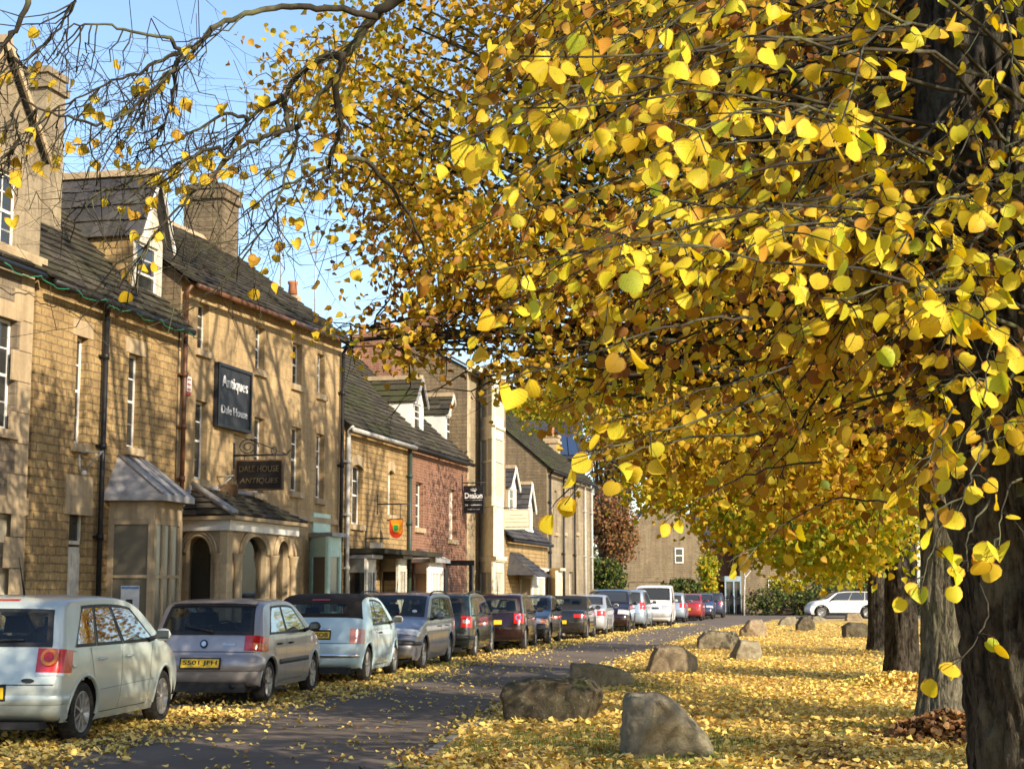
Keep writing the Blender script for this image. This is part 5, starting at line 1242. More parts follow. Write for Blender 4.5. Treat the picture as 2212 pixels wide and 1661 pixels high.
def roofrails(X, ya, yb, mat='trimblk'):
    for sx in (-1, 1):
        P = []
        for k in range(9):
            y = ya+(yb-ya)*k/8; i = min(range(len(X['T'])), key=lambda q: abs(X['T'][q][0]-y)); e = X['E'][i]; P.append((sx*(X['Wd'](e[0], e[1])-.03), y-X['y0'], e[1]+.03+(.05 if 0 < k < 8 else 0)))
        MB().tube(P, .016, 6).build('roof_rail', M[mat], X['root'])
def place(x, y, W, L, ang, rear=True, wbr=.65):
    """x, y: pixel where the kerb-away (right) near tyre touches the road; heading angle clockwise from +Y"""
    p = gnd(x, y); f = Vector((math.sin(ang), math.cos(ang), 0)); rt = Vector((math.cos(ang), -math.sin(ang), 0))
    c = p-rt*(W-.10)+f*(L/2-wbr)
    return (c.x, c.y, 0.004), -ang
P_ = {}
P_['green_silver'] = paint('pale_green_silver_paint', (.50, .56, .52), .30, .34, .10)
P_['silver'] = paint('brownish_silver_paint', (.38, .36, .37), .5, .36, .28)
P_['blue'] = paint('pale_blue_paint', (.50, .68, .76), 0, .22, .08)
P_['greyblue'] = paint('grey_blue_paint', (.20, .21, .25), .5, .3, .35)
P_['dkgreen'] = paint('dark_green_paint', (.010, .022, .021), .2, .2, .07)
P_['maroon'] = paint('dark_maroon_paint', (.014, .002, .003), .2, .18, .06)
P_['black'] = paint('black_car_paint', (.010, .011, .013), .2, .2, .14)
P_['white'] = paint('white_car_paint', (.78, .77, .73), 0, .3, .12)
P_['lsilver'] = paint('light_silver_paint', (.55, .56, .57), .5, .3, .15)
P_['red'] = paint('red_car_paint', (.30, .02, .02), .2, .25, .15)
P_['navy'] = paint('navy_paint', (.02, .035, .08), .3, .22, .25)
P_['bsilver'] = paint('blue_silver_paint', (.33, .40, .48), .5, .28, .2)
SA = .122
def taillamps(X, z0, z1, X0, m1='lampred', low=None, wrap=.12, X1=1.0):
    X['lampz'](z0, z1, X0, X1, m1, 'tail_lamp', True, wrap)
def car(kind, label, pt, px, py, ang=SA, faces='away', name='parked_car', **k):
    c = CT[kind]
    if faces == 'away': loc, rz = place(px, py, c['W'], c['L'], ang, wbr=c['wb'][0])
    else:
        p = gnd(px, py); f = Vector((math.sin(ang), math.cos(ang), 0)); rt = Vector((math.cos(ang), -math.sin(ang), 0))
        q = p-rt*(c['W']-.10)+f*(c['wb'][1] and (c['L']-c['wb'][1])*0+ (c['L']/2-(c['L']-c['wb'][1]))); loc = (q.x, q.y, .004); rz = -ang+math.pi
    return make_car(kind, name, label, P_[pt], loc, rz, **k)
# 1 pale green-silver hatchback
r, X = car('polo', 'pale green silver five door hatchback nearest the camera, round red tail lamps', 'green_silver', 163, 1603, .112, style='nine')
taillamps(X, .72, .95, .70, wrap=.10)
disc(X, .86, .84, .085, 'lampor', 'lamp_ring', m2='lampred', off=.035); disc(X, .86, -.84*1, .085, 'lampor', 'lamp_ring', m2='lampred', off=.035)
X['lampz'](.69, .725, .70, 1.0, 'lampcl', 'reverse_lamp', True, .10, .012)
X['band'](.40, .50, P_['green_silver'], 'bumper_moulding', True, .012); X['numplate'](.52, True, None, x=-.0); X['lowband'](.24, True, M['trimblk'], 'rear_valance')
wiper(X, .99, 0, .5); antenna(X, 1.0, .38, -.5); disc(X, .90, 0, .055, 'chrome', 'badge')
i = X['idx'](1.405, True); MB().grid([[X['strip'](i+k, x_*.3, .006) for x_ in (-1, -.5, 0, .5, 1)] for k in (0, 1.2)]).build('brake_lamp', M['lampred'], r)
disc(X, .64, .62, .02, 'navy' if False else 'trimblk', 'badge', sc=3.2)
def side_disc(X, y, z, r_, mat, nm, sx=1):
    x = X['Wd'](y, z); P = [(sx*(X['Wd'](y+math.cos(a)*r_, z+math.sin(a)*r_)+.004), y-X['y0']+math.cos(a)*r_, z+math.sin(a)*r_) for a in [2*math.pi*k/18 for k in range(18)]]; return MB().poly(P if sx > 0 else P[::-1]).build(nm, mat, X['root'])
side_disc(X, .42, .83, .085, M['trimblk'], 'fuel_cap_gap'); o = side_disc(X, .42, .83, .080, P_['green_silver'], 'fuel_cap'); o.location.x = .002
# 2 brownish silver hatchback
r, X = car('fiesta', 'dusty silver hatchback with curved rear window, number plate S501 JFH', 'silver', 570, 1518, SA, style='seven', handles='black', mirror=M['trimblk'])
taillamps(X, .72, .92, .72, wrap=.16); X['lampz'](.745, .82, .86, 1.0, 'lampor', 'indicator', True, .10, .014)
X['band'](.44, .66, P_['silver'], 'rear_bumper', True, .035, wrap=.45); X['numplate'](.545, True, 'S501 JFH', .52, .115, off=.055); wiper(X, .95, .10, -.42, .5); disc(X, .80, 0, .058, 'black', 'badge', m2='chrome', sc=.9)
text('lettering', 'Fiesta', .07, M['chrome'], r, frameM(X['strip'](X['idx'](.80, True), .45, .012), (1, 0, 0), (0, .2, 1)), .001, 0, .16, .04, .3)
mb = MB(); 
for sx in (-1, 1):
    P = [[(sx*(X['Wd'](y, z)+o_), y-X['y0'], z) for y in (1.05, 1.4, 1.8, 2.2, 2.62)] for z, o_ in ((.50, .001), (.51, .014), (.56, .014), (.57, .001))]; mb.grid(P)
mb.build('side_moulding', M['trimblk'], r); MB().tube([(.42, -X['y0']+.02, .25), (.42, -X['y0']+.3, .26)], .035, 8).build('exhaust', M['iron'], r); X['lowband'](.30, True, M['trimblk'], 'rear_valance')
# spoiler lip above the rear window
i = X['idx'](1.325, True); MB().grid([[Vector(X['strip'](i+k, x_/10*.86, .02 if k < 2 else .004))+Vector((0, -.05 if k == 0 else 0, .0)) for x_ in range(-10, 11)] for k in (0, 1, 4, 6)]).build('spoiler', P_['silver'], r)
# 3 pale blue cabriolet-roofed small car
r, X = car('small', 'small pale blue car with brown folding canvas roof and yellow plate', 'blue', 786, 1474, SA, style='five', roof='soft', mirror=M['lead'], handles='chrome')
X['lampz'](.66, .90, .76, .97, 'lamppink', 'tail_lamp', True, .03, .012); X['band'](.425, .49, M['chrome'], 'bumper_strip', True, .014, X=.95, wrap=0)
X['numplate'](.79, True, 'N62 EOB', .50, .11); disc(X, .96, 0, .05, 'chrome', 'badge', m2='red')
i = X['idx'](.875, True); MB().tube([X['strip'](i, .34*(2*k/10-1), .018) for k in range(11)], .018, 6).build('plate_trim', M['chrome'], r)
i = X['idx'](1.345, True); MB().grid([[X['strip'](i+k, x_*.22, .010) for x_ in (-1, -.5, 0, .5, 1)] for k in (0, 1.2)]).build('brake_lamp', M['lampred'], r)
X['lowband'](.27, True, M['trimblk'], 'rear_valance')
# 4 grey-blue estate facing the camera
r, X = car('estate', 'dusty grey blue estate facing the camera behind the pale blue car', 'greyblue', 909, 1447, SA*1.15, 'toward', style='five', detail=True, flip=True)
FH = dict(z0=.66, z1=.80)
def headlamps(X, z0, z1, X0, X1=1.0, m_='lampcl', wrap=.18, ind=None):
    X['lampz'](z0, z1, X0, X1, m_, 'headlamp', False, wrap)
    if ind: X['lampz'](z0, z1, ind[0], ind[1], 'lampor', 'indicator', False, .10, .014)
def grille(X, z0, z1, W_, m_='trimblk', nb=4):
    i0, i1 = X['idx'](z0, False), X['idx'](z1, False)
    g = MB().grid([[X['strip'](i0+(i1-i0)*k/3, W_*(2*j/10-1), .010) for j in range(11)] for k in range(4)]).build('grille', M[m_], X['root'])
    mb = MB()
    for k in range(nb): i = i0+(i1-i0)*(k+.5)/nb; mb.tube([X['strip'](i, W_*(2*j/10-1), .016) for j in range(11)], .006, 4)
    mb.build('grille_bars', M['chrome'], g)
headlamps(X, .70, .80, .50, .99); grille(X, .70, .77, .42); X['band'](.50, .60, M['trimblk'], 'bumper_strip', False, .03); X['numplate'](.42, False, None); roofrails(X, .7, 2.6); wiper(X, 1.06, -.3, .2, .3, False); wiper(X, 1.06, .2, .6, .3, False); antenna(X, 2.4, .3, -.6)
disc(X, 1.12, -.68, .05, 'lettering', 'tax_disc', False, .004)
# 5 dark green estate
r, X = car('estate', 'dark green estate with roof rails and tall square red tail lamps', 'dkgreen', 1022, 1420, SA, style='seven')
taillamps(X, .70, .96, .76, wrap=.10); X['lampz'](.80, .87, .80, .98, 'lampcl', 'reverse_lamp', True, .02, .014); X['band'](.42, .52, M['trimblk'], 'bumper_strip', True, .02); X['numplate'](.70, True, None); roofrails(X, .6, 2.6)
X['lowband'](.26, True, M['trimblk'], 'rear_valance')
# 6 dark maroon hatchback
r, X = car('polo', 'dark maroon hatchback with its spare look of twin ringed tail lamps', 'maroon', 1130, 1404, SA, style='five'); r['label'] = 'dark maroon hatchback with ringed round tail lamps, roof level with the camera'
taillamps(X, .70, .95, .72, wrap=.08); disc(X, .84, .85, .08, 'chrome', 'lamp_ring', m2='lampred', off=.035); disc(X, .84, -.85, .08, 'chrome', 'lamp_ring', m2='lampred', off=.035); X['numplate'](.72, True, None); antenna(X, 1.1, .42, -.3); wiper(X, .99, 0, .5)
# 7 black car facing
r, X = car('saloon', 'black saloon facing the camera with orange indicator lamps', 'black', 1183, 1393, SA*1.15, 'toward', style='cover'); headlamps(X, .62, .76, .55, .99, ind=(.80, 1.0)); grille(X, .64, .74, .45); X['numplate'](.42, False, None); X['band'](.44, .54, M['trimblk'], 'bumper_strip', False, .02)
# 8 black convertible
idxy_ws = 2.35
r, X = car('cabrio', 'black convertible with raised black canvas roof and wide red tail lamps', 'black', 1265, 1381, SA*1.15, style='five', roof='soft'); taillamps(X, .70, .80, .58, wrap=.12); X['numplate'](.56, True, None)
# 9 light silver coupe
r, X = car('saloon', 'light silver coupe with rounded red tail lamps behind the black convertible', 'lsilver', 1307, 1372, SA*1.15, style='five', detail=False); taillamps(X, .68, .86, .70, wrap=.14); X['numplate'](.55, True, None)
# 10 maroon facing
r, X = car('mpv', 'maroon people carrier facing the camera with pale headlamps', 'maroon', 1357, 1365, SA*1.1, 'toward', style='five', detail=False); headlamps(X, .68, .84, .55, .99); grille(X, .70, .80, .4); X['numplate'](.42, False, None)
# 11 silver mpv
r, X = car('mpv', 'silver people carrier facing away between the maroon car and the white van', 'bsilver', 1393, 1359, SA*1.3, 'away', style='five', detail=False); taillamps(X, .8, 1.1, .8)
# 12 navy facing
r, X = car('mpv', 'navy people carrier mostly hidden behind the white van', 'navy', 1424, 1348.5, SA*1.2, 'toward', style='five', detail=False); headlamps(X, .68, .86, .55, .99); grille(X, .70, .80, .4)
# 13 white van
r, X = car('van', 'white van with rounded roof facing the camera', 'white', 1447, 1353, SA*1.3, 'toward', style='cover', detail=False, name='parked_van', mirror=M['lead']); headlamps(X, .72, .92, .55, .99); grille(X, .74, .84, .42); X['band'](.40, .60, M['lead'], 'bumper_strip', False, .02)
# 14..17 far cars
r, X = car('polo', 'silvery blue hatchback just beyond the white van', 'bsilver', 1478, 1344, SA*1.25, style='five', detail=False); taillamps(X, .72, .95, .70)
r, X = car('saloon', 'red saloon facing away, beyond the white van', 'red', 1515, 1340.5, SA*1.3, style='five', detail=False); taillamps(X, .70, .88, .62); X['numplate'](.60, True, None)
r, X = car('saloon', 'dark blue car facing the camera, beyond the red saloon', 'navy', 1539, 1337, SA*1.3, 'toward', style='five', detail=False); headlamps(X, .64, .76, .55, .99)
r, X = car('polo', 'dark blue hatchback at the far end of the parked row', 'navy', 1561, 1334, SA*1.3, style='five', detail=False); taillamps(X, .72, .95, .70)
# red car at the very left edge
r, X = make_car('saloon', 'parked_car', 'red car of which only a corner shows at the left edge', P_['red'], (0, 0, 0), -SA*.62, style='five', detail=False)
pp = gnd(2, 1690); f = Vector((math.sin(SA*.62), math.cos(SA*.62), 0)); rt = Vector((f.y, -f.x, 0)); cc = Vector((atD(6, 1500, 13.9).x, 13.9, 0))-rt*.80-f*2.2; r.location = (cc.x, cc.y, .004)
# white crossover side-on across the junction
cw = CT['mini']; D = 91.5; p = atD(1775, 1300, D)
r, X = make_car('mini', 'parked_car', 'white crossover with black roof and black wheel arches parked side on across the junction', P_['white'], (p.x+cw['wb'][1]-cw['L']/2, D+.9, .004), math.pi/2, style='multi', detail=False, archm=M['trimblk'], mirror=M['trimblk'], handles='black'); headlamps(X, .74, .92, .55, .97)
n_ = len(X['T']); ia = X['idx'](1.45, True); ib = X['idx'](1.47, False); MB().grid([[X['strip'](ia+(ib-ia)*k/30, .985*(2*j/14-1), .010) for j in range(15)] for k in range(31)]).build('roof_panel', M['trimblk'], r)
mb = MB()
for sx in (-1, 1): mb.grid([[(sx*(X['Wd'](y, z)+.008), y-X['y0'], z) for y in [.95+.2*k for k in range(11)]] for z in (.2, .33)])
mb.build('sill_trim', M['trimblk'], r)
# ================= TREES, LEAVES, STONES =================
rng = np.random.default_rng(5)
def leafmat(name, stops, trans=.45, gloss=.25, veins=False):
    m, t, b = newmat(name); a = N(t, 'ShaderNodeAttribute', attribute_name='rnd'); r = ramp(t, stops, a.outputs['Fac'])
    tc = N(t, 'ShaderNodeTexCoord'); n = noise_n(t, tc.outputs['Object'], 60, 3, .7); r2 = ramp(t, [(.30, (.62, .48, .35)), (.42, (1,)*3)], n.outputs[0])
    c = mixc(t, r.outputs[0], r2.outputs[0], .6, 'MULTIPLY')
    if veins:
        lu = N(t, 'ShaderNodeAttribute', attribute_name='luv'); sx = N(t, 'ShaderNodeSeparateXYZ'); t.links.new(lu.outputs['Vector'], sx.inputs[0]); ax = math_n(t, 'ABSOLUTE', sx.outputs[0])
        w_ = math_n(t, 'SINE', math_n(t, 'MULTIPLY', math_n(t, 'SUBTRACT', sx.outputs[1], math_n(t, 'MULTIPLY', ax, .9)), 44.0)); vr = ramp(t, [(.0, (0,)*3), (.80, (0,)*3), (1, (1,)*3)], math_n(t, 'MAXIMUM', w_, math_n(t, 'SUBTRACT', 1.0, math_n(t, 'MULTIPLY', ax, 22.0))))
        c = mixc(t, c, mixc(t, c, (.62, .42, .22), 1, 'MULTIPLY'), math_n(t, 'MULTIPLY', vr.outputs[0], .28))
        # browned margins and spots on some leaves
        rd = math_n(t, 'ADD', math_n(t, 'POWER', math_n(t, 'MULTIPLY', ax, 1.9), 2.0), math_n(t, 'POWER', math_n(t, 'MULTIPLY', math_n(t, 'SUBTRACT', sx.outputs[1], .48), 1.95), 2.0))
        nn = noise_n(t, tc.outputs['Object'], 9, 2, .6); e_ = ramp(t, [(.95, (0,)*3), (1.25, (1,)*3)], math_n(t, 'MULTIPLY', math_n(t, 'ADD', rd, math_n(t, 'MULTIPLY', n.outputs[0], .5)), math_n(t, 'ADD', .62, math_n(t, 'MULTIPLY', nn.outputs[0], .45))))
        c = mixc(t, c, (.33, .13, .03), math_n(t, 'MULTIPLY', e_.outputs[0], .75))
        bump(t, b, vr.outputs[0], .5, .002)
    t.links.new(c, b.inputs['Base Color']); b.inputs['Roughness'].default_value = .5; b.inputs['Specular IOR Level'].default_value = gloss
    tr = N(t, 'ShaderNodeBsdfTranslucent'); hs = N(t, 'ShaderNodeHueSaturation'); hs.inputs['Saturation'].default_value = 1.15; hs.inputs['Value'].default_value = 1.0; t.links.new(c, hs.inputs['Color']); t.links.new(hs.outputs[0], tr.inputs[0])
    mx = N(t, 'ShaderNodeMixShader'); mx.inputs[0].default_value = trans; t.links.new(b.outputs[0], mx.inputs[1]); t.links.new(tr.outputs[0], mx.inputs[2])
    t.links.new(mx.outputs[0], t.nodes['Material Output'].inputs[0]); return m
M['lf_near'] = leafmat('lime_leaf_yellow', [(0, (.25, .40, .03)), (.06, (.45, .52, .04)), (.14, (.64, .60, .04)), (.5, (.76, .60, .04)), (.8, (.70, .47, .035)), (.9, (.50, .25, .03)), (.96, (.26, .09, .025)), (1, (.16, .05, .02))], .42, veins=True)
M['lf_inner'] = leafmat('lime_leaf_inner', [(0, (.22, .34, .03)), (.06, (.45, .45, .04)), (.16, (.66, .54, .04)), (.5, (.66, .45, .04)), (.76, (.50, .28, .03)), (.88, (.32, .14, .025)), (1, (.14, .05, .02))], .42, veins=True)
M['lf_gold'] = leafmat('lime_leaf_gold', [(0, (.16, .22, .03)), (.10, (.42, .36, .03)), (.34, (.66, .47, .035)), (.62, (.56, .34, .03)), (.8, (.38, .18, .02)), (1, (.16, .06, .02))], .42)
M['lf_green'] = leafmat('lime_leaf_yellow_green', [(0, (.12, .20, .02)), (.3, (.35, .40, .03)), (.6, (.62, .52, .04)), (.85, (.70, .45, .03)), (1, (.4, .2, .02))])
M['lf_hedge'] = leafmat('hedge_leaf', [(0, (.02, .04, .01)), (.6, (.06, .10, .02)), (.85, (.14, .16, .03)), (1, (.35, .24, .05))], .25)
M['lf_rust'] = leafmat('rust_leaf', [(0, (.10, .09, .03)), (.4, (.22, .12, .05)), (.75, (.28, .10, .05)), (1, (.34, .22, .06))], .3)
M['lf_pink'] = leafmat('sparse_beech_leaf', [(0, (.30, .20, .12)), (.5, (.42, .28, .16)), (1, (.5, .33, .14))], .4)
M['lf_ivy'] = leafmat('epicormic_dark_leaf', [(0, (.035, .04, .01)), (.5, (.10, .05, .02)), (.8, (.22, .09, .03)), (1, (.5, .3, .04))], .2)
M['litter'] = leafmat('fallen_leaves', [(0, (.30, .34, .06)), (.05, (.60, .40, .09)), (.2, (.80, .60, .15)), (.6, (.88, .66, .20)), (.84, (.72, .48, .13)), (.95, (.42, .22, .06)), (1, (.17, .08, .03))], .15, .3)
M['litter_red'] = leafmat('red_brown_litter', [(0, (.09, .045, .02)), (.5, (.20, .095, .04)), (.8, (.34, .19, .07)), (1, (.6, .42, .12))], .15)
M['twig'] = plain('twig_bark', (.075, .058, .042), .9, 0, 30, .4, .2)
M['twig_dark'] = plain('limb_bark', (.042, .036, .025), .95, 0, 9, .5, .2, bmp=.6, stains=(.13, .135, .07))
def bark(name, c1, c2, moss, mossamt, sc=1.0):
    m, t, b = newmat(name); tc = N(t, 'ShaderNodeTexCoord'); mp = N(t, 'ShaderNodeMapping'); mp.inputs['Scale'].default_value = (1*sc, 1*sc, .30*sc); t.links.new(tc.outputs['Object'], mp.inputs[0])
    n = noise_n(t, mp.outputs[0], 22, 6, .6, .6); r = ramp(t, [(.38, c1), (.62, c2)], n.outputs[0])
    n2 = noise_n(t, tc.outputs['Object'], 1.8, 6, .75); r2 = ramp(t, [(.5, (0,)*3), (.65, (1,)*3)], n2.outputs[0])
    c = mixc(t, r.outputs[0], moss, math_n(t, 'MULTIPLY', r2.outputs[0], mossamt)); t.links.new(c, b.inputs['Base Color']); b.inputs['Roughness'].default_value = .95; b.inputs['Specular IOR Level'].default_value = .15
    bump(t, b, n.outputs[0], 1.0, .05); return m
M['bark_dark'] = bark('dark_furrowed_bark', (.014, .011, .008), (.075, .062, .045), (.13, .125, .09), .5)
M['bark'] = bark('grey_lime_bark', (.06, .052, .036), (.20, .18, .125), (.17, .175, .08), .6)
# ---- leaf templates: x across, y along (stem to tip), z normal ----
def tmpl(kind):
    if kind == 'heart':
        o = [(0, .07), (.22, -.03), (.46, .12), (.55, .40), (.47, .68), (.24, .88), (0, 1.0), (-.24, .88), (-.47, .68), (-.55, .40), (-.46, .12), (-.22, -.03)]
        v = [(x, y, abs(x)*.28-.10*(y-.4)**2) for x, y in o]+[(0, .4, 0), (0, .72, -.01)]
        f = [(0, 1, 2, 12), (12, 2, 3), (12, 3, 4, 13), (13, 4, 5, 6), (13, 6, 7, 8), (12, 13, 8, 9), (12, 9, 10), (0, 12, 10, 11)]
        return np.array(v), f
    if kind == 'mid':
        o = [(0, 0), (.42, .12), (.48, .5), (0, 1.05), (-.48, .5), (-.42, .12)]
        v = [(x, y, abs(x)*.35-.12*(y-.4)**2) for x, y in o]; return np.array(v), [(0, 1, 2, 3), (0, 3, 4, 5)]
    v = [(0, 0, 0), (.45, .45, .1), (0, 1, 0), (-.45, .45, .1)]; return np.array(v), [(0, 1, 2), (0, 2, 3)]
TM = {k: tmpl(k) for k in ('heart', 'mid', 'far')}
def leaves(name, pos, ydir, size, mat, kind='mid', parent=None, rnd=None, normal=None, curl=0.35, fold=4.2):
    pos = np.asarray(pos, float); n = len(pos); V, F = TM[kind]
    y = np.asarray(ydir, float); y /= np.linalg.norm(y, axis=1)[:, None]+1e-9
    r = rng.normal(size=(n, 3)) if normal is None else np.asarray(normal, float)
    x = np.cross(y, r); x /= np.linalg.norm(x, axis=1)[:, None]+1e-9; z = np.cross(x, y)
    sz = np.asarray(size)*np.ones(n); cv = rng.normal(0, curl, n)
    Vz = V[None, :, 2]*(.3+fold*rng.random(n)[:, None]**1.6)+cv[:, None]*(V[None, :, 1]-.4)**2+rng.normal(0, .16, n)[:, None]*V[None, :, 0]*(V[None, :, 1]-.3)*2
    P = pos[:, None, :]+sz[:, None, None]*(x[:, None, :]*V[None, :, 0:1]*(rng.uniform(.8, 1.1, n)[:, None, None])+y[:, None, :]*V[None, :, 1:2]+z[:, None, :]*Vz[..., None])
    k = len(V); me = bpy.data.meshes.new(name); me.vertices.add(n*k); me.vertices.foreach_set('co', P.reshape(-1).astype(np.float32))
    ls = np.array([len(f) for f in F]); idx = np.concatenate([np.array(f) for f in F]); nl = len(idx)
    allidx = (np.arange(n)[:, None]*k+idx[None]).reshape(-1); tot = np.tile(ls, n); st = np.concatenate([[0], np.cumsum(tot)[:-1]])
    me.loops.add(len(allidx)); me.loops.foreach_set('vertex_index', allidx.astype(np.int32)); me.polygons.add(len(tot)); me.polygons.foreach_set('loop_start', st.astype(np.int32)); me.polygons.foreach_set('loop_total', tot.astype(np.int32))
    me.polygons.foreach_set('use_smooth', np.ones(len(tot), bool)); me.update(calc_edges=True)
    rnd = rng.random(n) if rnd is None else np.clip(rnd, 0, 1); a = me.attributes.new('rnd', 'FLOAT', 'POINT'); a.data.foreach_set('value', np.repeat(rnd, k).astype(np.float32))
    if kind == 'heart': a = me.attributes.new('luv', 'FLOAT_VECTOR', 'POINT'); a.data.foreach_set('vector', np.tile(V, (n, 1)).reshape(-1).astype(np.float32))
    me.materials.append(M[mat]); o = bpy.data.objects.new(name, me); COL.objects.link(o)
    if parent is not None: o.parent = parent
    return o
rr = random.Random(11)
def jit(s): return Vector((rr.gauss(0, s), rr.gauss(0, s), rr.gauss(0, s)))
def curve(a, b, sag=0.0, n=8, wig=.04):
    a, b = Vector(a), Vector(b); L = (b-a).length; P = []
    for i in range(n+1):
        t = i/n; p = a.lerp(b, t)+Vector((0, 0, -sag*L*4*t*(1-t)*-1)); 
        if 0 < i < n: p += jit(wig*L/n)
        P.append(p)
    return P
# ---- trunk meshes with furrows ----
def trunk(name, base, top, r0, r1, mat, parent, nseg=60, nang=90, furrow=.03, flare=.35, seed=0, lean=None):
    base, top = Vector(base), Vector(top); rows = []; H = (top-base).length
    for i in range(nseg+1):
        t = i/nseg; c = base.lerp(top, t)
        if lean: c += Vector(lean)*math.sin(t*math.pi)
        r = r0+(r1-r0)*t+r0*flare*math.exp(-t*H/.35)
        row = []
        for k in range(nang):
            a = 2*math.pi*k/nang; cx, cy = math.cos(a), math.sin(a); z = t*H
            nz = noise.noise(Vector((cx*1.2+seed, cy*1.2, z*.5)))*.12*r0+noise.noise(Vector((cx*r0*11+seed, cy*r0*11, z*1.6)))*furrow*.6-max(0, .22-abs(noise.noise(Vector((cx*r0*17+seed, cy*r0*17, z*1.9+seed)))))*furrow*3.2+noise.noise(Vector((cx*r0*45, cy*r0*45, z*14)))*furrow*.25
            fl = math.exp(-t*H/.5)*.16*r0*math.cos(5*a+seed)
            rad = r+nz+fl; row.append((c.x+cx*rad, c.y+cy*rad, c.z))
        rows.append(row)
    return MB().grid(rows, 0, True, close=True).build(name, M[mat], parent)
def uplimbs(root, start, r0, n, c, spread, seed, nl=900, par='shadow_limbs'):  # unseen limbs, added to throw branch shadow on house fronts and green
    '''thinly leaved upper limbs above the frame'''
    R_ = random.Random(seed*7+1); mb = MB(); tips = []; s0_ = Vector(start); c = Vector(c)
    for _ in range(n):
        e = c+Vector((R_.uniform(-1, 1)*spread[0], R_.uniform(-1, 1)*spread[1], R_.uniform(-1, 1)*spread[2])); s_ = s0_+Vector((0, 0, R_.uniform(-1, .5))); m_ = s_.lerp(e, .45)+Vector((0, 0, R_.uniform(.4, 1.4))); P = []
        for i in range(10):
            t = i/9; P.append(s_*(1-t)**2+m_*2*t*(1-t)+e*t*t+Vector((R_.gauss(0, .07), R_.gauss(0, .07), R_.gauss(0, .07))))
        mb.tube(P, [r0*(1-t_/10) for t_ in range(10)], 6)
        for k in range(9):
            a = P[R_.randint(3, 9)]; b = a+Vector((R_.gauss(0, 1), R_.gauss(0, 1), R_.gauss(.2, .7)))*.9; m2 = a.lerp(b, .5)+Vector((0, 0, .15)); mb.tube([a, a.lerp(m2, .5)+Vector((R_.gauss(0, .05), R_.gauss(0, .05), .06)), m2, m2.lerp(b, .5)+Vector((R_.gauss(0, .06), R_.gauss(0, .06), .04)), b], [r0*.32, r0*.26, r0*.2, r0*.12, r0*.05], 4, caps=False)
            for q in range(4):
                f = m2.lerp(b, R_.random()); g_ = f+Vector((R_.gauss(0, .45), R_.gauss(0, .45), R_.gauss(0, .4))); mb.tube([f, g_], [r0*.1, r0*.03], 3, caps=False); tips.append(g_)
    mb.build(par, M['twig_dark'], root)
    T_ = np.array([tuple(t) for t in tips]); P = T_[rng.integers(0, len(T_), nl)]+rng.normal(0, .16, (nl, 3)); yd = rng.normal(size=(nl, 3)); yd[:, 2] -= .5
    leaves('shadow_foliage', P, yd, rng.uniform(.06, .09, nl), 'lf_gold', 'mid', root)
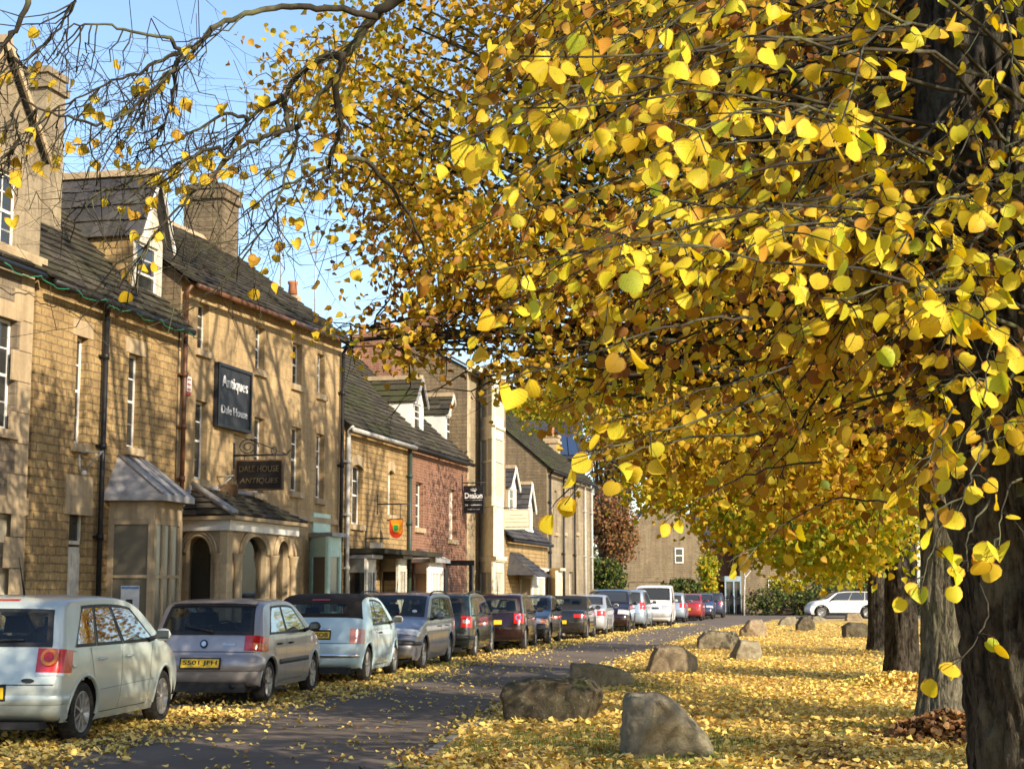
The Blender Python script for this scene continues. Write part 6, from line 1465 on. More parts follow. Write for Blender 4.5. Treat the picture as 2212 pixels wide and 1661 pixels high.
# ---- volumetric limes ----
def lime(name, label, base, tr, trunk_h, limbs, blobs, nleaf, lsize, lmat, kind, cat='tree', seed=1, barkm='bark', group='lime trees along the green', trunktop=None, rndshift=0, droop=.5):
    """blobs: (cx, cy, cz, rx, ry, rz, weight)"""
    root = empty(name, base, 0, label, cat, group); bx, by, bz = base
    L3 = lambda p: Vector((p[0]-bx, p[1]-by, p[2]-bz))
    tt = trunktop or (bx+.1, by, trunk_h)
    trunk('trunk', (0, 0, -.1), L3(tt), tr, tr*.8, barkm, root, seed=seed)
    R_ = random.Random(seed); mb = MB(); top = L3(tt); tips = []
    for b in blobs:
        c = L3(b[:3]); n_l = max(1, int(b[6]*limbs))
        for _ in range(n_l):
            e = c+Vector((R_.uniform(-.6, .6)*b[3], R_.uniform(-.6, .6)*b[4], R_.uniform(-.6, .6)*b[5])); s = top.lerp(Vector((0, 0, trunk_h*.5)), R_.random()*.6)
            mid = s.lerp(e, .5)+Vector((0, 0, R_.uniform(.2, .8))); P = []
            for i in range(9):
                t = i/8; p = s*(1-t)**2+mid*2*t*(1-t)+e*t*t; P.append(p+Vector((R_.gauss(0, .05), R_.gauss(0, .05), R_.gauss(0, .05))))
            mb.tube(P, [max(.012, tr*.26*(1-t_/8.6)) for t_ in range(9)], 6)
            for k in range(7):
                s2 = P[2+k % 7]; e2 = s2+Vector((R_.gauss(0, 1), R_.gauss(0, 1), R_.gauss(0, .6)-.1))*.62; P2 = [s2.lerp(e2, t)+Vector((R_.gauss(0, .05), R_.gauss(0, .05), R_.gauss(0, .05)+.12*math.sin(t*3))) for t in (0, .2, .4, .6, .8, 1)]
                mb.tube(P2, [.015, .012, .009, .007, .004, .002], 4); tips.append(e2)
                for q in range(3):
                    s3 = P2[1+q % 3]; e3 = s3+Vector((R_.gauss(0, .28), R_.gauss(0, .28), R_.gauss(0, .2)-.1)); mb.tube([s3, s3.lerp(e3, .5)+Vector((R_.gauss(0, .04), R_.gauss(0, .04), 0)), e3], [.005, .0035, .0015], 3, caps=False)
    mb.build('branches', M['twig_dark'], root)
    W_ = np.array([b[6]*b[3]*b[4]*b[5] if len(b) < 8 else b[7] for b in blobs], float); W_ /= W_.sum(); cnt = rng.multinomial(nleaf, W_); P = []
    for b, n in zip(blobs, cnt):
        # clustered points inside the ellipsoid
        nc = max(1, n//14); u = rng.normal(size=(nc, 3)); u /= np.linalg.norm(u, axis=1)[:, None]; rad = rng.random(nc)**(1/2.4); cc = u*rad[:, None]*np.array(b[3:6])+np.array(b[:3])
        ci = rng.integers(0, nc, n); P.append(cc[ci]+rng.normal(size=(n, 3))*np.array([.28, .28, .16]))
    P = np.concatenate(P)-np.array(base); n = len(P); yd = rng.normal(size=(n, 3))*.7; yd[:, 2] -= droop
    nz_ = np.array([noise.noise(Vector(p)*.55) for p in P])*.35
    leaves('crown', P, yd, rng.uniform(.75, 1.2, n)*lsize, lmat, kind, root, fold=2.2, rnd=rng.random(n)*.75+.12+nz_+rndshift)
    return root
def PB(px, py, D, rx, ry, rd, w_=None):
    p = atD(px, py, D); b = [p.x, D, p.z, rx/3456*D, rd, ry/3456*D]
    return tuple(b+[1.0, (w_ if w_ is not None else b[3]*b[4]*b[5])])
# second tree of the row: gold and brown small leaves
def upx(px, D, z): r = (px-1106)/3456*D; return (r, D, z)
t2 = lime('lime_tree', 'slender grey lime second from the right edge, red brown leaves heaped at its foot', (4.42, 16.6, 0), .285, 4.0, 5,
  [PB(690,190,18,120,120,1.6,.28), PB(860,330,18,190,210,2,1.1), PB(1000,80,18.5,300,130,2,.9), PB(960,560,17.5,170,170,1.8,.9), PB(870,735,17,80,36,1,.12), PB(1250,180,17.5,260,230,2.2,1.5),
   PB(1200,600,17,260,200,2,1.5), PB(1600,200,17,300,280,2.4,1.9), PB(1550,650,17,300,260,2.4,2.0), PB(1950,300,17.5,260,340,2.4,1.6), PB(1500,960,16.5,190,85,1.6,.8), PB(1720,1020,16.5,200,110,1.7,1.0), PB(1150,790,16.5,90,50,1.2,.16), PB(1900,800,17,200,250,2,1.1), PB(780,720,17.5,60,24,.7,.025), PB(1400,-150,17,500,120,2,.8)],
  36000, .078, 'lf_gold', 'mid', seed=2, rndshift=.02)
t3 = lime('lime_tree', 'lime tree with dark leaning trunk third from the right edge and yellow green lower boughs', (6.22, 25.9, 0), .27, 5.0, 4,
  [PB(1780,1165,22,140,60,1.8,1.3), PB(1640,1110,23,110,60,1.6,.9), PB(1480,1050,24,100,50,1.5,.45), PB(1850,1050,23,160,90,2,1.2), PB(1500,800,26,250,120,3,1.2), PB(1800,700,26,300,250,3,1.5), PB(1250,850,27,120,80,2,.35), PB(1700,300,26,380,300,3,1.3), PB(1250,450,27,200,220,3,.6)],
  30000, .085, 'lf_green', 'mid', seed=3, barkm='bark_dark')
uplimbs(t2, (0, 0, 4.2), .16, 26, (-1.2, .8, 10), (4.4, 4.2, 3), 2, 1600)
uplimbs(t2, (0, 0, 6), .16, 18, (-1.5, 5, 12), (4.5, 3, 3), 21, 1300, 'high_shadow_limbs')
uplimbs(t3, (0, 0, 5), .16, 24, (-1.5, .5, 10.5), (4.4, 4.2, 3), 3, 1500)
uplimbs(t3, (0, 0, 7), .16, 14, (-3, -1, 13), (4, 4, 2.5), 31, 1000, 'high_shadow_limbs')
t4 = lime('lime_tree', 'distant lime with dark trunk beside the white crossover', (9.0, 40, 0), .21, 6, 3,
  [PB(1800,1000,38,220,150,3,1), PB(1500,900,40,220,130,3,.8), PB(1850,1190,40,50,40,2,.2), PB(1300,800,42,140,100,3,.25)], 14000, .11, 'lf_gold', 'far', seed=4, barkm='bark_dark')
# ---- nearest tree ----
B1 = Vector((3.0, 8.5, 0))
t1 = empty('lime_tree', B1, 0, 'huge dark furrowed lime at the right edge, bright yellow sprays of leaves', 'tree', 'lime trees along the green')
trunk('trunk', (.08, 0, -.2), (-.34, .1, 7.5), .62, .54, 'bark_dark', t1, nseg=240, nang=220, furrow=.08, seed=1)
uplimbs(t1, (-.3, .1, 6.6), .11, 9, (-1.8, 1.2, 10.4), (2.8, 2.0, 1.9), 1)
mbB = MB(); lp, ld, lsz = [], [], []; lp2, ld2 = [], []; lp3, ld3 = [], []
R1 = random.Random(21)
def lowy(x):
    xs = [880, 960, 1200, 1350, 1500, 1700, 2000, 2212]; ys = [540, 620, 800, 880, 960, 980, 1000, 1080]
    return float(np.interp(x, xs, ys))
def upy(x): return float(np.interp(x, [880, 1000, 1200, 1400, 1700, 1900, 2212], [380, 150, 40, -30, -60, -60, -60]))
def twigleaves(P, n, side, LP, LD, spread=.45, drop=.7, skip=.0):
    L = len(P)-1
    for k in range(n):
        if R1.random() < skip: continue
        t = (k+.6)/n*L; i = min(int(t), L-1); p = P[i].lerp(P[i+1], t-i); d = (P[i+1]-P[i]).normalized()
        s_ = d.cross(Vector((0, 0, 1))).normalized()*(1 if k % 2 else -1)
        dr = (d*.35+s_*spread+Vector((R1.gauss(0, .25), R1.gauss(0, .25), -drop+R1.gauss(0, .25)))).normalized()
        st = p+dr*R1.uniform(.03, .055); mbB.tube([p-B1, p.lerp(st, .5)+Vector((0, 0, .006))-B1, st-B1], .0011, 3, caps=False); LP.append(st-B1); LD.append(dr)
def spray(S_, E_, LP, LD, nside, nl, r0=.011, tl=(.25, .55), sag=.10, leafy=1.0, start=.25):
    P = []; L = (E_-S_).length; n = 14; off = jit(.05*L)
    for i in range(n+1):
        t = i/n; P.append(S_.lerp(E_, t)+Vector((0, 0, math.sin(t*math.pi)*sag*L*(.6)))+off*math.sin(t*math.pi)+jit(.0045*L))
    mbB.tube([p-B1 for p in P], [r0*(1-.85*i/n)+.0015 for i in range(n+1)], 5)
    for k in range(nside):
        t = start+(1-start)*(k+.5)/nside; i = min(int(t*n), n-1); p = P[i].lerp(P[i+1], t*n-i); d = (P[i+1]-P[i]).normalized()
        s_ = d.cross(Vector((0, 0, 1))).normalized()*(1 if k % 2 else -1); l = R1.uniform(*tl)
        e = p+(d*.7+s_*.7+Vector((0, 0, R1.uniform(-.55, .05)))).normalized()*l; Q = [p, p.lerp(e, .35)+Vector((0, 0, .02)), p.lerp(e, .7)+jit(.015), e]
        mbB.tube([q-B1 for q in Q], [.0045, .0035, .0025, .0012], 3, caps=False); twigleaves(Q, int(nl*R1.uniform(.6, 1.3)), 0, LP, LD, skip=1-leafy)
    twigleaves(P[int(n*start):], int(nl*1.2), 0, LP, LD, skip=1-leafy)
def tipt(x, y, D): return atD(x, y, D)
# near large-leaf sprays
cnt = 0
while cnt < 34:
    x = 2260-1320*R1.random()**1.35; y = R1.uniform(upy(x), lowy(x)); 
    D = R1.uniform(4.9, 7.6); E_ = tipt(x, y, D); z0 = min(7.2, E_.z+R1.uniform(.15, 1.3)); S_ = Vector((2.62+R1.uniform(-.3, .3), 8.4+R1.uniform(-.5, 0), z0))
    if (E_-S_).length < .9: continue
    spray(S_, E_, lp, ld, 7 if x > 1300 else 5, 4, start=.35 if x > 1500 else .5); cnt += 1
# middle distance sprays of the same crown
cnt = 0
while cnt < 140:
    x = R1.uniform(1000, 2300); y = R1.uniform(upy(x)-60, lowy(x)+110 if x > 1180 else lowy(x)-60); D = R1.uniform(7.8, 13.5); E_ = tipt(x, y, D); S_ = Vector((2.7+R1.uniform(-.3, .3), 8.9, min(7.2, E_.z+R1.uniform(.3, 1.6))))
    if (E_-S_).length < .9: continue
    spray(S_, E_, lp2, ld2, 8, 6, r0=.012, start=.4, tl=(.25, .7)); cnt += 1
# low isolated twigs over the trunk
for x, y, D in ((1985, 1285, 6.2), (2070, 1105, 6.0), (2160, 1190, 6.4), (2090, 1230, 6.6), (2060, 1440, 6.8), (2130, 860, 5.6), (1215, 1085, 6.2), (1240, 990, 6.0), (1080, 830, 4.9), (1600, 1225, 7.5), (2000, 1010, 6.5), (1300, 920, 6.3), (1430, 1130, 7.5)):
    E_ = tipt(x, y, D); S_ = E_+Vector((.9 if x < 1900 else .35, .8, .35)); n0 = len(lp); spray(S_, E_, lp, ld, 2, 2, r0=.005, tl=(.1, .2), start=.55)
# ---- upper-left limb traced branch by branch ----
DL = 9.0
ZB = 2.4
def trace(pts, D0, D1, r0, r1, leafy=.35, ntw=10, tl=(.35, 1.0), joinT=None):
    P = []; n = len(pts)
    for i, (x, y) in enumerate(pts):
        D = D0+(D1-D0)*i/(n-1); P.append(atD(x/ZB, y/ZB, D))
    Q = []
    for i in range(len(P)-1):
        a = P[max(i-1, 0)]; b, c = P[i], P[i+1]; d = P[min(i+2, len(P)-1)]
        for k in range(4):
            t = k/4; Q.append(.5*((2*b)+(-a+c)*t+(2*a-5*b+4*c-d)*t*t+(-a+3*b-3*c+d)*t**3)+jit(.006))
    Q.append(P[-1])
    if joinT: Q = [Vector(v) for v in joinT]+Q
    m_ = len(Q); mbB.tube([q-B1 for q in Q], [r0+(r1-r0)*(i/(m_-1))**.8 for i in range(m_)], 8)
    for k in range(ntw):
        i = R1.randint(int(m_*.25), m_-2); p = Q[i]; l = R1.uniform(*tl); dx = R1.uniform(-1, .5); dy = R1.gauss(0, .5)
        T_ = []; 
        for j in range(9):
            t = j/8; T_.append(p+Vector((dx*l*t, dy*l*t, -l*(.9*t-.55*t*t*R1.choice((.6, 1.3)))))+jit(.008*j**.5))
        mbB.tube([q-B1 for q in T_], [.0042*(1-t/9.5)+.0010 for t in range(9)], 4, caps=False)
        for q in range(3):
            p2 = T_[R1.randint(2, 7)]; l2 = l*R1.uniform(.25, .6); d2 = Vector((R1.gauss(-.3, .7), R1.gauss(0, .5), R1.uniform(-1, .1)))
            P2 = [p2+d2*l2*t+Vector((0, 0, .18*l2*t*t))+jit(.005) for t in (0, .33, .66, 1)]; mbB.tube([v-B1 for v in P2], [.0022, .0018, .0012, .0007], 3, caps=False)
            if R1.random() < .5:
                p3 = P2[2]; mbB.tube([p3-B1, p3+Vector((R1.gauss(0, .12), R1.gauss(0, .1), -.12))-B1], [.0014, .0007], 3, caps=False)
            if R1.random() < leafy*.42: twigleaves(P2, R1.randint(1, 2), 0, lp3, ld3, drop=.8)
join = [Vector((2.7, 8.5, 6.9)), Vector((1.9, 8.7, 6.9)), Vector((.9, 8.9, 6.3)), Vector((.1, 9.0, 5.6))]
trace([(2200,-110),(2060,0),(1950,80),(1880,160),(1800,270),(1700,290),(1620,340),(1520,410),(1480,500),(1380,550),(1290,620),(1220,720),(1160,820)], 9, 9.6, .042, .006, .5, 22, joinT=join)
trace([(1950,85),(1850,70),(1700,50),(1500,35),(1350,55),(1200,100),(1100,150),(1020,230),(950,270),(900,350),(830,430),(740,510),(650,590),(560,640),(440,640),(330,600),(200,560),(110,510)], 9, 8.2, .023, .005, .5, 42)
trace([(950,270),(850,310),(750,360),(640,400),(520,450),(400,520),(250,590)], 8.8, 8.6, .013, .004, .5, 16, (.3, .8))
trace([(900,350),(910,450),(870,600),(830,700)], 8.7, 8.8, .013, .004, .3, 7, (.2, .6))
trace([(1790,270),(1740,450),(1770,650),(1740,750),(1700,870)], 9.1, 9.6, .027, .010, .6, 12, (.3, .8))
trace([(1755,390),(1680,470),(1600,560),(1550,640),(1540,720),(1510,830),(1480,900),(1440,1050),(1370,1180),(1280,1320),(1170,1440),(1050,1540)], 9.2, 9.4, .017, .004, .25, 16, (.3, .9))
trace([(1550,655),(1480,680),(1380,710),(1270,750),(1170,830),(1080,920),(1000,1000),(900,1100),(820,1190),(740,1310),(600,1420)], 9.3, 8.6, .017, .004, .25, 18, (.3, .9))
trace([(1480,500),(1480,600),(1510,680)], 9.3, 9.3, .02, .015, .4, 3)
trace([(1170,825),(1110,770),(980,820),(850,890),(700,930),(500,1010),(420,1060)], 9.2, 8.8, .014, .004, .3, 14, (.3, .8))
trace([(1290,620),(1240,600),(1150,600),(1000,680),(850,750),(700,790)], 9.4, 9.2, .014, .004, .8, 12, (.3, .7))
trace([(935,258),(885,210),(840,190),(680,175),(540,130),(420,130),(330,150)], 8.9, 8.6, .014, .004, .5, 10, (.3, .8))
trace([(150,-20),(100,130),(30,220),(60,290),(140,360)], 8, 8.1, .017, .008, .4, 12, (.3, .8))
trace([(390,-20),(370,30),(280,180),(150,300)], 8, 8.1, .010, .004, .4, 9, (.3, .8))
trace([(110,510),(60,600),(100,700),(40,830)], 8.2, 8.2, .009, .004, .95, 12, (.2, .5))
trace([(1760,820),(1900,840),(2050,1010),(2140,1150),(2200,1300)], 9.6, 10, .02, .006, .6, 10)
trace([(1700,870),(1560,930),(1400,1000),(1250,1120)], 9.6, 9.3, .012, .004, .3, 10)
mbB.build('branches', M['twig_dark'], t1)
n1 = len(lp); leaves('near_foliage', lp, ld, rng.uniform(.058, .092, n1), 'lf_near', 'heart', t1, rnd=rng.beta(1.6, 1.6, n1)*.92+.02)
n2 = len(lp2); leaves('inner_foliage', lp2, ld2, rng.uniform(.055, .085, n2), 'lf_inner', 'heart', t1, rnd=rng.random(n2)*.9+.05)
n3 = len(lp3); leaves('sparse_foliage', lp3, ld3, rng.uniform(.055, .08, n3), 'lf_near', 'heart', t1, rnd=rng.random(n3)*.3+.58)
print('LEAVES', n1, n2, n3)
# brown withered shoots on the big trunk
P = []; 
for k in range(650):
    a = R1.uniform(2.2, 4.6); z = R1.gauss(3.15, .35) if R1.random() < .6 else R1.uniform(2.0, 6.5); rad = R1.uniform(.5, .85); P.append((-.42*z/7.5+math.cos(a)*rad, math.sin(a)*rad, z))
yd = rng.normal(size=(650, 3)); yd[:, 2] -= 1; leaves('withered_foliage', P, yd, rng.uniform(.04, .08, 650), 'lf_ivy', 'heart', t1, curl=.9)
# ---- trees out to the right whose shadows cross the green ----
for k, (x, y, nl, h) in enumerate(((8.2, 3.2, 900, 5), (9.6, 7.4, 1100, 5), (10.8, 11.5, 1100, 5), (12.5, 20, 1400, 5), (15.5, 30, 1800, 5), (4.5, -4.5, 900, 5))):
    lime('lime_tree', ['lime tree right of the camera whose boughs are out of view', 'lime tree of the outer row, right of the huge dark trunk', 'lime tree of the outer row, opposite the nearest boulder', 'lime tree of the outer row, level with the second trunk', 'lime tree of the outer row, level with the third trunk', 'lime tree behind the camera'][k], (x, y, 0), .33, h, 6,
         [(x, y, 7, 3, 3, 1.8, 1), (x-2, y+1, 6, 2.2, 2.2, 1.6, .6), (x+1.5, y-1, 8.5, 2.2, 2.2, 1.6, .8)], nl, .085, 'lf_gold', 'far', seed=40+k, group=None)
    uplimbs(bpy.data.objects[-1] if False else [o for o in bpy.data.objects if o.name.startswith('lime_tree') and abs(o.location.x-x) < .01 and abs(o.location.y-y) < .01][0], (0, 0, 4.0), .11, 9, (-.5, .3, 7), (3, 3, 2.2), 50+k, 250)
# ---- background trees and hedges ----
def bush(name, label, blobs, n, size, mat, D0, cat='shrub', kind='far', stems=True, group=None, trunkr=.12):
    b0 = blobs[0]; base = (b0[0], b0[1], 0); root = empty(name, base, 0, label, cat, group)
    mb = MB(); R_ = random.Random(int(b0[0]*10))
    for b in blobs:
        for _ in range(5 if not stems else 12):
            e = Vector((b[0]+R_.uniform(-.7, .7)*b[3]-b0[0], b[1]+R_.uniform(-.7, .7)*b[4]-b0[1], b[2]+R_.uniform(-.5, .9)*b[5])); s = Vector((R_.uniform(-.2, .2), 0, 0))
            P_1 = [s.lerp(e, t)+Vector((R_.gauss(0, .1), R_.gauss(0, .1), (t*(1-t))*b[5]*.4)) for t in (0, .2, .4, .6, .8, 1)]
            mb.tube(P_1, [trunkr*(1-t/5.6) for t in range(6)], 5)
            for j in range(10 if stems else 3):
                p = P_1[R_.randint(2, 5)]; q = p+Vector((R_.gauss(0, .5), R_.gauss(0, .5), abs(R_.gauss(0, .6))))*b[5]*.35; mb.tube([p, p.lerp(q, .5)+Vector((R_.gauss(0, .08),)*3), q], [trunkr*.25, trunkr*.15, trunkr*.05], 3, caps=False)
    mb.build('stems', M['twig'], root)
    W_ = np.array([b[3]*b[4]*b[5] for b in blobs]); cnt = rng.multinomial(n, W_/W_.sum()); P = []
    for b, c in zip(blobs, cnt):
        nc = max(1, c//10); u = rng.normal(size=(nc, 3)); u /= np.linalg.norm(u, axis=1)[:, None]; cc = u*(rng.random(nc)**(1/2.2))[:, None]*np.array(b[3:6])+np.array(b[:3]); P.append(cc[rng.integers(0, nc, c)]+rng.normal(size=(c, 3))*b[5]*.08)
    P = np.concatenate(P)-np.array(base); P[:, 2] = np.abs(P[:, 2]); yd = rng.normal(size=(len(P), 3)); yd[:, 2] -= .3
    leaves('foliage', P, yd, rng.uniform(.7, 1.3, len(P))*size, mat, kind, root); return root
bush('copper_shrub', 'tall rust coloured shrub between the stone row and the far cottage', [PB(1325,1150,84,50,85,2), PB(1300,1110,84,30,60,2)], 7000, .16, 'lf_rust', 84, 'shrub')
bush('evergreen_bush', 'dark green bush under the rust coloured shrub', [PB(1315,1245,80,40,38,1.5), PB(1282,1235,80,14,50,1)], 4500, .13, 'lf_hedge', 80)
bush('yellowing_shrub', 'yellow green shrub climbing the right corner of the brown cottage', [PB(1528,1240,100,20,55,1)], 2600, .16, 'lf_green', 100)
bush('hedge', 'clipped green hedge in front of the brown cottage gable', [PB(1470,1272,98,50,22,1.2), PB(1420,1262,98,14,14,1)], 4000, .14, 'lf_hedge', 98, 'hedge')
bush('hedge', 'long mixed hedge behind the white crossover', [PB(1660,1300,104,60,32,1.5), PB(1760,1300,104,70,38,1.5), PB(1860,1300,104,60,40,1.5), PB(1960,1300,104,60,45,1.5), PB(2080,1300,104,70,50,1.5), PB(2200,1300,104,70,50,1.5)], 16000, .15, 'lf_hedge', 104, 'hedge')
bush('yellowing_shrub', 'loose golden shrubs rising over the long hedge', [PB(1700,1262,108,50,22,1.2), PB(1820,1255,108,50,26,1.2), PB(1760,1240,109,30,26,1)], 3500, .17, 'lf_green', 108)
sap = empty('birch_sapling', (atD(1607, 1300, 103).x, 103, 0), 0, 'thin white stemmed sapling in the hedge below the yellow leaves', 'tree'); M['birch'] = plain('birch_bark', (.62, .58, .5), .8, 0, 5, .4)
MB().tube([(0, 0, 0), (.05, 0, 1.6), (.1, 0, 2.4), (.7, 0, 3.1)], [.045, .04, .035, .015], 6).tube([(.1, 0, 2.4), (-.1, 0, 3.3)], [.05, .02], 5).build('trunk', M['birch'], sap)
bg = [('bare_tree', 'tall hazy beech with sparse pinkish leaves behind the far stone house', [PB(1310,900,150,70,150,6), PB(1340,1000,150,50,100,6)], 7000, .28, 'lf_pink'),
      ('bare_tree', 'wispy bare tree showing sky left of the hazy beech', [PB(1200,850,160,60,110,6), PB(1150,800,160,60,90,6)], 2200, .25, 'lf_pink'),
      ('autumn_tree', 'golden tree behind the solar panels', [PB(1195,905,130,60,60,4), PB(1120,900,130,40,60,4)], 5000, .26, 'lf_green'),
      ('autumn_tree', 'brown and gold trees over the far cottage roofs', [PB(1480,960,145,120,120,6), PB(1640,1000,145,120,130,6)], 12000, .28, 'lf_gold'),
      ('autumn_tree', 'broad greenish tree far behind the second cottage', [PB(1850,1080,150,150,170,6), PB(2080,1080,150,140,180,6)], 12000, .30, 'lf_green'),
      ('bare_tree', 'hazy tree rising behind the cottage chimneys', [PB(1420,900,170,70,140,6)], 4500, .28, 'lf_pink')]
for nm, lb, bl, n, sz, mt in bg: bush(nm, lb, bl, n, sz, mt, 150, 'tree', group='trees beyond the houses', trunkr=.22)
# ---- leaf litter ----
def litter(n, sampler, mat, name, label, size=(.042, .078), tilt=.35, kind='mid', zoff=0.0):
    P = []; 
    while len(P) < n:
        v = sampler()
        if v: P.append(v)
    P = np.array(P); P[:, 2] += .012+zoff; N_ = rng.normal(size=(n, 3))*tilt; N_[:, 2] += 1; yd = rng.normal(size=(n, 3)); yd[:, 2] *= .15
    o = leaves(name, P, yd, rng.uniform(*size, n), mat, kind, None, normal=N_, curl=.9, fold=1.4, rnd=rng.beta(1.3, 1.1, n)*.8+.1+np.array([noise.noise(Vector((p[0]*.9, p[1]*.45, 2))) for p in P])*.35); tag(o, label, None, None, 'stuff'); return o
# orientation helper: with 'normal' passed, x = y x normal, so the blade lies flat
RL = random.Random(3)
def s_verge():
    u = RL.random(); D = 10.5*(7.2**(u**.85)); xl = vx(D)-.25*RL.random()-.05; xr = (2300-1106)/3456*D*1.02
    if xr < xl: return None
    x = RL.uniform(xl, xr); e = min(1, (x-xl)/.8)
    g_ = noise.noise(Vector((x*.42, D*.22, 3)))+.35*noise.noise(Vector((x*2, D*2, 1)))
    if g_ < -.36 and RL.random() < .8: return None
    if D < 12.9 and x > 1.6 and RL.random() < .5: return None
    return (x, D, gz(x, D)+RL.random()*.03)
litter(46000, s_verge, 'litter', 'fallen_leaves', 'thick carpet of yellow fallen leaves over the grass verge')
CP = [(p.x, p.y) for p in [gnd(163, 1603), gnd(570, 1518), gnd(786, 1474), gnd(960, 1436), gnd(1022, 1420), gnd(1130, 1404), gnd(1190, 1391), gnd(1278, 1381), gnd(1362, 1362), gnd(1443, 1352), gnd(1490, 1349), gnd(1566, 1337)]]
def cxl(D):
    if D < CP[0][1]: return CP[0][0]-(CP[0][1]-D)*.15
    return float(np.interp(D, [c[1] for c in CP], [c[0] for c in CP]))
def s_gut():
    D = 10*(7.5**(RL.random()**.9)); x = cxl(D)+RL.choice((-1, 1))*abs(RL.gauss(0, .42))+.02
    if RL.random() < .25: x = cxl(D)-RL.uniform(0, 2.0)
    if noise.noise(Vector((x*.9, D*.35, 8)))+.2*RL.random() < -.12-.0*x and RL.random() < .8: return None
    s_ = (Vector((x, D, 0))-FO); 
    if -(s_.dot(FN)) > -1.5+0: return None
    return (x, D, .006+RL.random()*.02)
litter(15000, s_gut, 'litter', 'fallen_leaves', 'yellow leaves drifted along the parked cars')
def s_road():
    D = 9*(8**(RL.random())); xl, xr = cxl(D), vx(D); t = RL.random(); t = t if RL.random() < .45 else (1-(1-t)**3 if RL.random() < .5 else t**2.2)
    x = xl+(xr-xl)*t
    if noise.noise(Vector((x*.8, D*.5, 5))) < -.05 and RL.random() < .8: return None
    return (x, D, .006)
litter(1700, s_road, 'litter', 'fallen_leaves', 'scattered yellow leaves on the asphalt', size=(.04, .065), tilt=.25)
def s_pile():
    a = RL.uniform(0, 6.28); r_ = abs(RL.gauss(0, .30))+.12; x, y = 4.35+r_*math.cos(a), 16.1+r_*math.sin(a); return (x, y, gz(x, y)+max(0, .30*(1-r_/.9))*RL.random()**.6)
litter(1300, s_pile, 'litter_red', 'leaf_heap', 'heap of red brown leaves at the foot of the slender grey trunk', size=(.05, .09), tilt=1.2)
def s_pile2():
    a = RL.uniform(0, 6.28); r_ = abs(RL.gauss(0, .5))+.1; x, y = 6.0+r_*math.cos(a), 25.3+r_*math.sin(a); return (x, y, gz(x, y)+max(0, .25*(1-r_/1.2))*RL.random())
litter(1200, s_pile2, 'litter', 'fallen_leaves', 'leaves banked round the third trunk', tilt=1)
# grass blades
def grass(n):
    me = []; V = []; F = []
    for k in range(n):
        while True:
            D = 10.5*(3.2**RL.random()); x = RL.uniform(vx(D)+.1, (2260-1106)/3456*D)
            g_ = noise.noise(Vector((x*.42, D*.22, 3)))+.35*noise.noise(Vector((x*2, D*2, 1)))
            if g_ < -.30 or (D < 13.0 and x > 1.4) or RL.random() < .03: break
        z = gz(x, D); h = RL.uniform(.03, .075); a = RL.uniform(0, 6.28); w_ = .0035; lx, ly = RL.gauss(0, .02), RL.gauss(0, .02); b = len(V)
        V += [(x-w_*math.cos(a), D-w_*math.sin(a), z), (x+w_*math.cos(a), D+w_*math.sin(a), z), (x+lx, D+ly, z+h)]; F.append((b, b+1, b+2))
    me = bpy.data.meshes.new('grass'); me.from_pydata(V, [], F); a = me.attributes.new('rnd', 'FLOAT', 'POINT'); r_ = np.repeat(rng.random(n), 3); a.data.foreach_set('value', r_.astype(np.float32)); me.materials.append(M['grass']); o = bpy.data.objects.new('grass', me); COL.objects.link(o); tag(o, 'short green grass showing through the fallen leaves', kind='stuff')
M['grass'] = leafmat('grass_blade', [(0, (.06, .11, .015)), (.6, (.14, .22, .03)), (1, (.30, .34, .08))], .3)
grass(16000)
# ---- boulders ----
def stonemat(name, c1, c2, moss, amt):
    m, t, b = newmat(name); tc = N(t, 'ShaderNodeTexCoord'); o = tc.outputs['Object']; n = noise_n(t, o, 5, 8, .7, .5); r = ramp(t, [(.35, c1), (.65, c2)], n.outputs[0])
    n2 = noise_n(t, o, 2.2, 6, .75); r2 = ramp(t, [(.47, (0,)*3), (.60, (1,)*3)], n2.outputs[0]); ge = N(t, 'ShaderNodeNewGeometry'); sp = N(t, 'ShaderNodeSeparateXYZ'); t.links.new(ge.outputs['Normal'], sp.inputs[0])
    up = ramp(t, [(.15, (.25,)*3), (.7, (1,)*3)], sp.outputs[2]); c = mixc(t, r.outputs[0], moss, math_n(t, 'MULTIPLY', math_n(t, 'MULTIPLY', r2.outputs[0], up.outputs[0]), amt))
    n3 = noise_n(t, o, 28, 4, .6); r3 = ramp(t, [(.62, (0,)*3), (.7, (1,)*3)], n3.outputs[0]); c = mixc(t, c, (.42, .42, .34), math_n(t, 'MULTIPLY', r3.outputs[0], .5))
    t.links.new(c, b.inputs['Base Color']); b.inputs['Roughness'].default_value = .95; b.inputs['Specular IOR Level'].default_value = .15
    bump(t, b, math_n(t, 'ADD', n.outputs[0], math_n(t, 'MULTIPLY', n3.outputs[0], .3)), .8, .04); return m
M['stone_a'] = stonemat('lichened_limestone', (.17, .145, .10), (.31, .27, .19), (.10, .105, .04), .9)
M['stone_b'] = stonemat('shade_dark_limestone', (.07, .056, .038), (.14, .115, .078), (.065, .075, .025), 1.0)  # shade on the road edge block is put into this darker colour
M['stone_c'] = stonemat('warm_limestone', (.18, .135, .085), (.32, .25, .165), (.11, .105, .045), .7)
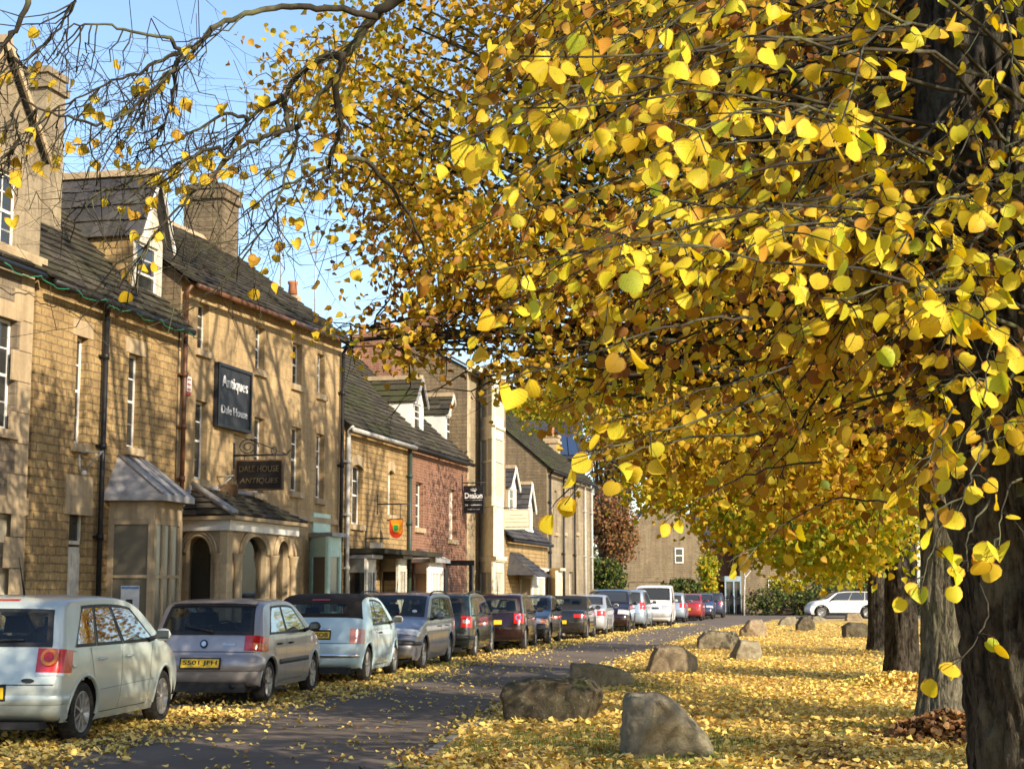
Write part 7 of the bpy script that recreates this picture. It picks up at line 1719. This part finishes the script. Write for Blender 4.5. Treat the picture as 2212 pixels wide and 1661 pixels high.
def boulder(label, x0, x1, y0, y1, out, depth, mat, seed, yaw=0.0, wedge=0.0, wu=.42):
    b = gnd((x0+x1)/2, y1-3); D = b.y; wd = (x1-x0)/3456*D; ht = atD((x0+x1)/2, y0, D).z; RR = random.Random(seed); bm = bmesh.new()
    for yy, sc in ((-depth/2, .93), (-depth*.2, 1.0), (depth*.25, 1.0), (depth/2, .85)):
        for (u, v) in out:
            x = (u-.5)*wd*sc+RR.gauss(0, .012); z = v*ht*(sc if v > .3 else 1)+RR.gauss(0, .01); bm.verts.new((x, yy+RR.gauss(0, .03)+(wedge*abs(u-wu)*wd if yy < 0 else 0), z if v > 0 else -.12))
    bmesh.ops.convex_hull(bm, input=bm.verts); 
    for v in [v for v in bm.verts if not v.link_faces]: bm.verts.remove(v)
    bmesh.ops.triangulate(bm, faces=bm.faces[:])
    for _ in range(4):
        el = [e for e in bm.edges if e.calc_length() > .045]
        if not el: break
        bmesh.ops.subdivide_edges(bm, edges=el, cuts=1, use_grid_fill=False); bmesh.ops.triangulate(bm, faces=bm.faces[:])
    bm.normal_update()
    for v in bm.verts:
        p = v.co; n = noise.noise(p*3.5+Vector((seed, 0, 0)))*.018+noise.noise(p*9+Vector((seed, 3, 0)))*.016+noise.noise(p*28+Vector((0, seed, 0)))*.011; n -= max(0, noise.noise(p*5+Vector((seed*2, 5, 1)))-.25)*.10
        v.co = p+v.normal*max(-.05, min(.05, n))
    me = bpy.data.meshes.new('boulder'); bm.to_mesh(me); bm.free()
    for f in me.polygons: f.use_smooth = True
    me.materials.append(M[mat]); o = bpy.data.objects.new('boulder', me); COL.objects.link(o); o.location = (b.x, D+depth*.3, gz(b.x, D)); o.rotation_euler = (0, 0, yaw); tag(o, label, 'boulder', 'boulders edging the green'); return o
boulder('tall pale boulder nearest the camera, steep left side and sloping right side', 1352, 1548, 1512, 1655, [(0, 0), (.0, .55), (.02, .92), (.08, 1.0), (.38, .98), (.62, .80), (.84, .45), (1.0, .14), (1, 0)], .8, 'stone_a', 1, 0, .62, .42)
boulder('long dark mossy block lying at the road edge', 1092, 1304, 1472, 1567, [(.02, 0), (.0, .55), (.03, .85), (.12, .93), (.55, 1.0), (.85, .96), (1.0, .72), (.94, .3), (.80, 0)], .6, 'stone_b', 2, -.42)
boulder('low pale boulder with a broken end just behind the dark mossy block', 1230, 1368, 1436, 1492, [(0, 0), (.02, .8), (.06, 1.0), (.40, .92), (.92, .66), (1.0, .3), (.96, 0)], .5, 'stone_a', 3, -.1, .5, .2)
boulder('wedge shaped warm boulder with a flat mossy top', 1393, 1512, 1400, 1465, [(0, 0), (.14, .62), (.22, .95), (.35, 1.0), (.72, .92), (.98, .55), (.99, 0)], .7, 'stone_c', 4, 0, .7, .15)
boulder('long olive boulder fourth along the road edge', 1508, 1602, 1366, 1410, [(0, 0), (.02, .55), (.18, .95), (.30, 1), (.9, .88), (1, .6), (.95, 0)], .6, 'stone_a', 5, 0, .7, .2)
boulder('grey slab with a crack, right of the long olive boulder', 1577, 1653, 1387, 1434, [(0, 0), (.10, .35), (.28, 1.0), (.9, .9), (1, .5), (.98, 0)], .5, 'stone_a', 6, .1, .6, .25)
boulder('square pale boulder behind the long olive one', 1600, 1659, 1340, 1381, [(0, 0), (.0, .35), (.28, .55), (.36, 1.0), (.85, .98), (1, .6), (1, 0)], .6, 'stone_c', 7, 0, .8, .3)
boulder('low greenish boulder in the far group', 1678, 1722, 1332, 1357, [(0, 0), (.2, .6), (.45, .9), (.9, 1), (1, .5), (1, 0)], .6, 'stone_a', 8)
boulder('dark pointed boulder in the far group', 1721, 1762, 1331, 1369, [(.0, 0), (.0, .4), (.3, .9), (.6, 1.0), (1, .5), (.9, 0)], .6, 'stone_b', 9)
boulder('small flat boulder behind the dark pointed one', 1752, 1784, 1332, 1346, [(0, 0), (.1, .9), (.6, 1), (1, .4), (1, 0)], .5, 'stone_a', 10)
boulder('broad dark boulder before the third trunk', 1824, 1892, 1347, 1384, [(0, 0), (.0, .8), (.2, 1), (.7, .95), (1, .6), (.85, 0)], .7, 'stone_b', 11)
boulder('pale boulder below the white crossover', 1826, 1864, 1326, 1346, [(0, 0), (.1, .9), (.8, 1), (1, .3), (1, 0)], .6, 'stone_c', 12)
# small red post by the trunks
ps = empty('marker_post', gnd(1886, 1398), 0, 'short dull red post beside the third lime trunk', 'post'); MB().lathe([(0, 0), (.05, 0), (.05, .62), (.06, .64), (.06, .70), (0, .72)], n=12).build('post', M['red'], ps)
